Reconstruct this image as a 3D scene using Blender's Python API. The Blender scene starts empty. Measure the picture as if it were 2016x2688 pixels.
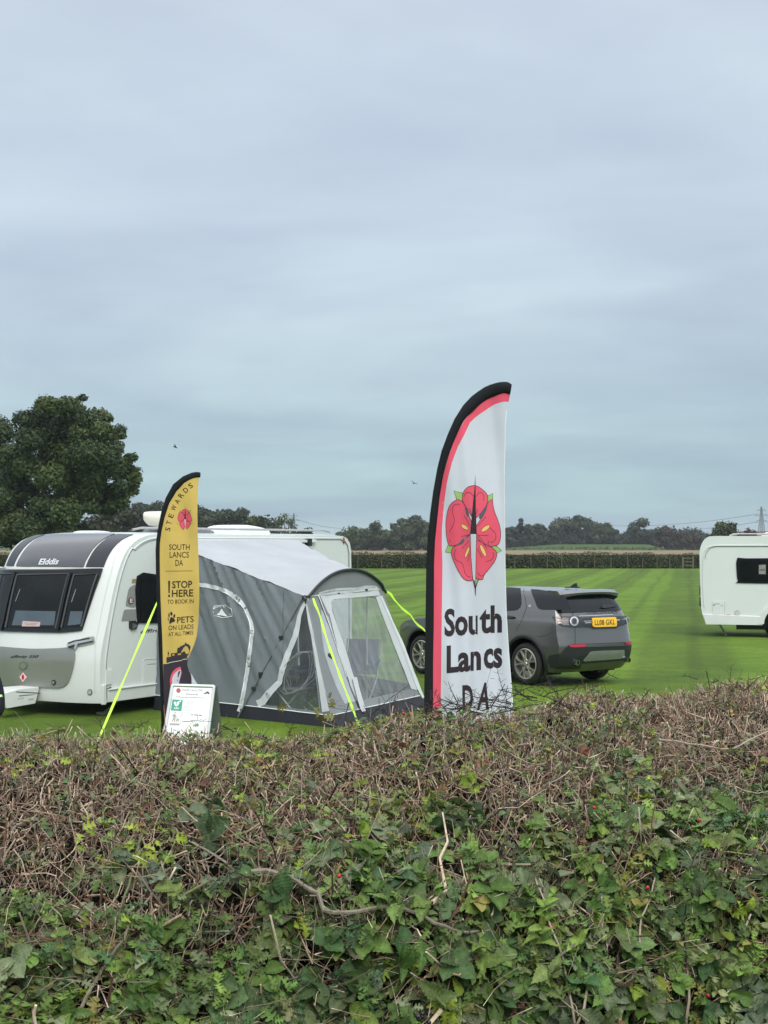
import bpy, bmesh, math, random
import numpy as np
from mathutils import Vector, Matrix
from mathutils.geometry import tessellate_polygon

# ------------------------------------------------------------------ camera, sky, sun, exposure
C = bpy.context.scene.collection
FPX, PW, PH, HORIZ, CAMZ = 3727.0, 2016, 2688, 1428.0, 2.45
PITCH = math.atan((HORIZ - PH / 2) / FPX)
cam_d = bpy.data.cameras.new('camera')
cam = bpy.data.objects.new('camera', cam_d); C.objects.link(cam)
cam.location = (0, 0, CAMZ); cam.rotation_euler = (math.radians(90) + PITCH, 0, 0)
cam_d.sensor_fit = 'VERTICAL'; cam_d.sensor_height = 24; cam_d.lens = 24 * FPX / PH
cam_d.clip_start = 0.05; cam_d.clip_end = 20000
bpy.context.scene.camera = cam

vs = bpy.context.scene.view_settings
vs.view_transform = 'Standard'; vs.look = 'None'; vs.gamma = 1; vs.use_curve_mapping = False
vs.exposure = 0.0
SUN_ELEV, SUN_AZ = math.radians(45), math.radians(166)
world = bpy.data.worlds.new('World'); bpy.context.scene.world = world; world.use_nodes = True
def build_world():
    nt = world.node_tree; N = nt.nodes; Lk = nt.links; N.clear()
    out = N.new('ShaderNodeOutputWorld'); add = N.new('ShaderNodeAddShader')
    b1 = N.new('ShaderNodeBackground'); b2 = N.new('ShaderNodeBackground')
    sky = N.new('ShaderNodeTexSky'); sky.sky_type = 'NISHITA'; sky.sun_disc = False
    sky.sun_elevation = SUN_ELEV; sky.sun_rotation = SUN_AZ; sky.dust_density = 3
    Lk.new(sky.outputs[0], b1.inputs[0]); b1.inputs[1].default_value = 0.05 * 0.35
    tc = N.new('ShaderNodeTexCoord'); sep = N.new('ShaderNodeSeparateXYZ'); Lk.new(tc.outputs['Generated'], sep.inputs[0])
    ramp = N.new('ShaderNodeValToRGB'); Lk.new(sep.outputs['Z'], ramp.inputs[0])
    cr = ramp.color_ramp
    stops = [(0.0, (.335, .49, .545)), (.05, (.38, .53, .59)), (.12, (.46, .575, .645)), (.22, (.55, .640, .725)),
             (.36, (.60, .685, .755)), (.52, (1.15, 1.22, 1.27)), (1.0, (1.75, 1.78, 1.8))]
    cr.elements[0].position = 0; cr.elements[1].position = 1
    while len(cr.elements) < len(stops): cr.elements.new(.5)
    for e, (p, c) in zip(cr.elements, stops): e.position = p; e.color = (*c, 1)
    # cloud layer projected on a plane high above: direction / (z + k)
    ad = N.new('ShaderNodeMath'); ad.operation = 'ADD'; Lk.new(sep.outputs['Z'], ad.inputs[0]); ad.inputs[1].default_value = .16
    dx = N.new('ShaderNodeMath'); dx.operation = 'DIVIDE'; Lk.new(sep.outputs['X'], dx.inputs[0]); Lk.new(ad.outputs[0], dx.inputs[1])
    dy = N.new('ShaderNodeMath'); dy.operation = 'DIVIDE'; Lk.new(sep.outputs['Y'], dy.inputs[0]); Lk.new(ad.outputs[0], dy.inputs[1])
    cmb = N.new('ShaderNodeCombineXYZ'); Lk.new(dx.outputs[0], cmb.inputs[0]); Lk.new(dy.outputs[0], cmb.inputs[1])
    mp = N.new('ShaderNodeMapping'); Lk.new(cmb.outputs[0], mp.inputs[0]); mp.inputs['Rotation'].default_value = (0, 0, .35); mp.inputs['Scale'].default_value = (.8, 1.0, 1); mp.inputs['Location'].default_value=(1.3,.4,0)
    n1 = N.new('ShaderNodeTexNoise'); n1.inputs['Scale'].default_value = .85; n1.inputs['Detail'].default_value = 4; n1.inputs['Roughness'].default_value = .48; n1.inputs['Distortion'].default_value = .5
    Lk.new(mp.outputs[0], n1.inputs['Vector'])
    r2 = N.new('ShaderNodeValToRGB'); Lk.new(n1.outputs[0], r2.inputs[0])
    r2.color_ramp.elements[0].position = .3; r2.color_ramp.elements[0].color = (.82, .83, .91, 1)
    r2.color_ramp.elements[1].position = .72; r2.color_ramp.elements[1].color = (1.22, 1.22, 1.17, 1)
    e = r2.color_ramp.elements.new(.5); e.color = (.98, .985, 1.0, 1)
    n2 = N.new('ShaderNodeTexNoise'); n2.inputs['Scale'].default_value = 1.9; n2.inputs['Detail'].default_value = 8; n2.inputs['Roughness'].default_value = .5
    Lk.new(mp.outputs[0], n2.inputs['Vector'])
    r3 = N.new('ShaderNodeValToRGB'); Lk.new(n2.outputs[0], r3.inputs[0])
    r3.color_ramp.elements[0].position = .3; r3.color_ramp.elements[0].color = (.90, .905, .93, 1)
    r3.color_ramp.elements[1].position = .75; r3.color_ramp.elements[1].color = (1.12, 1.115, 1.08, 1)
    m1 = N.new('ShaderNodeMixRGB'); m1.blend_type = 'MULTIPLY'; m1.inputs[0].default_value = 1
    m2 = N.new('ShaderNodeMixRGB'); m2.blend_type = 'MULTIPLY'; m2.inputs[0].default_value = 1
    Lk.new(ramp.outputs[0], m1.inputs[1]); Lk.new(r2.outputs[0], m1.inputs[2])
    Lk.new(m1.outputs[0], m2.inputs[1]); Lk.new(r3.outputs[0], m2.inputs[2])
    Lk.new(m2.outputs[0], b2.inputs[0]); b2.inputs[1].default_value = 0.99
    Lk.new(b1.outputs[0], add.inputs[0]); Lk.new(b2.outputs[0], add.inputs[1]); Lk.new(add.outputs[0], out.inputs[0])
build_world()
sl = bpy.data.lights.new('sun', 'SUN'); sun = bpy.data.objects.new('sun', sl); C.objects.link(sun)
sl.energy = 1.8; sl.angle = math.radians(32); sl.color = (1, .965, .91)
sun.rotation_euler = (math.pi / 2 - SUN_ELEV, 0, math.radians(14))

# ------------------------------------------------------------------ materials
def srgb(r, g, b):
    f = lambda c: (c / 255 / 12.92) if c / 255 <= .04045 else ((c / 255 + .055) / 1.055) ** 2.4
    return (f(r), f(g), f(b))
MATS = {}
def mat(name, col, rough=.5, metal=0.0, spec=.5, var=.06, vscale=4.0, bump=0.0, bscale=60.0, alpha=1.0, coat=0.0, sheen=0.0, attr=None, trans=0.0, stretch=None):
    if name in MATS: return MATS[name]
    m = bpy.data.materials.new(name); m.use_nodes = True; nt = m.node_tree; N = nt.nodes; Lk = nt.links
    p = N['Principled BSDF']
    p.inputs['Roughness'].default_value = rough; p.inputs['Metallic'].default_value = metal
    p.inputs['Specular IOR Level'].default_value = spec; p.inputs['Alpha'].default_value = alpha
    p.inputs['Coat Weight'].default_value = coat; p.inputs['Sheen Weight'].default_value = sheen
    tc = N.new('ShaderNodeTexCoord'); src = tc.outputs['Object']
    if stretch:
        mp = N.new('ShaderNodeMapping'); mp.inputs['Scale'].default_value = stretch; Lk.new(src, mp.inputs[0]); src = mp.outputs[0]
    if attr:
        at = N.new('ShaderNodeAttribute'); at.attribute_name = attr; base = at.outputs['Color']
    else:
        rgb = N.new('ShaderNodeRGB'); rgb.outputs[0].default_value = (*col, 1); base = rgb.outputs[0]
    if var > 0:
        n = N.new('ShaderNodeTexNoise'); n.inputs['Scale'].default_value = vscale; n.inputs['Detail'].default_value = 5; Lk.new(src, n.inputs['Vector'])
        mr = N.new('ShaderNodeMapRange'); mr.inputs['From Min'].default_value = .3; mr.inputs['From Max'].default_value = .7
        mr.inputs['To Min'].default_value = 1 - var; mr.inputs['To Max'].default_value = 1 + var; Lk.new(n.outputs[0], mr.inputs[0])
        vm = N.new('ShaderNodeVectorMath'); vm.operation = 'SCALE'; Lk.new(base, vm.inputs[0]); Lk.new(mr.outputs[0], vm.inputs['Scale'])
        base = vm.outputs[0]
    Lk.new(base, p.inputs['Base Color'])
    if bump > 0:
        nb = N.new('ShaderNodeTexNoise'); nb.inputs['Scale'].default_value = bscale; nb.inputs['Detail'].default_value = 4; Lk.new(src, nb.inputs['Vector'])
        b = N.new('ShaderNodeBump'); b.inputs['Strength'].default_value = bump; b.inputs['Distance'].default_value = .01
        Lk.new(nb.outputs[0], b.inputs['Height']); Lk.new(b.outputs[0], p.inputs['Normal'])
    if trans > 0:
        out = N['Material Output']; t = N.new('ShaderNodeBsdfTranslucent'); mx = N.new('ShaderNodeMixShader'); mx.inputs[0].default_value = trans
        Lk.new(base, t.inputs[0]); Lk.new(p.outputs[0], mx.inputs[1]); Lk.new(t.outputs[0], mx.inputs[2]); Lk.new(mx.outputs[0], out.inputs[0])
    MATS[name] = m; return m
def film_mat(name, tint, haze, gloss=.12):
    """thin see-through plastic or glass: mostly transparent, a little milky, a little glossy"""
    if name in MATS: return MATS[name]
    m = bpy.data.materials.new(name); m.use_nodes = True; nt = m.node_tree; N = nt.nodes; Lk = nt.links
    N.remove(N['Principled BSDF']); out = N['Material Output']
    t = N.new('ShaderNodeBsdfTransparent'); t.inputs[0].default_value = (*tint, 1)
    d = N.new('ShaderNodeBsdfDiffuse'); d.inputs[0].default_value = (.62, .66, .68, 1)
    g = N.new('ShaderNodeBsdfGlossy'); g.inputs['Roughness'].default_value = .12
    m1 = N.new('ShaderNodeMixShader'); m2 = N.new('ShaderNodeMixShader')
    tc = N.new('ShaderNodeTexCoord'); n = N.new('ShaderNodeTexNoise'); n.inputs['Scale'].default_value = 3.0; n.inputs['Detail'].default_value = 3
    mp = N.new('ShaderNodeMapping'); mp.inputs['Scale'].default_value = (3, 3, .6); Lk.new(tc.outputs['Object'], mp.inputs[0]); Lk.new(mp.outputs[0], n.inputs['Vector'])
    mr = N.new('ShaderNodeMapRange'); mr.inputs['From Min'].default_value = .3; mr.inputs['From Max'].default_value = .75
    mr.inputs['To Min'].default_value = haze * .6; mr.inputs['To Max'].default_value = haze * 1.5; Lk.new(n.outputs[0], mr.inputs[0])
    lw_ = N.new('ShaderNodeLayerWeight'); lw_.inputs[0].default_value = .5; fr = N.new('ShaderNodeMath'); fr.operation = 'POWER'; fr.inputs[1].default_value = 4; Lk.new(lw_.outputs['Facing'], fr.inputs[0])
    ml = N.new('ShaderNodeMath'); ml.operation = 'ADD'; ml.inputs[1].default_value = gloss * .3; Lk.new(fr.outputs[0], ml.inputs[0])
    b = N.new('ShaderNodeBump'); b.inputs['Strength'].default_value = .35; b.inputs['Distance'].default_value = .02; Lk.new(n.outputs[0], b.inputs['Height']); Lk.new(b.outputs[0], g.inputs['Normal'])
    Lk.new(mr.outputs[0], m1.inputs[0]); Lk.new(t.outputs[0], m1.inputs[1]); Lk.new(d.outputs[0], m1.inputs[2])
    Lk.new(ml.outputs[0], m2.inputs[0]); Lk.new(m1.outputs[0], m2.inputs[1]); Lk.new(g.outputs[0], m2.inputs[2]); Lk.new(m2.outputs[0], out.inputs[0])
    MATS[name] = m; return m

# ------------------------------------------------------------------ mesh helpers
class MB:
    def __init__(s): s.v = []; s.f = []; s.m = []; s.mats = []
    def mi(s, m):
        if m not in s.mats: s.mats.append(m)
        return s.mats.index(m)
    def add(s, vs_, fs, m):
        o = len(s.v); k = s.mi(m); s.v += [tuple(v) for v in vs_]
        for f in fs: s.f.append([i + o for i in f]); s.m.append(k)
        return s
    def box(s, c, size, m, rz=0, M=None):
        vs_ = []
        R = M or Matrix.Rotation(rz, 4, 'Z')
        for x in (-.5, .5):
            for y in (-.5, .5):
                for z in (-.5, .5): vs_.append(Vector(c) + (R @ Vector((x * size[0], y * size[1], z * size[2]))))
        return s.add(vs_, [(0, 1, 3, 2), (4, 6, 7, 5), (0, 4, 5, 1), (2, 3, 7, 6), (0, 2, 6, 4), (1, 5, 7, 3)], m)
    def tube(s, pts, r, m, n=8, cap=True):
        pts = [Vector(p) for p in pts]; rs = r if isinstance(r, (list, tuple)) else [r] * len(pts)
        vs_ = []; prev = None
        for i, p in enumerate(pts):
            t = (pts[min(i + 1, len(pts) - 1)] - pts[max(i - 1, 0)]).normalized()
            if prev is None: a = t.orthogonal().normalized()
            else:
                a = prev - t * prev.dot(t); a = a.normalized() if a.length > 1e-6 else t.orthogonal().normalized()
            prev = a; b = t.cross(a)
            for k in range(n):
                g = 2 * math.pi * k / n; vs_.append(p + (a * math.cos(g) + b * math.sin(g)) * rs[i])
        fs = [(i * n + k, i * n + (k + 1) % n, (i + 1) * n + (k + 1) % n, (i + 1) * n + k) for i in range(len(pts) - 1) for k in range(n)]
        if cap: fs += [tuple(range(n))[::-1], tuple(range((len(pts) - 1) * n, len(pts) * n))]
        return s.add(vs_, fs, m)
    def lathe(s, prof, c, axis, m, n=32, a0=0, a1=2 * math.pi):
        """prof: (radius, offset along axis)"""
        ax = Vector(axis).normalized(); u = Vector((0, 0, 1)) if abs(ax.z) < .9 else Vector((1, 0, 0)); u = (u - ax * u.dot(ax)).normalized(); w = ax.cross(u)
        full = abs(a1 - a0 - 2 * math.pi) < 1e-6; nn = n if full else n + 1; vs_ = []
        for r, h in prof:
            for k in range(nn):
                g = a0 + (a1 - a0) * k / n; vs_.append(Vector(c) + ax * h + (u * math.cos(g) + w * math.sin(g)) * r)
        fs = []
        for i in range(len(prof) - 1):
            for k in range(n):
                k2 = (k + 1) % nn; fs.append((i * nn + k, i * nn + k2, (i + 1) * nn + k2, (i + 1) * nn + k))
        return s.add(vs_, fs, m)
    def grid(s, fn, nu, nv, m):
        vs_ = [fn(i / nu, j / nv) for j in range(nv + 1) for i in range(nu + 1)]; w = nu + 1
        return s.add(vs_, [(j * w + i, j * w + i + 1, (j + 1) * w + i + 1, (j + 1) * w + i) for j in range(nv) for i in range(nu)], m)
    def prism(s, poly, p0, ux, uy, d, m):
        """extrude the 2D outline poly (in ux,uy from p0) by vector d"""
        p0, ux, uy, d = Vector(p0), Vector(ux), Vector(uy), Vector(d); n = len(poly)
        a = [p0 + ux * x + uy * y for x, y in poly]
        tri = tessellate_polygon([[Vector((x, y, 0)) for x, y in poly]])
        fs = [tuple(t) for t in tri] + [tuple(i + n for i in t[::-1]) for t in tri] + [(i, (i + 1) % n, n + (i + 1) % n, n + i) for i in range(n)]
        return s.add(a + [p + d for p in a], fs, m)
FRAME = {}
def mk(name, mb, parent=None, smooth=True, bevel=0, auto=True):
    me = bpy.data.meshes.new(name); me.from_pydata([tuple(v) for v in mb.v], [], mb.f)
    for m in mb.mats: me.materials.append(m)
    me.polygons.foreach_set('material_index', mb.m)
    me.update()
    bm = bmesh.new(); bm.from_mesh(me); bmesh.ops.recalc_face_normals(bm, faces=bm.faces)
    if smooth:
        for f in bm.faces: f.smooth = True
        for e in bm.edges:
            if len(e.link_faces) == 2 and e.calc_face_angle(0) > math.radians(38): e.smooth = False
    bm.to_mesh(me); bm.free()
    o = bpy.data.objects.new(name, me); C.objects.link(o)
    if parent: o.parent = parent
    if bevel:
        b = o.modifiers.new('bevel', 'BEVEL'); b.width = bevel; b.segments = 2; b.limit_method = 'ANGLE'; b.angle_limit = math.radians(40)
    return o
def empty(name, label, cat, loc=(0, 0, 0), rz=0, group=None):
    o = bpy.data.objects.new(name, None); C.objects.link(o); o.location = loc; o.rotation_euler = (0, 0, rz); o.empty_display_size = .2
    FRAME[o] = Matrix.Translation(loc) @ Matrix.Rotation(rz, 4, 'Z'); tag(o, label, cat, group); return o
def tag(o, label, cat, group=None, kind=None):
    if label: o['label'] = label
    if cat: o['category'] = cat
    if group: o['group'] = group
    if kind: o['kind'] = kind
    return o
def struct(o, label=None, cat=None):
    o['kind'] = 'structure'
    if label: o['label'] = label
    if cat: o['category'] = cat
    return o

# ------------------------------------------------------------------ surfaces measured from the photograph
CA, SA = math.cos(PITCH), math.sin(PITCH)
def project(p):
    x, y, z = p[0], p[1], p[2] - CAMZ
    d = y * CA + z * SA; u = -y * SA + z * CA
    return (PW / 2 + FPX * x / d, PH / 2 - FPX * u / d)
def at(px, py, Y):
    """world point seen at px,py standing in the plane at distance Y"""
    dx, dy, dz = (px - PW / 2) / FPX, CA - (PH / 2 - py) / FPX * SA, SA + (PH / 2 - py) / FPX * CA
    k = Y / dy
    return Vector((dx * k, Y, CAMZ + dz * k))
def surf(base, sign=1, eps=1e-3):
    """base(u,v)->Vector, returns fn(u,v,lift) lifted along the numeric normal"""
    def fn(u, v, lift=0.0):
        p = base(u, v)
        if lift:
            n = (base(u + eps, v) - base(u - eps, v)).cross(base(u, v + eps) - base(u, v - eps))
            if n.length > 0: p = p + n.normalized() * (lift * sign)
        return p
    return fn
def inv(fn, M, px, py, g=(0, 0), it=14):
    u, v = g
    for _ in range(it):
        x0, y0 = project(M @ fn(u, v)); ex, ey = px - x0, py - y0
        if abs(ex) + abs(ey) < .02: break
        h = 1e-3
        x1, y1 = project(M @ fn(u + h, v)); x2, y2 = project(M @ fn(u, v + h))
        a, b, c, d = (x1 - x0) / h, (x2 - x0) / h, (y1 - y0) / h, (y2 - y0) / h
        det = a * d - b * c
        if abs(det) < 1e-9: break
        du, dv = (d * ex - b * ey) / det, (-c * ex + a * ey) / det
        k = min(1, .6 / max(abs(du), abs(dv), 1e-9)); u += du * k; v += dv * k
    return u, v
def stroke(pts, w, closed=False):
    pts = [Vector((p[0], p[1])) for p in pts]; n = len(pts); q = []
    ws = w if isinstance(w, (list, tuple)) else [w] * n
    L, R = [], []
    for i in range(n):
        a = pts[(i - 1) % n] if (closed or i > 0) else pts[i]; b = pts[(i + 1) % n] if (closed or i < n - 1) else pts[i]
        t = (b - a); t = t.normalized() if t.length > 0 else Vector((1, 0)); nn = Vector((-t.y, t.x)) * ws[i] / 2
        L.append(pts[i] + nn); R.append(pts[i] - nn)
    for i in range(n if closed else n - 1):
        j = (i + 1) % n; q.append([tuple(L[i]), tuple(L[j]), tuple(R[j]), tuple(R[i])])
    return q
def curve2(pts, n=6, closed=False):
    """smooth a polyline (Catmull-Rom)"""
    P = [Vector((p[0], p[1])) for p in pts]; m = len(P); out = []
    for i in range(m if closed else m - 1):
        g = lambda k: P[k % m] if closed else P[max(0, min(m - 1, k))]
        p0, p1, p2, p3 = g(i - 1), g(i), g(i + 1), g(i + 2)
        for k in range(n):
            t = k / n; out.append(tuple(.5 * ((2 * p1) + (p2 - p0) * t + (2 * p0 - 5 * p1 + 4 * p2 - p3) * t * t + (3 * p1 - p0 - 3 * p2 + p3) * t ** 3)))
    if not closed: out.append(tuple(P[-1]))
    return out
def oval(cx, cy, rx, ry, rot=0, n=16):
    c, s = math.cos(rot), math.sin(rot)
    return [(cx + rx * math.cos(g) * c - ry * math.sin(g) * s, cy + rx * math.cos(g) * s + ry * math.sin(g) * c) for g in [2 * math.pi * k / n for k in range(n)]]
_TXT = {}
def text2d(t, bold=0.0, shear=0.0, space=1.0):
    key = (t, bold, shear, space)
    if key in _TXT: return _TXT[key]
    cu = bpy.data.curves.new('t', 'FONT'); cu.body = t; cu.offset = bold; cu.shear = shear; cu.space_character = space; cu.resolution_u = 3; cu.fill_mode = 'FRONT'
    o = bpy.data.objects.new('t', cu); C.objects.link(o)
    me = bpy.data.meshes.new_from_object(o.evaluated_get(bpy.context.evaluated_depsgraph_get()))
    vs_ = [(v.co.x, v.co.y) for v in me.vertices]; fs = [list(p.vertices) for p in me.polygons]
    bpy.data.objects.remove(o); bpy.data.curves.remove(cu); bpy.data.meshes.remove(me)
    x0 = min(v[0] for v in vs_); x1 = max(v[0] for v in vs_); y0 = min(v[1] for v in vs_); y1 = max(v[1] for v in vs_)
    _TXT[key] = ([((x - x0) / (x1 - x0), (y - y0) / (y1 - y0)) for x, y in vs_], fs); return _TXT[key]
def text(t, bl, br, tl, bold=.01, shear=0.0, warp=None, space=1.0):
    """triangles of a word whose box has bottom-left bl, bottom-right br, top-left tl"""
    vs_, fs = text2d(t, bold, shear, space); bl, br, tl = Vector(bl), Vector(br), Vector(tl)
    pp = [bl + (br - bl) * x + (tl - bl) * y for x, y in vs_]
    if warp: pp = [Vector(warp(p.x, p.y)) for p in pp]
    return [[tuple(pp[i]) for i in f] for f in fs]
def decal(name, fn, M, items, parent, step=.08, px=True, thick=0.0, smooth=True, guess=(0, 0), lift=0.003):
    """items: list of (polygons, material, extra lift); one mesh lying on the surface fn. M = frame of parent."""
    mb = MB()
    for it in items:
        polys, m = it[0], it[1]; lf = lift + (it[2] if len(it) > 2 else 0)
        bm = bmesh.new(); last = guess
        for pl in polys:
            if px:
                q = []
                for p in pl:
                    last = inv(fn, M, p[0], p[1], last); q.append(last)
            else: q = pl
            if len(q) < 3: continue
            tri = tessellate_polygon([[Vector((a, b, 0)) for a, b in q]]) if len(q) > 3 else [(0, 1, 2)]
            vv = [bm.verts.new((a, b, 0)) for a, b in q]
            for t in tri:
                try: bm.faces.new([vv[i] for i in t])
                except ValueError: pass
        bmesh.ops.remove_doubles(bm, verts=bm.verts, dist=1e-5)
        if step and bm.verts:
            st = step if isinstance(step, (tuple, list)) else (step, step)
            for ax in (0, 1):
                lo = min(v.co[ax] for v in bm.verts); hi = max(v.co[ax] for v in bm.verts)
                k = math.floor(lo / st[ax]) + 1
                while k * st[ax] < hi and k < 4000:
                    co = [0, 0, 0]; no = [0, 0, 0]; co[ax] = k * st[ax]; no[ax] = 1
                    bmesh.ops.bisect_plane(bm, geom=bm.verts[:] + bm.edges[:] + bm.faces[:], plane_co=co, plane_no=no); k += 1
        bm.verts.index_update(); bm.normal_update()
        uv = [(v.co.x, v.co.y) for v in bm.verts]
        mb.add([fn(u, v, lf) for u, v in uv], [[v.index for v in f.verts] for f in bm.faces], m)
        if thick:
            ed = [(e.verts[0].index, e.verts[1].index) for e in bm.edges if len(e.link_faces) == 1]
            if ed:
                vs_, fs = [], []
                for a, b in ed:
                    k = len(vs_); vs_ += [fn(*uv[a], lf), fn(*uv[b], lf), fn(*uv[b], lf - thick), fn(*uv[a], lf - thick)]; fs.append((k, k + 1, k + 2, k + 3))
                mb.add(vs_, fs, m)
        bm.free()
    return mk(name, mb, parent, smooth)
def spl(keys, t):
    """smooth interpolation through (t, v...) keys"""
    n = len(keys)
    if t <= keys[0][0]: return keys[0][1:]
    if t >= keys[-1][0]: return keys[-1][1:]
    i = max(k for k in range(n - 1) if keys[k][0] <= t)
    t0, t1 = keys[i][0], keys[i + 1][0]; h = t1 - t0; s = (t - t0) / h; out = []
    for c in range(1, len(keys[0])):
        p0, p1 = keys[i][c], keys[i + 1][c]; d = (p1 - p0) / h
        dp = (p0 - keys[i - 1][c]) / (t0 - keys[i - 1][0]) if i > 0 else d
        dn = (keys[i + 2][c] - p1) / (keys[i + 2][0] - t1) if i < n - 2 else d
        m0 = 0 if dp * d <= 0 else 2 * dp * d / (dp + d); m1 = 0 if dn * d <= 0 else 2 * dn * d / (dn + d)
        out.append((2 * s ** 3 - 3 * s * s + 1) * p0 + (s ** 3 - 2 * s * s + s) * h * m0 + (-2 * s ** 3 + 3 * s * s) * p1 + (s ** 3 - s * s) * h * m1)
    return out
def lin(keys, t):
    for i in range(len(keys) - 1):
        if t <= keys[i + 1][0]:
            k = (t - keys[i][0]) / (keys[i + 1][0] - keys[i][0]); return keys[i][1] + (keys[i + 1][1] - keys[i][1]) * max(0, k)
    return keys[-1][1]
def crop(x0, y0, k):
    return lambda pts: [(x / k + x0, y / k + y0) for x, y in pts]
def npmesh(name, V, Fq, cols, material, parent=None, smooth=True, mats=None, midx=None):
    """big mesh from numpy arrays; Fq is (n,3) or (n,4); cols per vertex (n,3)"""
    me = bpy.data.meshes.new(name); k = Fq.shape[1]; nf = len(Fq)
    me.vertices.add(len(V)); me.vertices.foreach_set('co', V.astype(np.float32).ravel())
    me.loops.add(nf * k); me.loops.foreach_set('vertex_index', Fq.astype(np.int32).ravel())
    me.polygons.add(nf); me.polygons.foreach_set('loop_start', np.arange(0, nf * k, k, dtype=np.int32))
    me.polygons.foreach_set('use_smooth', np.full(nf, smooth))
    if cols is not None:
        a = me.color_attributes.new('tint', 'FLOAT_COLOR', 'POINT'); c4 = np.ones((len(V), 4), np.float32); c4[:, :3] = cols; a.data.foreach_set('color', c4.ravel())
    me.materials.append(material); me.update(calc_edges=True); me.validate()
    o = bpy.data.objects.new(name, me); C.objects.link(o)
    if parent: o.parent = parent
    return o
# ------------------------------------------------------------------ ground
def grass_material():
    m = bpy.data.materials.new('mown_grass'); m.use_nodes = True; nt = m.node_tree; N = nt.nodes; Lk = nt.links
    p = N['Principled BSDF']; p.inputs['Roughness'].default_value = .75; p.inputs['Specular IOR Level'].default_value = .08
    tc = N.new('ShaderNodeTexCoord')
    def mapped(rz, sc, loc=(0, 0, 0)):
        mp = N.new('ShaderNodeMapping'); mp.vector_type = 'TEXTURE'; mp.inputs['Rotation'].default_value = (0, 0, rz)
        mp2 = N.new('ShaderNodeMapping'); mp2.inputs['Scale'].default_value = sc; mp2.inputs['Location'].default_value = loc
        Lk.new(tc.outputs['Object'], mp.inputs[0]); Lk.new(mp.outputs[0], mp2.inputs[0]); return mp2.outputs[0]
    def noise(src, sc, det=3, ro=.5):
        n = N.new('ShaderNodeTexNoise'); n.inputs['Scale'].default_value = sc; n.inputs['Detail'].default_value = det; n.inputs['Roughness'].default_value = ro; Lk.new(src, n.inputs['Vector']); return n.outputs[0]
    def rng(src, a, b, c, d):
        r = N.new('ShaderNodeMapRange'); r.inputs[1].default_value = a; r.inputs[2].default_value = b; r.inputs[3].default_value = c; r.inputs[4].default_value = d; Lk.new(src, r.inputs[0]); return r.outputs[0]
    def math_(op, a, b):
        n = N.new('ShaderNodeMath'); n.operation = op
        for i, x in enumerate((a, b)):
            if isinstance(x, (int, float)): n.inputs[i].default_value = x
            else: Lk.new(x, n.inputs[i])
        return n.outputs[0]
    ang = -math.radians(12)
    # mower stripes, running away to the right
    wv = N.new('ShaderNodeTexWave'); wv.wave_profile = 'SIN'; wv.inputs['Scale'].default_value = .075; wv.inputs['Distortion'].default_value = 1.2; wv.inputs['Detail'].default_value = 2; wv.inputs['Detail Scale'].default_value = .35
    Lk.new(mapped(ang, (1, 1, 1)), wv.inputs['Vector'])
    stripes = rng(wv.outputs['Fac'], .40, .60, .83, 1.17)
    wt = N.new('ShaderNodeTexWave'); wt.wave_profile = 'SIN'; wt.inputs['Scale'].default_value = .15; wt.inputs['Distortion'].default_value = 1.4; wt.inputs['Detail'].default_value = 1; wt.inputs['Detail Scale'].default_value = .3
    Lk.new(mapped(ang, (1, 1, 1), (.8, 0, 0)), wt.inputs['Vector'])
    tracks = rng(wt.outputs['Fac'], .90, 1.0, 1.0, .74)
    rows = rng(noise(mapped(ang, (.3, 1.1, 1)), 1.6, 5, .65), .3, .7, .78, 1.22)
    big = rng(noise(mapped(0, (1, .35, 1)), .09, 3), .3, .7, .84, 1.16)
    fine = math_('MULTIPLY', rng(noise(mapped(ang, (1, .5, 1)), 5, 5, .7), .3, .7, .80, 1.20), rng(noise(mapped(ang, (1, .6, 1)), 24, 6, .75), .32, .68, .62, 1.38))
    f = math_('MULTIPLY', math_('MULTIPLY', stripes, rows), math_('MULTIPLY', big, math_('MULTIPLY', fine, tracks)))
    cr = N.new('ShaderNodeValToRGB'); Lk.new(noise(mapped(0, (1, 1, 1)), .5, 4, .6), cr.inputs[0])
    cr.color_ramp.elements[0].position = .3; cr.color_ramp.elements[0].color = (.046, .108, .006, 1)
    cr.color_ramp.elements[1].position = .72; cr.color_ramp.elements[1].color = (.102, .172, .010, 1)
    vm = N.new('ShaderNodeVectorMath'); vm.operation = 'SCALE'; Lk.new(cr.outputs[0], vm.inputs[0]); Lk.new(f, vm.inputs['Scale'])
    Lk.new(vm.outputs[0], p.inputs['Base Color'])
    p.inputs['Sheen Weight'].default_value = .15; p.inputs['Sheen Roughness'].default_value = .45; p.inputs['Sheen Tint'].default_value = (.62, .72, .30, 1)
    b = N.new('ShaderNodeBump'); b.inputs['Strength'].default_value = .8; b.inputs['Distance'].default_value = .04
    Lk.new(noise(mapped(0, (1, 1, 1)), 22, 5, .7), b.inputs['Height']); Lk.new(b.outputs[0], p.inputs['Normal'])
    return m
def height(x, y):
    # the verge on the camera side of the hedge stands about 0.8 m above the field
    e = 3.6 + .55 * max(-2.5, min(3.5, x)) * .5
    t = max(0, min(1, (y - e) / 2.2)); t = t * t * (3 - 2 * t)
    return .8 * (1 - t)
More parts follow.
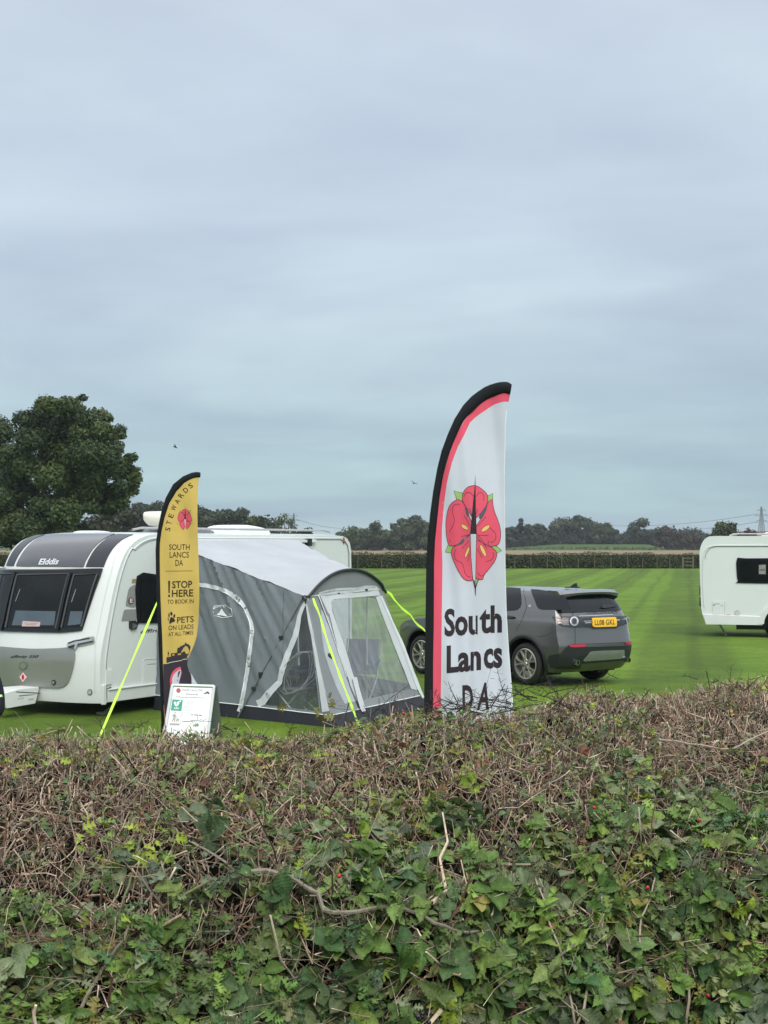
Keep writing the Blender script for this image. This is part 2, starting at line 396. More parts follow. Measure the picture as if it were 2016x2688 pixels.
def build_ground():
    mb = MB(); g = grass_material()
    xs = [-9000, -2500, -800, -300, -120, -60, -30, -15, -8] + [-5 + .5 * i for i in range(21)] + [8, 15, 30, 60, 120, 300, 800, 2500, 9000]
    ys = [-3000, -300, -40, -10, -3, 0, 1, 2] + [2.5 + .25 * i for i in range(24)] + [10, 14, 20, 30, 45, 70, 110, 160, 250, 400, 700, 1500, 4000, 9000]
    vs_ = [(x, y, height(x, y)) for y in ys for x in xs]; w = len(xs)
    mb.add(vs_, [(j * w + i, j * w + i + 1, (j + 1) * w + i + 1, (j + 1) * w + i) for j in range(len(ys) - 1) for i in range(w - 1)], g)
    struct(mk('ground', mb), 'mown striped green camping field', 'ground')
    # stubble strip and the fields behind the far hedge
    st = mat('dry_stubble', (.21, .165, .10), .9, var=.25, vscale=.08, spec=.1)
    mb = MB(); mb.add([(-900, 200, .02), (900, 215, .02), (900, 540, .02), (-900, 540, .02)], [(0, 1, 2, 3)], st)
    struct(mk('stubble_field', mb), 'pale straw coloured strip of field beyond the far hedge', 'field')
    gf = mat('far_pasture', (.060, .085, .030), .9, var=.15, vscale=.02, spec=.1)
    mb = MB(); mb.add([(-1200, 540, .04), (1300, 540, .04), (1300, 900, .04), (-1200, 900, .04)], [(0, 1, 2, 3)], gf)
    struct(mk('far_field', mb), 'green pasture before the distant trees', 'field')
    # low green rise seen above the dark hedge
    mb = MB()
    def hill(u, v):
        x, y = 40 + 72 * u, 548 + 60 * v; k = math.sin(math.pi * min(1, u * 1.0)) ** .6 if 0 < u < 1 else 0
        return Vector((x, y, .05 + 2.3 * min(1, u * 2.2) * (1 if u < .97 else (1 - u) / .03) * min(1, v * 1.4)))
    mb.grid(hill, 30, 6, mat('far_meadow', (.055, .095, .030), .9, var=.12, vscale=.05, spec=.1))
    struct(mk('hillside', mb), 'low bright green rise in the far fields', 'hill')
build_ground()

# ------------------------------------------------------------------ foliage helpers
def leaf_cloud(rng, centres, radii, n, size, pal, up=.25, flat=.8, shell=.55):
    """n small bent leaf-clump faces spread over blobs; returns V,F,colours"""
    k = rng.choice(len(centres), n, p=radii ** 2 / (radii ** 2).sum())
    d = rng.normal(size=(n, 3)); d /= np.linalg.norm(d, axis=1)[:, None]
    r = radii[k] * (shell + (1 - shell) * rng.random(n) ** .6) * (1 + .12 * rng.normal(size=n))
    c = centres[k] + d * r[:, None] * np.array([1, 1, flat])
    nr = d + rng.normal(size=(n, 3)) * .6; nr[:, 2] += up; nr /= np.linalg.norm(nr, axis=1)[:, None]
    t = np.cross(nr, rng.normal(size=(n, 3))); t /= np.linalg.norm(t, axis=1)[:, None]; b = np.cross(nr, t)
    s = (size * (.55 + .9 * rng.random(n)))[:, None]
    q = np.stack([c - t * s, c - b * s * .45 + nr * s * .12, c + t * s, c + b * s * .5 + nr * s * .12], 1)
    V = q.reshape(-1, 3); F = np.arange(n * 4).reshape(n, 4)
    pal = np.array(pal); blobtint = rng.random(len(centres)); w = np.clip(blobtint[k] * .7 + rng.random(n) * .5, 0, .999)
    ii = w * (len(pal) - 1); a = ii.astype(int); f = (ii - a)[:, None]; col = pal[a] * (1 - f) + pal[np.minimum(a + 1, len(pal) - 1)] * f
    col = col * (.85 + .3 * rng.random(n))[:, None]
    return V, F, np.repeat(col, 4, 0)
LEAFM = mat('tree_leaves', (0, 0, 0), .55, spec=.25, var=0, attr='tint', trans=.12)
BARK = mat('bark', (.10, .085, .065), .9, var=.3, vscale=6, bump=.6, bscale=20, spec=.15)
def crown_blobs(rng, h, w, base, k, taper=.0, shape='round'):
    cs, rs = [], []
    for _ in range(k):
        while True:
            p = rng.uniform(-1, 1, 3)
            if (p ** 2).sum() < 1: break
        if shape == 'cone': ww = (1 - (p[2] + 1) / 2 * .85)
        else: ww = 1 - taper * max(0, p[2])
        r = rng.uniform(.16, .30) * (1 if shape != 'cone' else .6)
        cs.append((p[0] * w / 2 * ww * (1 - r), p[1] * w / 2 * ww * (1 - r), base + (h - base) * (.46 + .54 * p[2] * (1 - r * .35)))); rs.append(r * min(w, h - base) * .72)
    return np.array(cs), np.array(rs)
def tree(name, label, X, Y, h, w, n=1500, size=.55, base=.12, k=26, seed=1, pal=((.012, .022, .010), (.030, .048, .018), (.055, .075, .026)), group=None, shape='round', flat=.8, trunk=None, blobs=None, cat='tree', shell=.55, zb=0.0):
    rng = np.random.default_rng(seed)
    t = empty(name, label, cat, (X, Y, zb), 0, group)
    cs, rs = blobs if blobs is not None else crown_blobs(rng, h, w, h * base, k, shape=shape)
    V, F, col = leaf_cloud(rng, cs, rs, n, size, pal, flat=flat, shell=shell)
    npmesh('crown', V, F, col, LEAFM, t)
    mb = MB(); tr = trunk or h * .028; hh = h * .62
    mb.tube([(0, 0, -.2), (tr * .3, 0, hh * .3), (-tr * .4, tr * .3, hh * .65), (0, 0, hh)], [tr * 1.25, tr, tr * .75, tr * .3], BARK, 7)
    order = rng.permutation(len(cs))[:min(14, len(cs))]
    for i in order:
        c = cs[i]; z0 = min(hh * .9, max(h * .12, c[2] * .45)); s0 = Vector((0, 0, z0)); e = Vector(c); mid = s0.lerp(e, .5) + Vector((0, 0, (e - s0).length * .1))
        mb.tube([s0, mid, e], [tr * .42, tr * .25, tr * .06], BARK, 5)
    mk('trunk', mb, t)
    return t
def W_at(px, D): return (px - PW / 2) / FPX * D
# the big tree at the left and its neighbour
def big_tree():
    rng = np.random.default_rng(5); D = 118.0; s = FPX / D
    X0 = W_at(165, D); cs, rs = [], []
    # crown outline as seen: blobs placed on real distances around the trunk
    spec = [(150, 1075, 34), (205, 1085, 30), (110, 1105, 34), (255, 1110, 28), (165, 1130, 44), (75, 1140, 36), (290, 1140, 24), (230, 1150, 40), (120, 1170, 46), (306, 1182, 24),
            (50, 1190, 36), (270, 1190, 38), (195, 1200, 48), (325, 1218, 22), (90, 1225, 46), (310, 1245, 30), (240, 1245, 44), (355, 1256, 20), (30, 1250, 40), (150, 1265, 50), (290, 1290, 34),
            (335, 1280, 22), (75, 1290, 46), (220, 1300, 42), (320, 1312, 22), (20, 1320, 44), (130, 1330, 50), (185, 1350, 44), (260, 1335, 26), (60, 1370, 48), (285, 1328, 20), (110, 1395, 46), (200, 1390, 34), (10, 1400, 40), (300, 1330, 18), (150, 1420, 40), (235,1060,14), (185,1055,16),(140,1048,16),(275,1090,14),(310,1150,13),(342,1200,12),(370,1248,10),(248,1096,30),(188,1072,26),(288,1126,26),(312,1168,22),(335,1205,20),(130,1085,30),(95,1120,32),(345,1235,22),(325,1275,26),(180,1120,44),(240,1200,46),(290,1215,36),(150,1190,50)]
    for px, py, r in spec:
        for dz in ((0,) if r < 25 else (-1, 1)):
            rr = r / s * 1.05; y = dz * rng.uniform(.5, 3.8) + rng.normal() * .5
            cs.append(((px - 165) / s + rng.normal() * .25, y, CAMZ - (py - HORIZ) / s + rng.normal() * .2)); rs.append(rr * rng.uniform(.8, 1.05))
    t = tree('tree', 'large broad dark green tree rising behind the front of the white caravan', X0, D, 15, 11, n=95000, size=.165, seed=5, blobs=(np.array(cs), np.array(rs)), trunk=.42,
         pal=((.018, .034, .016), (.034, .060, .022), (.060, .092, .030), (.085, .115, .034)), shell=.30)
    cs2 = np.array([((px + 30) / s, y, CAMZ - (py - HORIZ) / s) for px, py, y in [(-20, 1110, 1), (15, 1125, -1), (-60, 1130, 0), (-30, 1170, 1), (20, 1180, 1), (-70, 1200, 0), (-10, 1230, 2), (-40, 1290, 0), (0, 1340, 1), (-80, 1300, 1), (-110, 1180, 0), (-120, 1250, 0), (-60, 1370, 0)]])
    tree('tree', 'second dark tree cut by the left edge of the photo', W_at(-30, 124), 124.0, 14, 9, n=26000, size=.18, seed=9, blobs=(cs2, np.array([1.5, 1.1, 1.5, 1.6, 1.2, 1.6, 1.7, 1.7, 1.5, 1.6, 1.6, 1.7, 1.6]) * 1.0), trunk=.35, pal=((.018, .034, .016), (.036, .062, .022), (.064, .092, .028)), shell=.30)
big_tree()
DK = ((.018, .032, .022), (.032, .050, .030), (.052, .070, .036))
GR = ((.020, .036, .016), (.042, .064, .022), (.075, .098, .032))
BR = ((.030, .022, .016), (.052, .036, .022), (.066, .050, .026))
LG = ((.030, .042, .018), (.062, .078, .030), (.10, .11, .045))
G1 = 'trees along the far edge of the fields'
def far(px, top, wpx, D, label, pal=DK, seed=1, n=1500, size=.5, shape='round', k=24, flat=.8, base=.05, zb=0, name='tree', group=G1, shell=.5):
    s = FPX / D; h = (CAMZ - (top - HORIZ) / s - zb) * 1.07
    return tree(name, label, W_at(px, D), D, h, wpx / s, n=n, size=size, base=base, k=k, seed=seed, pal=pal, shape=shape, flat=flat, group=group, shell=shell, zb=zb)
# wooded ridge behind the white caravan: (px, top, width)
ridge = [(300, 1345, 95, 'brownish bushy tree between the big tree and the roof dome', ((.020, .028, .014), (.036, .046, .022), (.05, .058, .028)), 230),
         (355, 1334, 60, 'small dark tree beside the right flank of the big tree', DK, 330), (402, 1322, 70, 'tallest dark tree of the ridge just left of the yellow flag', DK, 330), (452, 1330, 70, 'ridge tree hidden behind the top of the yellow flag', DK, 330),
         (505, 1334, 70, 'ridge tree just left of the yellow flag edge', DK, 330), (548, 1340, 62, 'dark ridge tree just right of the yellow flag', DK, 330),
         (590, 1349, 60, 'dark ridge tree above the roof skylight', DK, 330), (630, 1356, 54, 'lower rounded ridge tree right of the skylight', DK, 330), (668, 1362, 46, 'last green tree at the right end of the wooded ridge', GR, 300)]
for i, (px, top, w, lb, pal, D) in enumerate(ridge):
    far(px, top - 11, w * 1.5, D, lb, pal, 20 + i, n=5000, size=.48, k=32, group='trees on the ridge behind the caravan')
far(745, 1357, 78, 240, 'sparse pale tree with thin see-through crown left of the small pylon', LG, 41, n=1100, size=.22, k=30, group=None, base=.3, shell=.2)
far(795, 1384, 66, 200, 'dark dome-shaped tree peeping over the caravan roof', ((.008, .016, .010), (.016, .026, .014)), 42, n=4500, size=.20, k=40, group=None, shell=.2)
mid = [(950, 1388, 60, 'low tree against the right edge of the caravan', GR), (990, 1371, 84, 'round green tree right of the caravan roof', GR), (1040, 1380, 60, 'green tree in the gap between caravan and white flag', GR), (1085, 1360, 86, 'tall green tree just left of the white flag', GR), (1135, 1354, 90, 'green tree overlapped by the black edge of the white flag', GR), (1195, 1366, 80, 'tree hidden behind the rose of the white flag', GR)]
for i, (px, top, w, lb, pal) in enumerate(mid): far(px, top, w * 1.35, 520, lb, pal, 50 + i, n=4800, size=.60)
right = [(1262, 1372, 70, 'tree behind the right half of the white flag', DK, 'round'), (1342, 1388, 40, 'low dark tree at the right edge of the white flag', DK, 'round'), (1367, 1366, 44, 'narrow dark conifer-like tree right of the white flag', ((.008, .016, .014), (.018, .028, .022)), 'cone'),
         (1402, 1372, 52, 'dark slender tree second right of the white flag', DK, 'round'), (1435, 1384, 46, 'low tree between the slender tree and the tall pale one', DK, 'round'),
         (1472, 1355, 62, 'tall greyish green tree above the parked car', ((.022, .032, .020), (.046, .058, .034), (.075, .085, .05)), 'round'), (1520, 1361, 66, 'tall dark tree right of the greyish one', DK, 'round'),
         (1568, 1370, 62, 'rounded tree with pale tips above the car spoiler', ((.014, .026, .014), (.036, .052, .026), (.07, .085, .045)), 'round'), (1608, 1392, 50, 'low tree in the dip of the tree line', DK, 'round'),
         (1640, 1402, 44, 'lowest dark bushy tree before the broad lone tree', DK, 'round'), (1693, 1366, 84, 'broad spreading tree with airy top left of the right caravan', DK, 'round'),
         (1752, 1386, 56, 'tree with reddish tint right of the broad tree', BR, 'round'), (1790, 1402, 50, 'low reddish brown tree', BR, 'round'), (1822, 1402, 44, 'low brown tree touching the right caravan', BR, 'round')]
for i, (px, top, w, lb, pal, sh) in enumerate(right): far(px, top, w * 1.45, 600, lb, pal, 70 + i, n=4600 if sh == 'round' else 2600, size=.60, shape=sh, k=30 if sh == 'round' else 40)
# lower undergrowth that joins the far trees
def thicket(label, px0, px1, top, D, seed, pal, n, group=None, name='hedgerow'):
    rng = np.random.default_rng(seed); s = FPX / D; x0, x1 = W_at(px0, D), W_at(px1, D); h = CAMZ - (top - HORIZ) / s
    k = max(6, int((x1 - x0) / (h * .35))); cx = np.linspace(0, x1 - x0, k) + rng.normal(size=k) * .5; cs = np.stack([cx, rng.normal(size=k) * 1.0, h * rng.uniform(.3, .62, k)], 1)
    V, F, col = leaf_cloud(rng, cs, h * rng.uniform(.35, .5, k), n, h * .09, pal, shell=.3, flat=1)
    o = npmesh(name, V, F, col, LEAFM); o.location = (x0, D, 0); tag(o, label, 'hedge', group); return o
thicket('dark undergrowth along the foot of the trees right of the white flag', 1225, 1860, 1386, 604, 90, DK, 20000)
thicket('green undergrowth along the foot of the trees between caravan and white flag', 900, 1240, 1386, 524, 91, GR, 13000)
thicket('dark undergrowth filling the foot of the wooded ridge', 180, 700, 1352, 336, 92, DK, 12000)
thicket('low dark hedge line between straw strip and trees', 800, 1540, 1434, 556, 93, ((.02, .022, .014), (.04, .04, .024)), 6000)
thicket('low dark hedge line at the right beyond the straw strip', 1530, 1880, 1434, 545, 94, ((.014, .018, .012), (.03, .03, .02)), 3500)
far(1903, 1369, 104, 260, 'rounded bright green tree rising behind the right caravan roof', GR, 95, n=4500, size=.3, k=34, group=None, shell=.4)
far(1965, 1392, 60, 280, 'low dull green tree right of the rounded tree behind the caravan', BR, 96, n=1500, size=.28, group=None)
# far hedge with fence
def far_hedge():
    rng = np.random.default_rng(77); D = 143.0; n = 52000; x = rng.uniform(-62, 62, n)
    t = rng.random(n); top = 1.52 + .10 * np.sin(x * .31) + .07 * np.sin(x * 1.3 + 1) + .05 * np.sin(x * 3.1)
    ang = rng.uniform(0, math.pi, n)
    z = np.clip(np.sin(ang), 0, 1) ** .55 * top * (.93 + .1 * rng.random(n)); z = np.where(rng.random(n) < .5, z * rng.random(n) ** .5, z); y = -np.cos(ang) * (.75 + .15 * np.sin(x * 1.7)) + rng.normal(size=n) * .08
    c = np.stack([x, y, z], 1); nr = np.stack([rng.normal(size=n) * .5, -np.cos(ang) + rng.normal(size=n) * .4, np.sin(ang) + rng.normal(size=n) * .4], 1); nr /= np.linalg.norm(nr, axis=1)[:, None]
    tt = np.cross(nr, rng.normal(size=(n, 3))); tt /= np.linalg.norm(tt, axis=1)[:, None]; b = np.cross(nr, tt); s = (.075 * (.6 + rng.random(n)))[:, None]
    V = np.stack([c - tt * s, c - b * s * .6, c + tt * s, c + b * s * .6], 1).reshape(-1, 3); F = np.arange(n * 4).reshape(n, 4)
    pal = np.array([(.022, .036, .016), (.042, .058, .022), (.07, .082, .034)]); w = np.clip(.5 + .35 * np.sin(x * .9) * np.sin(x * .23 + 2) + rng.normal(size=n) * .25, 0, .999) * 2; a = w.astype(int); f = (w - a)[:, None]
    col = pal[a] * (1 - f) + pal[np.minimum(a + 1, 2)] * f
    dry = (z > top * .93) & (rng.random(n) < .45); col[dry] = np.array([.14, .095, .06]) * (.6 + .6 * rng.random(dry.sum()))[:, None]
    low = (z < .3) & (y < 0); col[low] = np.array([.085, .12, .04]) * (.6 + .6 * rng.random(low.sum()))[:, None]
    t = empty('hedge', 'long dark clipped hedge along the far side of the mown field', 'hedge', (16, D, 0))
    npmesh('foliage', V, F, np.repeat(col, 4, 0), LEAFM, t)
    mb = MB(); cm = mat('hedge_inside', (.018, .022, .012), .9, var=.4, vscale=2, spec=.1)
    mb.grid(lambda u, v: Vector((-62 + 124 * u, -math.cos(v * math.pi) * .62, math.sin(v * math.pi) ** .5 * 1.36)), 120, 8, cm); mk('core_sheet', mb, t)  # dark core sheet added behind the leaf faces for the shaded inside
    pm = mat('weathered_post', (.085, .08, .055), .85, var=.25, vscale=8)
    posts = [(939, 0), (1002, 0), (1055, 0), (1350, 1), (1394, 1), (1436, 0), (1475, 1), (1517, 1), (1561, 0), (1603, 1), (1648, 0), (1686, 1), (1725, 1), (1757.5, 1)]
    for i, (px, lt) in enumerate(posts):
        e = MB(); e.box((0, 0, .58), (.075, .075, 1.16), pm); e.box((0, 0, 1.175), (.055, .055, .03), pm)
        o = mk('fence_post', e, None, False, .01); o.location = (W_at(px, 141.6), 141.6, 0)
        nm = ['far fence post left of the caravan gap', 'fence post midway between caravan and white flag', 'fence post just left of the white flag', 'first fence post right of the white flag', 'second fence post right of the white flag', 'third fence post right of the white flag', 'fence post above the car roof middle', 'fence post above the car antenna', 'fence post right of the car antenna', 'fence post above the car spoiler', 'fence post right of the car spoiler', 'fence post fourth from the field gate', 'fence post third from the field gate', 'fence post next but one to the field gate'][i]
        o.scale = (1, 1, [1, .93, 1.05, .9, 1.02, .95, 1.08, .9, 1, .94, 1.04, .92, 1.03, .97][i]); o.rotation_euler = (0, [.03, -.04, .02, .05, -.03, .02, -.05, .03, -.02, .04, -.03, .05, -.02, .02][i], 0)
        tag(o, 'weathered wooden ' + nm, 'fence post', 'wooden fence posts before the far hedge')
    g = empty('field_gate', 'small wooden field gate in the far hedge beside the right caravan', 'gate', (W_at(1805, 141.2), 141.2, 0))
    gm = mat('gate_wood', (.12, .115, .07), .8, var=.2, vscale=8)
    for px, hh in ((1792, 1.15), (1819, 1.25)):
        e = MB(); e.box((W_at(px, 141.2) - W_at(1805, 141.2), 0, hh / 2), (.14, .14, hh), gm); mk('gate_post', e, g, False, .01)
    e = MB()
    for z in (.35, .68, 1.05): e.box((.0, 0, z), (1.0, .05, .07), gm)
    mk('gate_rail', e, g, False)
far_hedge()
# distant house roof
def house():
    t = empty('house', 'brown tiled house roof just showing behind the right caravan', 'house', (W_at(2010, 330), 330, 0))
    rf = mat('brown_tiles', (.10, .06, .045), .8, var=.2, vscale=3); wl = mat('brick_wall', (.22, .14, .10), .85, var=.2, vscale=5)
    e = MB(); e.box((0, 0, 1.9), (11, 7, 3.8), wl); mk('wall', e, t, False)
    e = MB(); e.prism([(-4.1, 3.7), (4.1, 3.7), (0, 5.4)], (-6, 0, 0), (0, 1, 0), (0, 0, 1), (12, 0, 0), rf); r = mk('roof', e, t, False)
    e = MB(); e.box((4, 0, 5.6), (.8, .6, 1.0), wl); mk('chimney', e, r, False)
house()
# pylons and cables
def pylon(label, px, top, D, wtop):
    s = FPX / D; h = CAMZ - (top - HORIZ) / s; t = empty('pylon', label, 'pylon', (W_at(px, D), D, 0), .3); m = mat('galvanised_lattice', (.16, .18, .19), .6, .3, var=.05)
    mb = MB(); r = wtop * .045
    def wd(z): return lin([(0, .17), (.55, .085), (.8, .045), (1, .02)], z / h) * h * .55
    lv = [0, .12, .23, .33, .42, .5, .58, .65, .72, .79, .86, .93, 1.0]
    for i in range(len(lv) - 1):
        a, b = wd(lv[i] * h), wd(lv[i + 1] * h); z0, z1 = lv[i] * h, lv[i + 1] * h; cs = [(-1, -1), (1, -1), (1, 1), (-1, 1)]
        for j in range(4):
            p, q = cs[j], cs[(j + 1) % 4]
            mb.tube([(p[0] * a, p[1] * a, z0), (p[0] * b, p[1] * b, z1)], r, m, 4); mb.tube([(p[0] * a, p[1] * a, z0), (q[0] * b, q[1] * b, z1)], r * .6, m, 4); mb.tube([(q[0] * a, q[1] * a, z0), (p[0] * b, p[1] * b, z1)], r * .6, m, 4); mb.tube([(p[0] * b, p[1] * b, z1), (q[0] * b, q[1] * b, z1)], r * .6, m, 4)
    mk('tower', mb, t)
    arms = []
    for z, L in ((.66, .22), (.79, .26), (.92, .18)):
        e = MB(); L = L * h * .6
        for sg in (-1, 1):
            e.tube([(0, 0, z * h + .02 * h), (sg * L, 0, z * h)], r * .9, m, 4); e.tube([(0, 0, z * h - .015 * h), (sg * L, 0, z * h)], r * .9, m, 4); e.tube([(sg * L, 0, z * h), (sg * L, 0, z * h - .03 * h)], r * 1.3, m, 4); arms.append(Vector((sg * L, 0, z * h - .03 * h)))
        mk('crossarm', e, t)
    M = FRAME[t]; return [M @ a for a in arms]
pylon('small pylon seen above the caravan roof left of centre', 771, 1347, 900, 3)
pylon('lattice pylon standing tall behind the right caravan', 1999, 1330, 900, 3)
cab = mat('power_cable', (.07, .08, .09), .6, var=0)
for i, (a, b, sag, lb) in enumerate([((1990, 1349), (1590, 1379), 3, 'upper power cable running left from the tall pylon'), ((1990, 1370), (1700, 1392), 2, 'lower power cable running left from the tall pylon'), ((2008, 1349), (2080, 1346), 1, 'upper power cable leaving the photo at the right'), ((2008, 1369), (2080, 1366), 1, 'lower power cable leaving the photo at the right'), ((776, 1362), (950, 1384), 3, 'thin power cable descending right from the small pylon')]):
    A, B = at(*a, 900), at(*b, 1150 if i != 4 else 1100); e = MB()
    e.tube([A.lerp(B, k / 12) - Vector((0, 0, sag * 4 * (k / 12) * (1 - k / 12))) for k in range(13)], .14, cab, 4); tag(mk('power_cable', e), lb, 'power cable', 'overhead power cables')
def bird(px, py, D, lb, rz):
    e = MB(); m = mat('bird_dark', (.03, .03, .035), .8, var=0); p = at(px, py, D)
    e.tube([(-.22, 0, 0), (-.1, 0, .02), (.1, 0, .01), (.2, 0, 0)], [.02, .06, .06, .01], m, 6)
    for sg in (-1, 1): e.add([(-.08, 0, .03), (.1, 0, .03), (.02, sg * .25, .14), (-.1, sg * .25, .14), (-.12, sg * .5, .03)], [(0, 1, 2, 3), (3, 2, 4)], m)
    o = mk('bird', e); o.location = p; o.rotation_euler = (.5, .3, rz); tag(o, lb, 'bird', None)
bird(460, 1174, 120, 'dark bird flying above the yellow flag', .6)
bird(1086, 1269, 150, 'tiny dark bird flying left of the white flag', 1.7)
# ------------------------------------------------------------------ the white caravan at the left
GELW = mat('white_gelcoat', (.70, .72, .71), .22, spec=.5, var=.02, vscale=1.2, coat=.3)
PLAW = mat('white_plastic', (.68, .71, .70), .35, var=.03)
BLKG = mat('black_gloss', (.010, .011, .014), .12, spec=.3, var=0)
BLKP = mat('black_plastic', (.018, .019, .021), .45, var=.1)
DRKG = mat('tinted_glass', (.008, .010, .011), .05, spec=.22, var=.3, vscale=1.5)
SILV = mat('silver_paint', (.42, .42, .41), .3, .5, var=.03)
GREY = mat('grey_decal', (.26, .27, .27), .4, var=.02)
CHRM = mat('chrome', (.7, .71, .72), .12, 1.0, var=0)
RUBB = mat('rubber', (.018, .018, .018), .8, var=.15, vscale=12)
RED = mat('red_print', (.55, .02, .04), .5, var=0)
WHT = mat('white_print', (.85, .86, .86), .5, var=0)
BLK = mat('black_print', (.02, .018, .022), .6, var=0)
def wheel(mbT, mbR, c, ax, R, w, rim, rimm, spokes=5, double=True, cup=.35):
    """tyre into mbT, alloy rim into mbR. ax points out of the car"""
    ax = Vector(ax); c = Vector(c)
    mbT.lathe([(rim + .005, -w + .02), (rim + .03, -w), (R - .035, -w), (R - .008, -w + .03), (R, -w * .6), (R - .004, -w * .5), (R, -w * .4), (R - .008, -.03), (R - .035, -.004), (R - .08, .006), (rim + .035, .006), (rim + .008, -.006), (rim - .01, -.03)], c, ax, RUBB, 48)
    mbR.lathe([(rim + .008, -.002), (rim - .004, .006), (rim - .016, .002), (rim - .024, -.03), (rim - .03, -.14), (rim * .8, -.16), (.02, -.165)], c, ax, rimm, 48)
    z = Vector((0, 0, 1)); u = ax.cross(z).normalized()
    def pt(g, r, h): return c + (z * math.cos(g) + u * math.sin(g)) * r + ax * h
    for k in range(spokes):
        g = 2 * math.pi * k / spokes + .2
        for sg in ((-1, 1) if double else (0,)):
            a = [pt(g + sg * .10, .055, -.012), pt(g + sg * .14, rim * .45, -.004), pt(g + sg * .235, rim * .8, -.004), pt(g + sg * .29, rim - .012, -.008)]
            vs_ = []; ww = [.024, .018, .017, .026]
            for i, p in enumerate(a):
                t = (a[min(3, i + 1)] - a[max(0, i - 1)]).normalized(); n = t.cross(ax).normalized(); q = ww[i]
                vs_ += [p + n * q - ax * .02, p + n * q * .5 + ax * .006, p - n * q * .5 + ax * .006, p - n * q - ax * .02]
            mbR.add(vs_, [(4 * i + j, 4 * i + j + 1, 4 * i + j + 5, 4 * i + j + 4) for i in range(3) for j in range(3)], rimm)
    mbR.lathe([(.0, .004), (.035, .004), (.04, -.004), (.072, -.006), (.085, -.03)], c, ax, rimm, 20)
    for k in range(5):
        g = 2 * math.pi * k / 5 - .4; mbR.lathe([(0, -.002), (.010, -.002), (.012, -.012)], pt(g, .056, 0), ax, BLKP, 8)

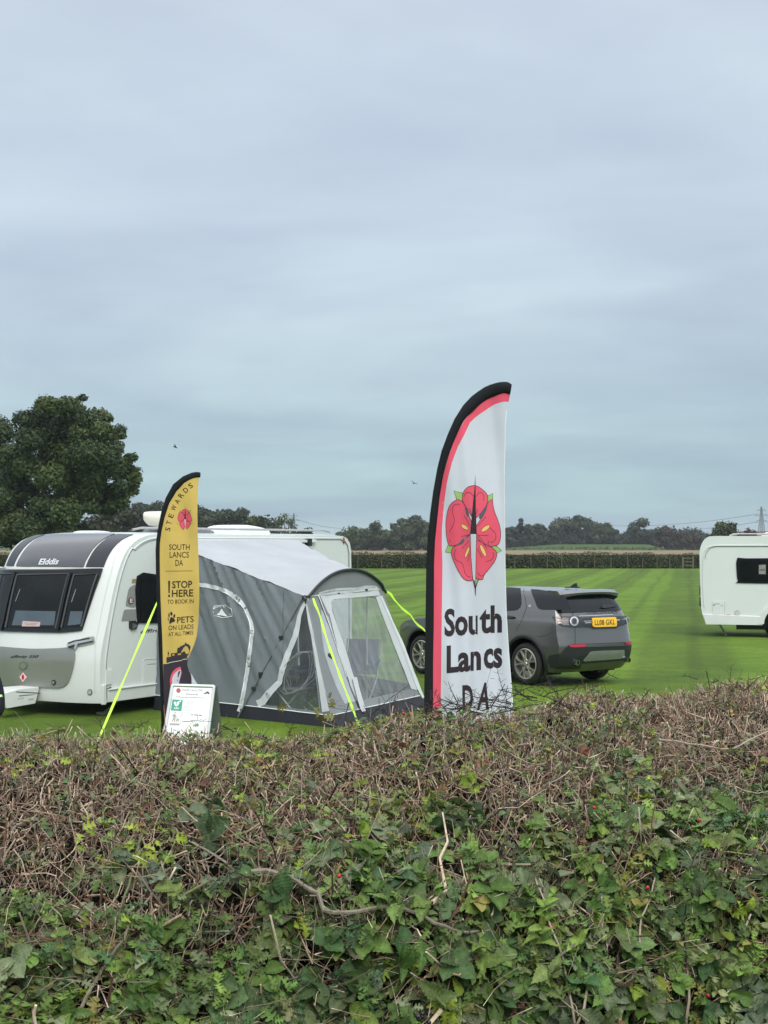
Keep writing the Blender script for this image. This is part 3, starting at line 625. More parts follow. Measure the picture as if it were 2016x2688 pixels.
TH = math.radians(32); CX, CY = -3.99, 20.1
def build_caravan():
    L, Wd, B, rz = 6.42, 2.34, .19, math.pi / 2 - TH
    V = empty('caravan', 'white touring caravan with black front window and grey tent attached at left', 'caravan', (CX, CY, 0), rz); M = FRAME[V]
    keys = [(.2, .02, .2), (.35, .0, .35), (.75, .0, .75), (1.09, .055, 1.09), (1.53, .16, 1.53), (1.97, .30, 1.97), (2.2, .40, 2.19), (2.35, .49, 2.33), (2.5, .61, 2.44), (2.66, .77, 2.525), (2.85, .96, 2.575), (3.1, 1.22, 2.6)]
    def bow(b, v): return B * (1 - abs((b - Wd / 2) / (Wd / 2)) ** 3.2) * max(0, 1 - max(0, (v - 2.2)) / 1.1) + .03 * (1 if v < 1.0 else max(0, 1 - (v - 1) * 3))
    def front0(b, v):
        a, z = spl(keys, v); return Vector((a - bow(b, v), b, z + .03 * (1 - ((b - Wd / 2) / (Wd / 2)) ** 4) * max(0, min(1, (v - 2.3) / .6))))
    fr = surf(front0, 1)
    # check the lift points outward (towards -x)
    if fr(1.1, 1.5, .1).x > front0(1.1, 1.5).x: fr = surf(front0, -1)
    side = lambda a, z, l=0.0: Vector((a, -l, z))
    # shell: front, roof and rear as one skin, plus two side walls
    vk = [.2, .3, .5, .75, .9, 1.09, 1.3, 1.53, 1.75, 1.97, 2.1, 2.2, 2.3, 2.4, 2.5, 2.6, 2.7, 2.8, 2.9, 3.0, 3.1]
    rear = [(3.0, 2.6), (5.9, 2.6), (L - .28, 2.59), (L - .14, 2.55), (L - .05, 2.47), (L - .01, 2.34), (L, 2.1), (L + .02, 1.2), (L + .02, .8), (L + .06, .6), (L + .05, .3), (L, .2)]
    bs = [0, .012, .03, .07, .15, .3, .5, .8, 1.17, 1.54, 1.84, 2.04, 2.19, 2.27, 2.31, 2.328, 2.34]
    mb = MB(); rows = []
    for v in vk: rows.append([front0(b, v) for b in bs])
    for a, z in rear: rows.append([Vector((a + (.05 * (1 - abs((b - Wd / 2) / (Wd / 2)) ** 4) if a > L - .2 else 0), b, z + .03 * (1 - ((b - Wd / 2) / (Wd / 2)) ** 4) * (1 if z > 2.5 else 0))) for b in bs])
    nb = len(bs); mb.add([p for r in rows for p in r], [(j * nb + i, j * nb + i + 1, (j + 1) * nb + i + 1, (j + 1) * nb + i) for j in range(len(rows) - 1) for i in range(nb - 1)], GELW)
    sidep = mat('white_aluminium', (.67, .715, .705), .3, spec=.5, var=.025, vscale=.9, bump=.05, bscale=3)
    for b in (0, Wd):
        prof = [(p[0 if b == 0 else -1].x, p[0 if b == 0 else -1].z) for p in rows]
        prof = [(a, z) for a, z in prof]
        tri = tessellate_polygon([[Vector((a, z, 0)) for a, z in prof]]); mb.add([(a, b, z) for a, z in prof], [tuple(t) for t in tri], sidep)
    mb.add([(.1, .05, .22), (L - .1, .05, .22), (L - .1, Wd - .05, .22), (.1, Wd - .05, .22)], [(0, 1, 2, 3)], BLKP)
    mk('body', mb, V)
    # seams and skirt of the side facing us
    e = MB(); pr = [spl(keys, v) for v in [.2 + .06 * i for i in range(48)]]
    e.tube([(a + .07, -.006, z - (.05 if z > 2.4 else 0)) for a, z in pr] + [(L - .35, -.006, 2.55)], .010, PLAW, 6)
    e.tube([(a + .10, -.003, z - (.075 if z > 2.4 else 0)) for a, z in pr] + [(L - .35, -.003, 2.525)], .005, GREY, 5)
    e.tube([(L - .35, -.006, 2.53), (L - .22, -.006, 2.50), (L - .13, -.006, 2.42), (L - .09, -.006, 2.28), (L - .08, -.006, 1.2), (L - .06, -.006, .3)], .012, GREY, 6)
    mk('trim', e, V)
    e = MB(); e.box((L / 2 + .06, -.012, .29), (L - .1, .03, .17), PLAW); e.box((L / 2 + .06, -.02, .385), (L - .1, .05, .02), PLAW); e.box((.03, -.014, .32), (.06, .05, .28), PLAW); mk('skirt', e, V, bevel=.006)
    e = MB(); e.box((1.5 + 1.9, -.03, 2.5), (3.7, .05, .05), mat('awning_rail_white', (.72, .74, .74), .4)); e.box((5.02, -.045, 2.48), (.10, .08, .13), BLKP); mk('awning_rail', e, V, bevel=.004)
    # front: black upper panels
    def band(b0, b1, v0, v1): return [(b0, v0), (b1, v0), (b1, v1), (b0, v1)]
    bl = lambda x, y: inv(fr, M, x, y, (.6, 2.0))
    b1, v1 = bl(220, 1488.5); b2, _ = bl(225.5, 1488.5); b3, _ = bl(273, 1488); bc = Wd / 2
    bl_, _ = bl(42.5, 1488.5); half = (bl_ - b1) / 2; mid = (bl_ + b1) / 2
    vt = 2.82
    decal('upper_panel', fr, M, [([band(b1, bl_, v1, vt)], mat('sunroof_glass', (.030, .030, .036), .10, spec=.8, var=0, coat=.6))], V, (.1, .06), px=False, thick=.012, lift=.014)
    upm = mat('charcoal_vinyl', (.016, .018, .026), .28, spec=.5, var=.03)
    decal('upper_panel', fr, M, [([band(b3, b2, v1, vt)], upm)], V, (.1, .06), px=False, thick=.01, lift=.010)
    decal('upper_panel', fr, M, [([band(bl_ + (b1 - b2) * -1 * -1 + .04, 2 * mid - b3, v1, vt)], upm)], V, (.1, .06), px=False, thick=.01, lift=.010)
    t = decal('lettering', fr, M, [(text('Elddis', (103, 1484), (155, 1483.5), (106, 1469), .02, .25), mat('silver_letters', (.72, .73, .74), .25, .3, var=0))], V, .1, px=True, thick=.008, lift=.024, guess=(.9, 2.1))
    # window unit
    frame = [(0 - 90, 1500), (0, 1498), (150, 1497.5), (270.5, 1494), (264, 1515), (216.5, 1655), (190, 1658.5), (153.7, 1661), (100, 1660), (0, 1656.7), (-90, 1648)]
    w = decal('front_window', fr, M, [([frame], BLKG)], V, .12, thick=.03, lift=.028, guess=(1, 1.8))
    W2 = [(52.4, 1513), (182.6, 1510.5), (148.5, 1648.6), (19, 1646.8)], [(201, 1513), (256.5, 1511.5), (214.5, 1645), (164.5, 1647.2)], [(-80, 1512), (38, 1510), (3, 1648), (-85, 1642)]
    for i, q in enumerate(W2):
        decal('pane', fr, M, [([q], DRKG)], w, .12, thick=.004, lift=.036, guess=(1, 1.8))
    e = [stroke([(q[3][0] + 1, q[3][1] + 2), (q[0][0] - 2, q[0][1] - 2), (q[1][0] + 2, q[1][1] - 2), (q[2][0] + 2, q[2][1] + 2)], 3.6) for q in W2]
    for s_ in e: decal('window_frame', fr, M, [(s_, mat('frame_grey', (.055, .058, .062), .35, var=.05))], w, .12, thick=.02, lift=.05, guess=(1, 1.8))
    decal('window_frame', fr, M, [(stroke([(190, 1505), (155, 1655)], 6) + stroke([(45, 1504), (8, 1655)], 6) + stroke([(-90, 1503), (0, 1501), (150, 1501), (268, 1498)], 5), BLKG)], w, .12, thick=.03, lift=.056, guess=(1, 1.8))
    seat = mat('blue_grey_cushion', (.075, .10, .13), .8, var=.1)
    decal('seat_back', fr, M, [([[(46, 1604), (151, 1606), (146, 1643), (36, 1643)], [(189, 1606), (221, 1606), (214, 1640), (181, 1644)]], seat)], w, .12, lift=.038, guess=(1, 1.5))
    decal('notice_card', fr, M, [([[(65, 1632), (111, 1634.5), (109, 1646.5), (62, 1646)]], mat('pink_card', (.55, .40, .38), .7)), (stroke([(68, 1637), (80, 1637.5)], 1) + stroke([(83, 1637.5), (105, 1638)], 1) + stroke([(72, 1641.5), (100, 1642)], 1), mat('faded_print', (.30, .16, .15), .6), .002)], w, .12, lift=.040, guess=(1, 1.5))
    for st_ in ([(58, 1548), (46, 1580)], [(203, 1549), (192, 1582)]): decal('window_stay', fr, M, [(stroke(st_, 1.4), mat('stay_metal', (.4, .42, .42), .3, .8))], w, .12, lift=.040, guess=(1, 1.5))
    # white rail between panels and window
    decal('trim', fr, M, [(stroke([(-90, 1491), (0, 1491.5), (150, 1492), (272, 1490.5)], 4.5), WHT), ], V, .12, thick=.02, lift=.03, guess=(1, 2))
    decal('trim', fr, M, [(stroke([(-90, 1497), (0, 1496.5), (150, 1496.5), (270, 1494.5)], 3), mat('bronze_strip', (.20, .18, .16), .35, .3))], V, .12, thick=.01, lift=.026, guess=(1, 2))
    # gas locker lid
    lk = curve2([(0, 1697), (80, 1703), (150, 1702), (181, 1700), (194, 1706), (198, 1716), (195, 1745), (187, 1775), (178, 1794), (160, 1804), (120, 1804), (60, 1802), (0, 1799)], 4)
    lock = mat('locker_silver', (.30, .30, .28), .30, .45, var=.03, coat=.3)
    l = decal('gas_locker', fr, M, [([lk + [(-90, 1792), (-90, 1690)]], lock)], V, .1, thick=.02, lift=.022, guess=(1, .9))
    decal('lid_band', fr, M, [([curve2([(-90, 1686), (0, 1697), (80, 1703), (150, 1702), (181, 1700)], 4) + curve2([(190, 1706), (150, 1711), (80, 1713), (0, 1706), (-90, 1696)], 4)], mat('dark_band', (.10, .105, .10), .35, .3))], l, .1, lift=.026, guess=(1, 1))
    decal('lettering', fr, M, [(text('affinity 550', (30, 1729), (102, 1729), (33, 1720), .012, .25), BLK)], l, .12, lift=.026, guess=(1, .9))
    decal('badge', fr, M, [([oval(64.5, 1747, 11, 11)], SILV, .004), ([oval(64.5, 1747, 8, 8)], lock, .008), (stroke(oval(64.5, 1747, 9.5, 9.5), 1.6, True), CHRM, .010)], l, .12, lift=.026, guess=(1, .9))
    decal('gas_sign', fr, M, [([[(64, 1764.5), (74, 1777), (63, 1790), (54.5, 1777)]], mat('pale_pink', (.78, .58, .55), .6)), ([oval(64, 1777, 3.4, 7)], RED, .004)], l, .1, lift=.026, guess=(1, .8))
    decal('lock', fr, M, [([oval(144.5, 1791, 5, 7)], BLKP, .01), ([oval(144.5, 1791, 2.6, 3.6)], SILV, .014)], l, .1, thick=.01, lift=.026, guess=(.6, .6))
    decal('marker_lamp', fr, M, [([oval(236, 1817, 6.3, 8)], BLKP, .004), ([oval(236, 1817, 4.8, 6)], mat('lamp_lens', (.5, .5, .48), .1, .2), .010)], V, .1, thick=.01, guess=(.2, .4))
    # grab handle recess
    gh = decal('grab_handle', fr, M, [([curve2([(214, 1677), (240, 1671), (247, 1672), (248.5, 1680), (247, 1690), (230, 1694), (212, 1698), (205, 1694)], 4, True)], mat('recess_grey', (.30, .31, .30), .5))], V, .08, lift=.004, guess=(.2, 1))
    decal('grip', fr, M, [(stroke([(181, 1694), (198, 1689), (214, 1687), (246, 1680)], [9, 9, 6, 6]) + stroke([(205, 1690), (200, 1704)], [7, 4]), mat('handle_silver', (.42, .44, .44), .25, .7)), (stroke([(184, 1690), (200, 1684), (238, 1677)], 2.5), BLKP, .01), (stroke([(184, 1700), (198, 1697)], 3), BLKP, .01)], gh, .08, thick=.03, lift=.045, guess=(.3, 1))
    decal('seam', fr, M, [(stroke(curve2([(-90, 1796), (20, 1804.5), (165, 1806), (205, 1806.5), (222, 1816), (236, 1829), (250, 1831), (257, 1838)], 4), 1.3), GREY)], V, .1, lift=.003, guess=(1, .5))
    decal('seam', fr, M, [(stroke([(249, 1822), (250, 1730), (252, 1680), (268, 1600), (293, 1500), (313, 1440), (340, 1408)], 1.1), mat('seam_line', (.5, .52, .52), .5))], V, .1, lift=.003, guess=(.05, 1))
    decal('front_step', fr, M, [(stroke([(-90, 1800), (15, 1813), (165, 1845), ], 1.0), GREY)], V, .1, lift=.002, guess=(1, .4)) if False else None
    # side furniture
    S = lambda pts: pts
    sd = lambda n, it, par=V, **k: decal(n, side, M, it, par, .3, guess=(.6, 1.3), **k)
    w = sd('side_window', [([curve2([(359, 1512), (420, 1510), (480, 1512), (480, 1625), (420, 1635), (364, 1635), (359, 1628)], 3, True)], BLKG)], thick=.02, lift=.02)
    sd('pane', [([[(367, 1522), (470, 1520), (470, 1618), (366, 1626)]], DRKG)], w, lift=.024)
    sd('decal', [([curve2([(335, 1556), (338, 1546), (345, 1539), (358, 1538), (358, 1591), (334, 1592), (330, 1585)], 3, True)], GREY), ([[(324, 1605), (327, 1600), (358, 1599), (358, 1629), (318, 1631)]], GREY), ([[(347, 1520), (358, 1519), (358, 1531), (345, 1531)]], mat('gold_decal', (.30, .25, .12), .5))])
    sd('badge', [([oval(343, 1577, 8, 9.5)], CHRM, .004), ([oval(343, 1577, 6, 7)], mat('badge_red', (.35, .08, .08), .3), .006), (text('E', (340, 1582), (346, 1582), (340.5, 1572), .01), WHT, .008)])
    sd('vent_cowl', [([[(338, 1630), (352, 1629), (359, 1638), (355, 1650), (343, 1653), (338, 1648)]], BLKP), ([[(343, 1635), (354, 1640), (353, 1646), (342, 1651)]], CHRM, .012)], thick=.03, lift=.03)
    sd('lettering', [(text('affinity', (367, 1666), (440, 1660), (369, 1653), .012, .2), BLK)])
    sd('service_hatch', [([[(374, 1735), (378, 1731), (450, 1727), (450, 1795), (379, 1800), (374, 1797)]], PLAW)], thick=.012, lift=.014)
    sd('seam', [(stroke([(374, 1735), (378, 1731), (450, 1727)], 1) + stroke([(374, 1797), (379, 1801), (450, 1795)], 1.6) + stroke([(384, 1744), (408, 1742)], 1.2) + stroke([(408, 1753), (425, 1751)], 1.2), GREY)], lift=.018)
    sd('socket_cover', [([[(276, 1760), (292, 1757), (292, 1795), (275, 1798)]], PLAW, .01)], thick=.02, lift=.012)
    sd('marker_lamp', [([[(271, 1809), (292, 1803), (291, 1814), (270, 1817)]], BLKP), ([[(273.5, 1811), (289.5, 1806), (289, 1811.5), (273, 1815)]], mat('reflector', (.35, .33, .28), .2, .3), .004)])
    sd('badge', [([oval(902, 1420, 3.5, 10)], CHRM), ([oval(902, 1420, 2.2, 7.5)], RED, .004)], lift=.004) if True else None
    # roof: rail, skylights
    e = MB()
    e.tube([(.9, .25, 2.66), (1.1, .25, 2.69), (5.9, .25, 2.69), (6.1, .25, 2.66)], .018, SILV, 6); mk('roof_rail', e, V)
    def bubble(nm, a, b, la, lb, h, m, mats2=None):
        e = MB()
        def f(u, v):
            x, y = u * 2 - 1, v * 2 - 1; k = (1 - abs(x) ** 6) ** .5 * (1 - abs(y) ** 6) ** .5
            return Vector((a + x * la / 2, b + y * lb / 2, 2.6 + h * k * (1 - .25 * max(0, x))))
        e.grid(f, 16, 16, m); return mk(nm, e, V)
    bubble('skylight', 2.55, .75, 1.0, .8, .13, mat('smoked_dome', (.12, .13, .14), .15)); bubble('skylight', 4.05, .75, 1.0, .8, .17, PLAW); bubble('roof_vent', 1.6, 1.7, .5, .5, .06, PLAW)
    # running gear and hitch
    for b, ax in ((.10, (0, -1, 0)), (Wd - .10, (0, 1, 0))):
        t1, t2 = MB(), MB(); wheel(t1, t2, (3.4, b, .33), ax, .33, .18, .20, SILV); ty = mk('tyre', t1, V); mk('wheel_rim', t2, ty)
    e = MB(); e.box((3.2, Wd / 2, .30), (6.0, .9, .14), BLKP); mk('chassis', e, V)
    for b in (.28, Wd - .28):
        e = MB(); e.tube([(.75, b, .22), (.35, b, .02)], .022, mat('zinc_leg', (.35, .36, .36), .4, .8), 8); e.box((.33, b, .015), (.14, .12, .03), SILV); mk('corner_steady', e, V)
    h = MB(); ux = [(.0, .24), (-.95, .24), (-1.05, .18), (-.98, .12), (.0, .12)]
    bm_ = Wd / 2
    h.prism([(-.22, .40), (-.62, .41), (-.98, .36), (-.86, .15), (-.30, .17)], (0, bm_ - .19, 0), (1, 0, 0), (0, 0, 1), (0, .38, 0), PLAW)
    hf = mk('hitch_cover', h, V, bevel=.012)
    hs = lambda a, z, l=0.0: Vector((a, bm_ - .19 - l, z))
    decal('lettering', hs, M, [(text('AL-KO', (46, 1836), (62, 1834), (46, 1832), .01, .1), mat('pale_grey_print', (.35, .36, .37), .5, var=0))], hf, .3, lift=.004, guess=(-.6, .3)); decal('lettering', hs, M, [(text('AL-KO', (73, 1838), (87, 1837), (74, 1833.5), .01, .2), RED)], hf, .3, lift=.004, guess=(-.6, .3))
    decal('slot', hs, M, [([[(42, 1815), (111, 1819), (111, 1821), (42, 1817)], [(48, 1826), (80, 1823), (95, 1823), (50, 1827.5)]], BLK)], hf, .3, lift=.004, guess=(-.6, .3))
    h = MB(); h.tube([(-.2, bm_, .2), (-1.5, bm_, .30), (-1.62, bm_, .32)], [.05, .045, .03], mat('galvanised', (.3, .31, .32), .45, .7), 8); h.tube([(-1.25, bm_ - .12, .55), (-1.25, bm_ - .12, .12)], .03, SILV, 8); mk('tow_hitch', h, V)
    h = MB(); h.lathe([(.0, -.03), (.09, -.03), (.11, 0), (.09, .03), (0, .03)], (-1.25, bm_ - .12, .11), (0, 1, 0), RUBB, 16); mk('jockey_wheel', h, V)
    # satellite dome on the roof is separate thing resting on it
    D = empty('satellite_dish', 'cream folded satellite dish standing on the white caravan roof by the yellow flag', 'satellite dish', M @ Vector((2.10, .62, 2.60)), rz - 1.02)
    e = MB()
    # lens-shaped shell seen edge-on, tapering to the left
    prof = [(-.36, .30, .02), (-.345, .28, .07), (-.28, .25, .11), (-.12, .235, .13), (.08, .23, .13), (.24, .24, .11), (.30, .26, .07), (.32, .28, .02)]
    n = 16; vs_ = []
    for x, zc, r in prof:
        for k in range(n):
            g = 2 * math.pi * k / n; vs_.append((x, math.cos(g) * r * 1.7, zc + math.sin(g) * r))
    e.add(vs_, [(i * n + k, i * n + (k + 1) % n, (i + 1) * n + (k + 1) % n, (i + 1) * n + k) for i in range(len(prof) - 1) for k in range(n)] + [tuple(range(n)), tuple(range((len(prof) - 1) * n, len(prof) * n))], mat('cream_plastic', (.62, .60, .52), .35, var=.04, coat=.2))
    mk('dish_shell', e, D); e = MB(); e.tube([(.1, 0, -.02), (.1, 0, .16)], .09, PLAW, 12); e.box((.1, 0, 0), (.35, .35, .05), PLAW); mk('mount', e, D)
build_caravan()

# ------------------------------------------------------------------ grey awning tent
E1 = Vector((math.sin(TH), math.cos(TH), 0)); OUT = Vector((math.cos(TH), -math.sin(TH), 0)); C0 = Vector((CX, CY, 0))
def tp(a, o, z): return C0 + E1 * a + OUT * o + Vector((0, 0, z))
def build_tent():
    base = tp(1.3, 1.3, 0)
    T = empty('awning_tent', 'grey and white awning tent pitched against the white caravan', 'tent', base); M = FRAME[T]
    fab = lambda n, c, **k: mat(n, c, .75, spec=.2, var=.07, vscale=1.5, bump=.25, bscale=5, **k)
    gs = fab('grey_tent_cloth', (.160, .184, .203)); wr = fab('silver_roof_cloth', (.42, .445, .475), trans=.08); lg = fab('light_grey_tape', (.52, .55, .57)); dk = fab('dark_skirt_cloth', (.026, .028, .036)); mg = fab('mid_grey_cloth', (.22, .235, .25))
    pv = film_mat('clear_plastic', (.88, .91, .91), .20); pv2 = film_mat('clear_plastic_dark', (.84, .87, .87), .07)
    A, Bp = tp(1.25, .02, 2.50), tp(4.69, .02, 2.52); P1, P2 = tp(1.3, 2.6, 1.716), tp(3.33, 2.6, 1.762)
    G1, G2 = tp(.89, 3.31, .15), tp(3.65, 3.05, .15); GA, GB = tp(1.12, .02, .22), tp(4.8, .02, .22)
    base_v = Vector(base)
    wig = lambda s, k: math.sin(s * k) * .5 + math.sin(s * k * 2.3 + 1.3) * .3 + math.sin(s * k * 4.9 + 2) * .2
    def arch(p): return P1.lerp(P2, p) + Vector((0, 0, .335 * max(0, 1 - abs(2 * p - 1.06) ** 2.2) if p < .999 and p > .001 else 0))
    def roof0(p, q):
        r = A.lerp(Bp, p).lerp(arch(p), q); k = math.sin(math.pi * max(0, min(1, q)))
        w = .018 * wig(p * 9 - q * 7, 3.1) * k + .010 * wig(p * 14 + q * 11, 2.3) * k
        r.z += -.05 * k * math.sin(math.pi * max(0, min(1, p))) + w; return r - base_v
    roof = surf(roof0, 1)
    if roof(.5, .5, .1).z < roof0(.5, .5).z: roof = surf(roof0, -1)
    # left wall: p along the foot from caravan to front, q from top to bottom; folds run down from the upper edge
    def lw0(p, q):
        t = A.lerp(P1, p); g = GA.lerp(G1, p); r = t.lerp(g, q)
        n = (G1 - GA).cross(Vector((0, 0, 1))).normalized(); f = p * 1.0 - q * .42 + .1 * q * q
        amp = .030 * min(1, p * 4) * (1 - .55 * q) * (1 if p < .72 else max(.25, 1 - (p - .72) * 4))
        r = r + n * (amp * 1.1 * wig(f * 10, 3.7) + amp * .38 * (1 - abs(math.sin(f * 41 + q * 2))) ** 2 + .016 * wig(p * 23 - q * 9, 1.9) * (1 - p)); return r - base_v
    lw = surf(lw0, 1); out_l = -E1
    if (lw(.5, .5, .1) - lw0(.5, .5)).dot(out_l) < 0: lw = surf(lw0, -1)
    def fw0(p, q):
        t = arch(p) if 0 <= p <= 1 else P1.lerp(P2, p); g = G1.lerp(G2, p); tt = P1.lerp(P2, p)
        r = tt.lerp(g, q) if q >= 0 else tt + (arch(p) - tt) * (-q)
        r = r + OUT * (-.03 * math.sin(math.pi * max(0, min(1, q))) * math.sin(math.pi * max(0, min(1, p)))) + OUT * .008 * wig(p * 7 + q * 3, 2.2); return r - base_v
    fw = surf(fw0, 1)
    if (fw(.5, .5, .1) - fw0(.5, .5)).dot(OUT) < 0: fw = surf(fw0, -1)
    e = MB(); e.grid(lambda u, v: roof(u, v, .004), 50, 50, wr); mk('roof', e, T)
    # left wall with a real hole for the triangular window
    hole_px = [(803, 1582), (845, 1868), (685, 1848), (700, 1822), (727, 1795), (735, 1760), (752, 1715), (770, 1672), (781, 1630), (797, 1588)]
    hole = []; g = (.9, .5)
    for p in hole_px: g = inv(lw, M, *p, g); hole.append(g)
    def walled(name, fn, hole, m, parent, nu, nv):
        bm = bmesh.new(); outer = [(0, 0), (1, 0), (1, 1), (0, 1)]
        tri = tessellate_polygon([[Vector((a, b, 0)) for a, b in outer], [Vector((a, b, 0)) for a, b in hole]]); vv = [bm.verts.new((a, b, 0)) for a, b in outer + hole]
        for t in tri:
            try: bm.faces.new([vv[i] for i in t])
            except ValueError: pass
        for ax, n in ((0, nu), (1, nv)):
            for k in range(1, n):
                co = [0, 0, 0]; no = [0, 0, 0]; co[ax] = k / n; no[ax] = 1; bmesh.ops.bisect_plane(bm, geom=bm.verts[:] + bm.edges[:] + bm.faces[:], plane_co=co, plane_no=no)
        bm.verts.index_update(); e = MB(); e.add([fn(v.co.x, v.co.y, 0) for v in bm.verts], [[v.index for v in f.verts] for f in bm.faces], m); bm.free(); return mk(name, e, parent)
    sw = walled('side_wall', lw, hole, gs, T, 70, 30)
    D = lambda n, fn, it, par=T, g=(.9, .5), **k: decal(n, fn, M, it, par, .05, guess=g, **k)
    D('side_window', lw, [([hole_px], pv2)], lift=-.002)
    bt = [(803, 1575), (786, 1618), (776, 1668), (758, 1712), (741, 1758), (735, 1790), (706, 1820), (690, 1842), (676, 1848)]
    D('window_tape', lw, [(stroke(bt, [7, 11, 14, 15, 15, 14, 18, 20, 20]), lg)], lift=.006)
    D('window_tape', lw, [(stroke([(804, 1578), (812, 1620), (826, 1690), (842, 1780), (856, 1868)], [6, 9, 11, 15, 20]), lg)], lift=.006)
    D('door_zip', lw, [(stroke(curve2([(519, 1535), (545, 1538), (580, 1547), (612, 1562), (636, 1585), (650, 1612), (661, 1640), (661, 1670), (656, 1710), (650, 1760), (643, 1800), (634, 1850), (627, 1868)], 5), [9] * 0 + [10.5] * 61), lg)], lift=.008, g=(.3, .4))
    D('door_zip', lw, [(stroke(curve2([(519, 1539), (580, 1551), (634, 1590), (657, 1645), (654, 1700), (640, 1800), (626, 1866)], 6), 1.6), WHT)], lift=.012, g=(.3, .4))
    D('seam', lw, [(stroke([(745, 1546), (744, 1680), (742, 1740)], 1.1), mat('dark_thread', (.08, .085, .09), .7))], lift=.006)
    # emblem: white peaks inside swooshes
    k = crop(500, 1360, 1659 / 620)
    D('emblem', lw, [([k([(185, 680), (220, 635), (262, 692)])], WHT), ([s for q in (k([(162, 635), (170, 618), (228, 612), (238, 628)]), k([(160, 640), (185, 625), (220, 622)]), k([(160, 655), (170, 685), (225, 700)]), k([(240, 610), (290, 640), (296, 690), (270, 672)]), k([(215, 700), (262, 696), (296, 688)])) for s in stroke(q, 1.6)], WHT)], lift=.006, g=(.3, .5))
    # white seam and dark mud wall along the foot
    def skirt(name, fn, q0, foot, p0=0, p1=1):
        e = MB()
        def f(u, v):
            a = fn(p0 + (p1 - p0) * u, 1.0, .002); b = foot(u) - base_v; r = a.lerp(b, v); r = r + (b - a).cross(Vector((0, 0, 1))) * 0
            r.z += .006 * wig(u * 14 + v * 3, 2.7) * math.sin(v * math.pi); return r
        e.grid(f, 40, 6, dk); return mk(name, e, T)
    F1, F2 = tp(.83, 3.48, .004), tp(3.75, 3.22, .004)
    skirt('mud_wall', lw, 1, lambda u: tp(1.10, .0, .004).lerp(F1, u)); skirt('mud_wall', fw, 1, lambda u: F1.lerp(F2, u))
    seam_l = [lw(i / 24, 1.0, .006) for i in range(25)]; seam_f = [fw(i / 24, 1.0, .006) for i in range(25)]
    e = MB(); e.tube(seam_l, .007, WHT, 5); e.tube(seam_f, .007, WHT, 5); mk('piping', e, T)
    # front wall: hole for the big window
    fh = [(868, 1577), (874, 1572), (976, 1565.5), (985, 1572), (1083, 1809), (948, 1840), (944, 1836)]
    fh = [(868, 1580), (876, 1573), (978, 1564.5), (987, 1570), (1082, 1808), (950, 1838)]
    hole = []; g = (.4, .3)
    for p in fh: g = inv(fw, M, *p, g); hole.append((min(.985, max(.01, g[0])), min(.99, max(.005, g[1]))))
    walled('front_wall', fw, hole, mg, T, 30, 24)
    e = MB()
    def cap(u, v):
        a = P1.lerp(P2, u); return a.lerp(arch(u), v) - base_v
    e.grid(cap, 40, 6, mg); mk('front_gable', e, T)
    D('front_window', fw, [([fh], pv)], lift=-.002, g=(.4, .3))
    D('window_tape', fw, [(stroke([(836, 1557), (860, 1551), (935, 1545), (988, 1541), (994, 1556)], [3, 5, 5, 5, 2]) , lg)], lift=.006, g=(.4, .1))
    D('window_frame', fw, [([[(829, 1561), (840, 1558), (920, 1549), (990, 1541.5), (997, 1562), (976, 1565), (876, 1573), (868, 1580), (871, 1600), (862, 1612)], [(862, 1606), (870, 1600), (905, 1700), (950, 1838), (938, 1842), (893, 1728)], [(986, 1568), (997, 1562), (1050, 1680), (1098, 1806), (1092, 1812), (1078, 1808), (1040, 1710)]], lg)], lift=.006, g=(.3, .4))
    D('curtain', fw, [([curve2([(843, 1600), (842, 1650), (851, 1710), (866, 1760), (886, 1810), (905, 1848)], 4) + [(948, 1838), (893, 1728), (862, 1620)]], fab('pale_curtain', (.40, .43, .46)))], lift=.003, g=(.2, .5))
    D('zip', fw, [(stroke([(834, 1566), (862, 1640), (893, 1728), (910, 1780), (935, 1845), (944, 1868)], 1.6), mat('zip_black', (.05, .05, .055), .6))], lift=.012, g=(.2, .5))
    D('zip', fw, [(stroke([(830, 1562), (860, 1632), (890, 1722), (908, 1777)], 1.4), WHT)], lift=.014, g=(.2, .5))
    D('tape', fw, [(stroke([(926, 1780), (940, 1835), (948, 1862), (956, 1880)], [12, 13, 12, 6]), lg)], lift=.03, g=(.3, .9))
    D('tape', fw, [(stroke([(999, 1565), (1050, 1680), (1097, 1805), (1110, 1832)], [5, 7, 9, 6]), mat('clear_edge', (.62, .66, .68), .5))], lift=.012, g=(.95, .5))
    D('toggle', fw, [([[(884, 1557), (889, 1556), (890, 1559), (885, 1559)], [(957, 1547), (963, 1546), (962, 1550), (958, 1551)], [(860, 1716), (868, 1715), (868, 1722), (873, 1729), (869, 1729), (860, 1722)]], BLK)], lift=.02, thick=.01, g=(.4, .1))
    # right wall (turned away) and black gable hoop
    rw0 = lambda u, v: Bp.lerp(P2, u).lerp(GB.lerp(G2, u), v) - base_v
    rw = surf(rw0, 1); rh = [(.30, .30), (.90, .14), (.94, .90), (.22, .92)]
    walled('side_wall', rw, rh, gs, T, 16, 12); decal('side_window', rw, M, [([rh], pv2)], T, .08, px=False, lift=.002)
    e = MB(); e.grid(lambda u, v: (GB.lerp(G2, u)).lerp(tp(4.8, 0, 0).lerp(F2, u), v) - base_v, 20, 3, dk); mk('mud_wall', e, T)
    e = MB(); hoop = [arch(i / 40) + OUT * .02 - base_v for i in range(41)]; e.tube([hoop[0] - Vector((0, 0, .04))] + hoop + [P2 + OUT * .03 + E1 * .05 - Vector((0, 0, .05)) - base_v], .022, BLKP, 8); mk('hoop_sleeve', e, T)
    e = MB(); rf = []
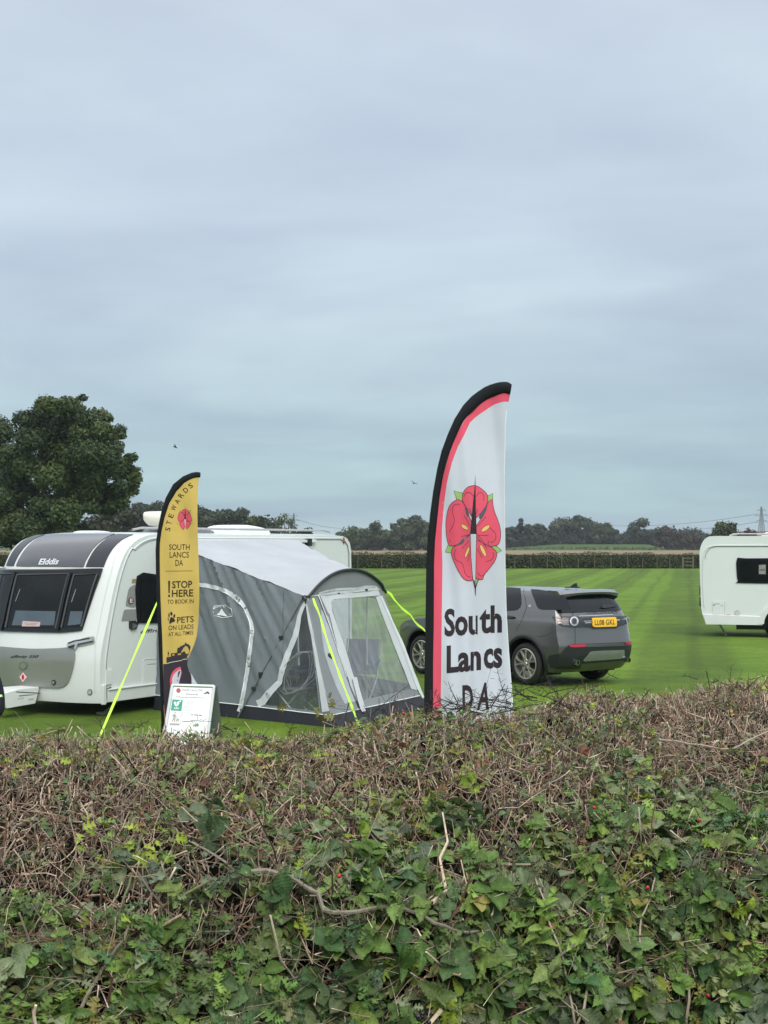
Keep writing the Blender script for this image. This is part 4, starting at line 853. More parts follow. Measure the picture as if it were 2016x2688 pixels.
    e.tube([P1 + OUT * .02 - base_v + Vector((0, 0, .0)), P1.lerp(G1, .5) + OUT * .01 - base_v, G1 - base_v], .012, mg, 6); mk('corner_tube', e, T)
    # outside leg pole with black clips from the front corner to the foot
    foot = inv(lw, M, 631, 1876, (.4, 1.0)); fp = lw(foot[0], foot[1], .06); fp.z = .02
    top = P1 - base_v + out_l * .05 + Vector((0, 0, .01)); e = MB(); e.tube([top, top.lerp(fp, .5), fp], .011, mat('pole_grey', (.22, .23, .24), .35, .6), 8)
    for k in (.34, .65, .76):
        q = top.lerp(fp, k); e.box(q, (.05, .05, .045 if k != .65 else .08), BLKP, .4)
    e.tube([top, top + Vector((0, 0, -.05)) + OUT * .03], .03, BLKP, 8); mk('leg_pole', e, T)
    e = MB(); e.tube([top + OUT * .02, tp(1.32, 2.66, 1.35) - base_v, tp(1.36, 2.72, 1.05) - base_v], .008, BLKP, 6); e.tube([tp(1.36, 2.72, 1.25) - base_v, tp(1.36, 2.72, 1.12) - base_v], .02, BLKP, 6); mk('strap', e, T)
    # inner frame poles
    e = MB(); pm = mat('inner_pole', (.55, .57, .57), .35, .4)
    for a, b in ((tp(1.6, .6, .05), tp(1.6, .6, 2.2)), (tp(3.2, 2.4, .05), tp(3.2, 2.4, 1.75)), (P1 + E1 * .05, tp(1.1, 3.0, .15)), (P1 + E1 * .1, P2 - E1 * .1)): e.tube([a - base_v, b - base_v], .014, pm, 8)
    mk('frame_pole', e, T)
    lime = mat('lime_webbing', (.50, .85, .06), .5, var=.05)
    limm = mat('lime_webbing', (0, 0, 0))
    def guy(label, pts, r=.013):
        b = Vector(pts[0]); e = MB(); P = [Vector(p) for p in pts]; n = len(P)
        # flat webbing that twists a little
        vs_, fs = [], []
        for i, p in enumerate(P):
            t = (P[min(n - 1, i + 1)] - P[max(0, i - 1)]).normalized(); s = t.cross(Vector((0, 1, 0))).normalized(); w = .013 * (1 + .35 * math.sin(i * 1.7)); dd = Vector((0, 1, 0)) * .0025
            vs_ += [p - b - s * w - dd, p - b + s * w - dd, p - b + s * w + dd, p - b - s * w + dd]
        for i in range(n - 1):
            for j in range(4): fs.append((4 * i + j, 4 * i + (j + 1) % 4, 4 * i + 4 + (j + 1) % 4, 4 * i + 4 + j))
        e.add(vs_, fs, lime); o = mk('guy_strap', e); o.location = b; tag(o, label, 'guy strap', 'lime guy straps of the tent'); return o
    a, b = at(470, 1446, 20.6), Vector(at(254, 1950, 17.5)); b.z = .0
    guy('lime guy strap running taut from behind the yellow flag down to the grass', [a.lerp(b, k / 10) for k in range(11)])
    p0 = P1 + OUT * .10 + Vector((0, 0, -.02)); p1 = Vector(at(952, 1932, 18.15)); p1.z = .01; pts = []
    for k in range(21):
        t = k / 20; q = p0.lerp(p1, t); x, y = project(q); tgt = lin([(1575, 822), (1610, 838), (1650, 849), (1700, 865), (1800, 902), (1850, 922), (1932, 952)], y); q.x += (tgt - x) / FPX * q.y; pts.append(q)
    guy('lime green guy strap hanging down over the front corner of the tent', pts)
    p0 = P2 + OUT * .04 + E1 * .05 - Vector((0, 0, .03)); p1 = Vector((1.84, 20.9, .02)); pts = []
    for k in range(31):
        t = k / 30; q = p0.lerp(p1, t); q.z += (.018 * math.sin(t * 42) + .010 * math.sin(t * 71)) * (1 - t) ** .7 - .05 * math.sin(t * math.pi); pts.append(q)
    guy('wavy lime green guy strap stretching from the tent towards the white flag', pts)
    # things inside
    nav = mat('navy_fabric', (.045, .06, .11), .8, var=.1, bump=.3); tubm = mat('chair_tube', (.42, .43, .44), .3, .7)
    def chair(loc, rz, label):
        Q = empty('camping_chair', label, 'folding chair', loc, rz, 'folding chairs inside the tent')
        e = MB(); e.grid(lambda u, v: Vector(((u - .5) * .52, (v - .5) * .46, .44 - .07 * math.sin(math.pi * u) * math.sin(math.pi * v))), 8, 8, nav); mk('seat', e, Q)
        e = MB(); e.grid(lambda u, v: Vector(((u - .5) * (.54 - .05 * v), .23 + .16 * v - .05 * math.sin(math.pi * u), .48 + .52 * v)), 8, 8, nav); mk('backrest', e, Q)
        for sg in (-1, 1):
            e = MB(); e.tube([(sg * .29, .24, .70), (sg * .31, 0, .66), (sg * .30, -.24, .64)], [.035, .03, .035], nav, 8); mk('armrest', e, Q)
            e = MB(); e.tube([(sg * .27, -.24, .64), (sg * .27, -.22, .42), (sg * .27, .26, .01)], .011, tubm, 6); mk('leg', e, Q)
            e = MB(); e.tube([(sg * .27, .38, 1.0), (sg * .27, .22, .44), (sg * .27, -.24, .01)], .011, tubm, 6); mk('leg', e, Q)
        e = MB(); e.tube([(-.27, -.24, .01), (.27, -.24, .01)], .009, tubm, 6); e.tube([(-.27, .26, .03), (.27, .26, .03)], .009, tubm, 6); mk('stretcher', e, Q)
    chair(tp(2.95, 2.35, 0.0), math.radians(-20), 'navy folding armchair seen through the big front window of the tent')
    chair(tp(1.75, 2.35, 0.0), math.radians(-95), 'dark blue folding chair seen through the triangular side window of the tent')
    Q = empty('camping_table', 'low folding table with crossed metal legs inside the side window', 'folding table', tp(1.38, 2.35, 0), math.radians(-30))
    e = MB(); e.box((0, 0, .42), (.45, .35, .03), mat('table_grey', (.20, .21, .21), .5)); mk('table_top', e, Q, bevel=.005)
    for sg in (-1, 1):
        for s2 in (-1, 1): e = MB(); e.tube([(-.2 * s2, sg * .16, .4), (.2 * s2, sg * .16, .01)], .012, pm, 6); mk('leg', e, Q)
    e = MB(); e.box((0, 0, .06), (.22, .12, .12), mat('yellow_plastic', (.75, .50, .03), .4)); e.tube([(-.07, 0, .12), (-.07, 0, .16), (.07, 0, .16), (.07, 0, .12)], .01, BLKP, 6)
    o = mk('peg_box', e, None, bevel=.01); o.location = tp(1.15, 3.0, 0.0); tag(o, 'small yellow box on the grass inside the side window of the tent', 'box')
    e = MB(); rr = random.Random(4); km = mat('cable_grey', (.30, .31, .30), .5)
    pts = [Vector((.25 * math.cos(i * .7) * (1 + .3 * math.sin(i)), .12 * math.sin(i * .9), .55 + .3 * math.sin(i * .7 + .5))) for i in range(40)]; e.tube(pts, .007, km, 5)
    o = mk('coiled_cable', e); o.location = tp(1.2, 2.55, .12); o.rotation_euler = (0, 0, -.3); tag(o, 'tangled pale cable hanging inside the triangular side window', 'cable')
    e = MB(); e.box((0, 0, .28), (.5, .35, .56), mat('dark_bag', (.03, .033, .035), .8, bump=.5)); e.tube([(-.1, 0, .56), (-.08, 0, .64), (.08, 0, .64), (.1, 0, .56)], .012, BLKP, 6)
    o = mk('storage_bag', e, None, bevel=.06); o.location = tp(1.42, 1.7, 0); o.rotation_euler = (0, 0, .3); tag(o, 'black storage bag standing behind the table inside the tent', 'bag')
build_tent()
# ------------------------------------------------------------------ caravan at the right edge
def build_right_caravan():
    D0 = 37.6; X0 = W_at(1838, D0); rz = math.radians(-16)
    V = empty('caravan', 'white caravan cut by the right edge of the photo beyond the grey car', 'caravan', (X0, D0, 0), rz); M = FRAME[V]
    L, Wd, H = 5.9, 2.25, 2.66
    prof = [(.14, .33), (.06, .55), (.02, .75), (.0, 1.2), (-.02, 2.1), (0, 2.34), (.07, 2.52), (.19, 2.63), (.36, H), (.9, H), (3, H), (4.9, H), (5.3, 2.55), (5.6, 2.2), (5.85, 1.4), (5.9, .8), (5.85, .33)]
    prof = curve2(prof, 4)
    # wheel arch cut from the lower edge
    arch = [(4.6, .33)]; wx, wr = 2.06, .44
    arch = [(wx + wr * math.cos(g), .36 + wr * math.sin(g)) for g in [math.pi * k / 16 for k in range(17)]]
    poly = prof + [(a, z) for a, z in arch]
    mb = MB()
    edge = [(0, .05), (.02, .018), (.05, 0)]
    for y0 in (0, Wd):
        sg = 1 if y0 == 0 else -1
        tri = tessellate_polygon([[Vector((a, z, 0)) for a, z in poly]]); mb.add([(a, y0, z) for a, z in poly], [tuple(t) for t in tri], MATS['white_aluminium'])
    n = len(prof); mb.add([(a, y, z) for a, z in prof for y in (0, Wd)], [(2 * i, 2 * i + 1, 2 * i + 3, 2 * i + 2) for i in range(n - 1)], GELW)
    mk('body', mb, V, bevel=.03)
    e = MB(); e.tube([(.10, -.01, .78), (.06, -.01, 1.4), (.07, -.01, 2.1), (.12, -.01, 2.27), (.2, -.01, 2.36), (.34, -.01, 2.405), (.6, -.01, 2.41), (5.2, -.01, 2.41)], .014, PLAW, 6)
    e.tube([(.12, -.004, 2.05), (.15, -.004, 2.2), (.25, -.004, 2.33), (.38, -.004, 2.38), (5.2, -.004, 2.385)], .008, GREY, 5); mk('trim', e, V)
    e = MB(); sk = [(.13, .33), (.06, .56), (.05, .60), (wx - wr - .10, .56), (wx - wr - .03, .33)]
    e.prism(sk, (0, -.035, 0), (1, 0, 0), (0, 0, 1), (0, .035, 0), PLAW); e.prism([(wx + wr + .03, .33), (wx + wr + .1, .56), (5.8, .58), (5.75, .33)], (0, -.035, 0), (1, 0, 0), (0, 0, 1), (0, .035, 0), PLAW); mk('skirt', e, V, bevel=.012)
    # wheel arch lip
    e = MB(); o_, i_ = wr + .13, wr
    pts = [(wx + o_ * math.cos(g), .36 + o_ * math.sin(g)) for g in [math.pi * k / 16 for k in range(17)]] + [(wx + i_ * math.cos(g), .36 + i_ * math.sin(g)) for g in [math.pi * k / 16 for k in range(16, -1, -1)]]
    e.prism(pts, (0, -.05, 0), (1, 0, 0), (0, 0, 1), (0, .05, 0), PLAW); mk('wheel_arch', e, V, bevel=.015)
    e = MB(); e.lathe([(wr + .01, 0), (wr + .01, .35), (0, .36)], (wx, .01, .36), (0, 1, 0), BLKP, 24); mk('arch_liner', e, V)
    t1, t2 = MB(), MB()
    wheel(t1, t2, (wx, .05, .33), (0, -1, 0), .33, .19, .2, SILV); ty = mk('tyre', t1, V); mk('wheel_rim', t2, ty)
    side = lambda a, z, l=0.0: Vector((a, -l, z)); sd = lambda n, it, par=V, **k: decal(n, side, M, it, par, .4, guess=(.5, 1.2), **k)
    w = sd('side_window', [([curve2([(1935, 1466), (1960, 1465.5), (2100, 1465), (2140, 1466), (2140, 1531), (2100, 1532), (1945, 1530.5), (1937, 1525), (1933.5, 1500)], 3, True)], BLKG)], thick=.02, lift=.022)
    sd('pane', [([[(1941, 1472), (2135, 1471), (2135, 1524), (1945, 1524)]], DRKG)], w, lift=.026)
    sd('blind_card', [([[(1992, 1483), (2010, 1482), (2010, 1507), (1992, 1507)]], mat('pale_card', (.25, .26, .24), .6)), ([[(1994, 1494), (2008, 1493), (2008, 1498), (1994, 1498)]], mat('mid_card', (.12, .13, .12), .6), .002)], w, lift=.028)
    sd('service_hatch', [([[(1871, 1578), (1902, 1579), (1902, 1614), (1871, 1612)]], PLAW)], thick=.012, lift=.016)
    sd('lettering', [(stroke([(1877, 1585), (1890, 1585)], 1.4), GREY), ([oval(1874.5, 1588, 2.5, 2.5)], GREY), (stroke([(1892, 1590), (1898, 1590)], 1.3), GREY)], lift=.019)
    sd('seam', [(stroke([(1871, 1612.5), (1902, 1615), (1902, 1579)], 1.4), GREY)], lift=.012)
    sd('round_vent', [([oval(1935, 1608.5, 6.2, 6.2)], PLAW, .01), (stroke(oval(1935, 1608.5, 6.2, 6.2), 1.0, True), GREY, .012), (stroke(oval(1934, 1607.5, 2.5, 2.5), .9, True), GREY, .014)], thick=.01, lift=.01)
    sd('warning_sticker', [([[(1906, 1612.5), (1918, 1613), (1918, 1616), (1906, 1615.5)]], mat('red_sticker', (.5, .2, .2), .5))], lift=.005)
    e = MB()
    for z in (1.22, .92): e.box((-.015, .25, z), (.05, .14, .24), mat('lamp_dark_red', (.06, .01, .012), .2))
    mk('rear_lamp', e, V, bevel=.01)
    e = MB(); e.tube([(.75, .15, 2.66), (.85, .15, 2.705), (5.2, .15, 2.705)], .03, SILV, 6); e.box((1.2, .2, 2.68), (.5, .2, .03), BLKP); mk('roof_rail', e, V)
    e = MB(); e.grid(lambda u, v: Vector((1.55 + u * .62, .25 + v * .6, 2.655 + .11 * (1 - abs(2 * u - 1) ** 5) * (1 - abs(2 * v - 1) ** 5))), 14, 14, PLAW); mk('skylight', e, V)
    e = MB(); e.box((3.0, Wd / 2, .36), (5.4, 1.2, .12), BLKP); e.box((1.35, .5, .25), (.9, .3, .12), BLKP); mk('chassis', e, V)
    for a in (.45, 5.4): e = MB(); e.tube([(a, .3, .35), (a + .2, .3, .02)], .025, MATS['zinc_leg'], 6); mk('corner_steady', e, V)
build_right_caravan()

# ------------------------------------------------------------------ grey car
def build_car():
    f = Vector((-.6365, .7713, 0)); l = Vector((-.7713, -.6365, 0))
    org = (3.753, 24.555, 0); rz = math.atan2(f.y, f.x)
    V = empty('parked_car', 'dark grey family car parked on the grass behind the white flag', 'car', org, rz); M = FRAME[V]
    paint = mat('grey_metallic', (.125, .125, .128), .28, .5, var=.02, coat=.8); blk = mat('car_black_trim', (.016, .018, .021), .5, var=.05)
    gl = mat('car_glass', (.012, .015, .018), .06, spec=.28, var=0)
    XF = 4.58
    def xr(z): return lin([(.25, .17), (.38, .06), (.55, .01), (.72, .0), (.80, .02), (.95, .055), (1.1, .075), (1.2, .12), (1.4, .21), (1.55, .29), (1.66, .36)], z)
    def xf(z): return XF - lin([(.25, .12), (.5, .02), (.75, .0), (.95, .06), (1.05, .18), (1.1, .3), (1.6, 1.0)], z)
    def ztop(x): return spl([(0, 1.62), (.5, 1.645), (1.2, 1.675), (1.9, 1.675), (2.55, 1.63), (2.85, 1.54), (3.2, 1.33), (3.48, 1.13), (3.7, 1.09), (4.1, 1.04), (4.35, .97), (4.52, .86), (4.6, .75)], x)[0]
    def Wz(z): return spl([(.22, .86), (.34, .90), (.5, .925), (.72, .945), (.85, .945), (.95, .94), (1.03, .935), (1.10, .925), (1.16, .90), (1.3, .845), (1.45, .78), (1.58, .715), (1.64, .66), (1.7, .60)], z)[0]
    def plan(x, z):
        r = max(0, 1 - x / .75); fr = max(0, (x - 3.55) / 1.05)
        return 1 - .035 * r ** 2.2 - .24 * fr ** 2.4
    def Wy(x, z): return Wz(z) * plan(x, z)
    CR = .13
    def side0(x, z): return Vector((x, Wy(x, z), z))
    def rear0(y, z):
        y0 = Wy(xr(z) + CR, z); y = max(-y0 + 1e-3 * y, min(y0 + 1e-3 * y, y)); return Vector((xr(z) + CR * min(1, abs(y) / y0) ** 5.5, y, z))
    sf = surf(side0, 1)
    if sf(2, 1, .1).y < side0(2, 1).y: sf = surf(side0, -1)
    rf = surf(rear0, 1)
    if rf(0, 1, .1).x > rear0(0, 1).x: rf = surf(rear0, -1)
    lev = [k / 44 for k in range(45)]; nl = len(lev)
    us = [0, .01, .025, .05] + [.05 + .95 * k / 70 for k in range(1, 71)]
    zb = .26; mb = MB(); rows = []
    wheels = [(.93, .37), (.93 + 2.741, .37)]; WR = .455
    for sg in (1, -1):
        g = []
        for u in us:
            col = []
            for lv in lev:
                x = None; z = .8
                for _ in range(4):
                    x0, x1 = xr(z) + CR, xf(z) - .1; x = x0 + (x1 - x0) * u; z = zb + (ztop(x) - .045 - zb) * lv
                col.append((x, z))
            g.append(col)
        vs_ = []; keep = []
        for col in g:
            for x, z in col: vs_.append(Vector((x, sg * Wy(x, z), z)))
        # snap the grid on to the wheel arch circles and drop what lies inside
        inside = [False] * len(vs_)
        for i, p in enumerate(vs_):
            for wx, wz in wheels:
                d = math.hypot(p.x - wx, p.z - wz)
                if d < WR:
                    if d > WR - .05: k = WR / d; p.x = wx + (p.x - wx) * k; p.z = wz + (p.z - wz) * k
                    else: inside[i] = True
        fs = []
        for i in range(len(us) - 1):
            for j in range(nl - 1):
                q = (i * nl + j, (i + 1) * nl + j, (i + 1) * nl + j + 1, i * nl + j + 1)
                if not any(inside[k] for k in q): fs.append(q)
        mb.add(vs_, fs, paint); rows.append(g)
    # roof and bonnet skin
    ntop = 16; vs_ = []; g = rows[0]
    for col in g:
        x, z = col[-1]; y0 = Wy(x, z)
        for k in range(ntop + 1):
            t = k / ntop * 2 - 1; vs_.append(Vector((x, y0 * t, z + .045 * (1 - abs(t) ** 2.6))))
    w = ntop + 1; mb.add(vs_, [(i * w + k, i * w + k + 1, (i + 1) * w + k + 1, (i + 1) * w + k) for i in range(len(g) - 1) for k in range(ntop)], paint)
    # rear and front faces
    for end in (0, -1):
        vs_ = []; col = g[end]; nn = 24
        for x, z in col:
            y0 = Wy(x, z)
            for k in range(nn + 1):
                t = k / nn * 2 - 1; vs_.append(Vector((x - CR * (1 - abs(t) ** 5.5) if end == 0 else x + .16 * (1 - abs(t) ** 2.5), y0 * t, z)))
        w = nn + 1; mb.add(vs_, [(i * w + k, i * w + k + 1, (i + 1) * w + k + 1, (i + 1) * w + k) for i in range(len(col) - 1) for k in range(nn)], paint)
    body = mk('body', mb, V)
    e = MB(); e.box((2.3, 0, .33), (3.2, 1.55, .2), blk); e.box((.45, 0, .36), (.6, 1.3, .16), blk); mk('underbody', e, V, bevel=.03)
    # wheel arches: liner and black flare
    for wx, wz in wheels:
        for sg in (1, -1):
            e = MB(); e.lathe([(WR + .012, 0), (WR + .012, .42), (0, .44)], (wx, sg * .90, wz), (0, -sg, 0), blk, 32, -1.95, 1.95) ; mk('arch_liner', e, V)
            e = MB(); vs_, fs = [], []; n = 30
            for k in range(n + 1):
                gg = -.42 + (math.pi + .84) * k / n
                for r, h in ((WR - .004, -.03), (WR - .004, .016), (WR + .035, .020), (WR + .062, .003)):
                    x, z = wx + r * math.cos(gg), wz + r * math.sin(gg); zz = max(.24, z); vs_.append(Vector((x, sg * (Wy(x, zz) + h), zz)))
            for k in range(n):
                for j in range(3): fs.append((4 * k + j, 4 * k + j + 1, 4 * k + j + 5, 4 * k + j + 4))
            e.add(vs_, fs, blk); mk('wheel_arch', e, V)
    rimm = mat('alloy', (.46, .45, .43), .28, .75, var=.06)
    for wx, wz in wheels:
        for sg in (1, -1):
            t1, t2 = MB(), MB(); wheel(t1, t2, (wx, sg * .925, .37), (0, sg, 0), .37, .235, .262, rimm); ty = mk('tyre', t1, V); mk('wheel_rim', t2, ty)
    S = lambda n, it, par=V, **k: decal(n, sf, M, it, par, (.12, .06), guess=k.pop('guess', (1.0, 1.1)), **k)
    R = lambda n, it, par=V, **k: decal(n, rf, M, it, par, (.08, .06), guess=(.3, 1.0), **k)
    c4 = crop(1340, 1500, 1659 / 340); c7 = crop(1030, 1480, 1659 / 670)
    # side glass
    S('rear_side_window', [([c4([(262, 228), (350, 232), (470, 250), (600, 272), (628, 340), (655, 492), (400, 490), (365, 478), (340, 450), (305, 350)])], gl)], thick=.004, lift=.005)
    S('quarter_glass', [([c4([(602, 272), (700, 318), (745, 400), (785, 494), (655, 492), (628, 340)])], gl)], thick=.003, lift=.003)
    S('side_window', [([c4([(132, 216), (137, 300), (142, 400), (130, 455), (90, 492), (40, 502), (-60, 505), (-190, 500), (-190, 205), (0, 205)])], gl)], thick=.004, lift=.005, guess=(1.8, 1.3))
    sdw = lambda pts: pts
    decal('side_window', sf, M, [([[(2.28, 1.13), (3.20, 1.11), (3.0, 1.30), (2.72, 1.50), (2.28, 1.56)]], gl)], V, (.12, .06), px=False, thick=.004, lift=.005)
    # windscreen on the sloping front of the roof skin, far side windows
    def ws0(x, t):
        y0 = Wy(x, ztop(x) - .045); return Vector((x, y0 * t, ztop(x) - .045 + .045 * (1 - abs(t) ** 2.6)))
    wsf = surf(ws0, 1)
    if wsf(3, 0, .1).z < ws0(3, 0).z: wsf = surf(ws0, -1)
    decal('windscreen', wsf, M, [([[(2.72, -.86), (3.42, -.93), (3.42, .93), (2.72, .86)]], gl)], V, (.1, .15), px=False, thick=.004, lift=.006)
    mir = surf(lambda x, z: Vector((x, -Wy(x, z), z)), 1)
    if mir(2, 1, .1).y > -Wy(2, 1): mir = surf(lambda x, z: Vector((x, -Wy(x, z), z)), -1)
    for poly in ([(.62, 1.14), (1.25, 1.14), (1.38, 1.52), (.72, 1.50)], [(1.48, 1.14), (2.2, 1.14), (2.2, 1.56), (1.48, 1.55)], [(2.28, 1.13), (3.20, 1.11), (3.0, 1.30), (2.72, 1.50), (2.28, 1.56)]):
        decal('side_window', mir, M, [([poly], gl)], V, (.12, .06), px=False, thick=.004, lift=.005)
    # tailgate glass, lamps, number plate
    decal('rear_window', rf, M, [([[(.82, 1.275), (-.82, 1.275), (-.78, 1.36), (-.69, 1.54), (-.66, 1.56), (.66, 1.56), (.69, 1.54), (.78, 1.36)]], gl)], V, (.06, .03), px=False, thick=.02, lift=.014)
    R('wiper', [([c4([(1140, 470), (1165, 442), (1190, 430), (1350, 440), (1355, 452), (1300, 464), (1180, 482)])], blk)], thick=.02, lift=.04)
    ltr = mat('dark_chrome_letters', (.10, .105, .115), .3, .5, var=0)
    R('lettering', [(text('DISCOVERY', c4([(990, 545)])[0], c4([(1375, 536)])[0], c4([(990, 515)])[0], .012, 0, None, 1.3), ltr)], thick=.006, lift=.008)
    R('tailgate_trim', [(stroke(c4([(870, 574), (1100, 566), (1310, 556), (1490, 545)]), 1.6), CHRM)], lift=.01)
    R('plate_recess', [([c4([(925, 592), (1040, 585), (1460, 566), (1460, 690), (1395, 700), (1350, 732), (1060, 742), (1010, 722), (925, 716)])], mat('recess_dark', (.030, .034, .042), .35, .2))], lift=.004)
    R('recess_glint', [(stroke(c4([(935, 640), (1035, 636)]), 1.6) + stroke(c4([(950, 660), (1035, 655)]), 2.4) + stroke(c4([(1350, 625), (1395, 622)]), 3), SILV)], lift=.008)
    pl = R('number_plate', [([c4([(1034, 604), (1048, 600), (1330, 590), (1342, 598), (1352, 690), (1345, 706), (1075, 716), (1048, 706), (1040, 690)])], mat('plate_yellow', (.80, .45, .02), .4, var=0))], thick=.012, lift=.022)
    R('lettering', [(text('LL08 GKL', c4([(1068, 690)])[0], c4([(1325, 680)])[0], c4([(1066, 628)])[0], .008, 0, None, 1.05), BLK)], pl, lift=.026)
    # tail lamps: left one wraps round the corner
    smoke = mat('smoked_lens', (.018, .018, .020), .08, spec=.8, var=0); cl = mat('clear_lens', (.20, .20, .20), .15, .3, var=.2, vscale=40)
    def wrap(u, v):  # u>0 along the side, u<0 along the rear
        if u >= 0: return side0(xr(v) + CR + u, v)
        y0 = Wy(xr(v) + CR, v); return rear0(y0 + u, v)
    wf = surf(wrap, 1)
    if (wf(.2, .9, .1) - wrap(.2, .9)).y < 0: wf = surf(wrap, -1)
    tl = decal('tail_lamp', wf, M, [([c4([(535, 580), (620, 578), (760, 578), (915, 586), (922, 600), (924, 716), (860, 720), (760, 714), (660, 702), (600, 670), (560, 625)])], smoke)], V, (.04, .04), thick=.02, lift=.010, guess=(.1, .9))
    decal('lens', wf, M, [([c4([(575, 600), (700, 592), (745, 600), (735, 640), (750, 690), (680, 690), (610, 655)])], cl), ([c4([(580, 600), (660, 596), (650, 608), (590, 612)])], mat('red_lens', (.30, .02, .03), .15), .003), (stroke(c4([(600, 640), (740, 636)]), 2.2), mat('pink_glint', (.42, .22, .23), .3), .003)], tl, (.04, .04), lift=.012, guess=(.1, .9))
    decal('lens', wf, M, [(stroke(c4(oval(810, 640, 46, 50, 0, 24)), 3.2, True), CHRM), (stroke(c4(oval(810, 640, 30, 36, 0, 20)), 1.5, True), cl)], tl, (.04, .04), lift=.016, guess=(0, .9))
    decal('tail_lamp', rf, M, [([c4([(1456, 575), (1500, 568), (1522, 590), (1528, 640), (1522, 690), (1460, 692)])], smoke), ([c4([(1470, 585), (1500, 580), (1516, 620), (1510, 680), (1470, 685)])], cl, .006), (stroke(c4(oval(1492, 632, 18, 40, 0, 18)), 1.6, True), CHRM, .01)], V, (.04, .04), thick=.015, lift=.01, guess=(-.7, .9))
    # lower bumper: black valance, silver plate, reflectors, exhausts
    bv = decal('bumper_valance', wf, M, [([c4([(715, 965), (750, 950), (1000, 962), (1200, 952), (1535, 936), (1530, 1040), (1515, 1100), (1350, 1150), (900, 1180), (880, 1240), (700, 1240), (520, 1235), (480, 1160), (500, 1075), (640, 1050), (680, 1010)])], blk)], V, (.05, .05), thick=.02, lift=.018, guess=(0, .5))
    decal('skid_plate', wf, M, [([c4([(1010, 1028), (1040, 1022), (1200, 1012), (1440, 1004), (1445, 1090), (1400, 1112), (940, 1145), (925, 1138)])], mat('satin_silver', (.30, .32, .31), .35, .6, var=.05))], bv, (.05, .05), thick=.015, lift=.030, guess=(-.5, .5))
    decal('reflector', wf, M, [([c4([(740, 942), (950, 938), (952, 966), (830, 970), (765, 968)])], mat('red_reflector', (.50, .03, .06), .25, var=0))], V, (.05, .05), thick=.01, lift=.024, guess=(-.1, .6))
    decal('reflector', rf, M, [([c4([(1468, 908), (1530, 904), (1530, 930), (1468, 934)])], MATS['red_reflector'])], V, (.05, .05), thick=.01, lift=.026, guess=(-.7, .6))
    decal('bumper_line', wf, M, [(stroke(c4([(960, 962), (1200, 956), (1470, 944), (1535, 940)]), 1.0), mat('faint_line', (.12, .13, .14), .4))], V, (.05, .05), lift=.03, guess=(-.5, .6))
    for px, py, g_ in ((818, 1168, -.2), (1495, 1125, -1.5)):
        u, v = inv(wf, M, *c4([(px, py)])[0], (g_, .4)); p = wf(u, v, .0); e = MB()
        e.lathe([(.036, .0), (.044, .0), (.046, -.08), (.044, -.22), (.03, -.22), (.034, -.02)], (min(p.x, .06) - .085, max(-.70, min(.70, p.y)), p.z - .0), (-1, 0, -.05), CHRM, 20); e.lathe([(0, -.03), (.036, -.02)], (min(p.x, .06) - .085, max(-.70, min(.70, p.y)), p.z), (-1, 0, -.05), BLK, 16); mk('exhaust', e, V)
    # spoiler
    e = MB(); sp = []
    n = 24
    for k in range(n + 1):
        t = k / n * 2 - 1; y = t * .745; back = .17 + .10 * abs(t) ** 3; zt = 1.655 + .02 * (1 - t * t) + .0
        sp += [Vector((.62, y * .93, ztop(.62) - .003 + .0 * t)), Vector((.35, y * .97, 1.662 - .02 * abs(t) ** 2)), Vector((back, y, 1.615 - .035 * abs(t) ** 2.5)), Vector((back + .01, y, 1.580 - .07 * abs(t) ** 3)), Vector((.31, y * .97, 1.52 - .04 * abs(t) ** 3)), Vector((.46, y * .93, 1.55))]
    fs = [(6 * k + j, 6 * k + (j + 1) % 6, 6 * k + 6 + (j + 1) % 6, 6 * k + 6 + j) for k in range(n) for j in range(6)] + [tuple(range(6)), tuple(range(6 * n, 6 * n + 6))]
    e.add(sp, fs, paint); s_ = mk('spoiler', e, V)
    e = MB(); e.add([p + Vector((0, 0, -.004)) for p in sp], [(6 * k + j, 6 * k + j + 1, 6 * k + 7 + j, 6 * k + 6 + j) for k in range(n) for j in (3, 4)], blk); mk('spoiler_underside', e, s_)
    e = MB(); e.add([(.55, -.012, 1.68), (.75, -.012, 1.685), (.62, -.01, 1.755), (.57, -.01, 1.765), (.55, .012, 1.68), (.75, .012, 1.685), (.62, .01, 1.755), (.57, .01, 1.765)], [(0, 1, 2, 3), (4, 7, 6, 5), (0, 4, 5, 1), (1, 5, 6, 2), (2, 6, 7, 3), (3, 7, 4, 0)], blk); e.box((.68, 0, 1.685), (.3, .07, .02), blk); mk('roof_antenna', e, V, bevel=.004)
    # panel gaps, waist line, handles, badge
    gap = mat('panel_gap', (.008, .008, .009), .6, var=0)
    S('panel_gap', [(stroke(c4([(172, 216), (190, 350), (205, 460), (180, 540), (140, 640), (75, 760)]), 1.1), gap)], lift=.002)
    S('panel_gap', [(stroke(c4([(345, 838), (400, 830), (480, 808), (560, 770)]), .9), gap)], lift=.002)
    S('panel_gap', [(stroke(c4([(560, 575), (300, 578), (0, 580), (-130, 584)]), .9), mat('crease_highlight', (.16, .17, .19), .3, .4))], lift=.002)  # no gap: highlight of the waist crease drawn as a paler line
    R('panel_gap', [(stroke(c4([(700, 318), (745, 400), (785, 494), (800, 560), (812, 600), (825, 716), (828, 800), (828, 935)]), 1.0), gap)], lift=.003)
    decal('panel_gap', rf, M, [(stroke(c4([(770, 936), (1000, 930), (1200, 922), (1460, 910)]), 1.6), blk)], V, (.08, .06), lift=.003, guess=(0, .6))
    S('door_handle', [([c4([(-130, 570), (-60, 566), (55, 582), (70, 592), (30, 604), (-60, 600), (-130, 596)])], blk)], thick=.03, lift=.035, guess=(2, 1))
    S('badge', [(c4(oval(248, 442, 17, 17)) and [c4(oval(248, 442, 17, 17))], SILV)], lift=.004)
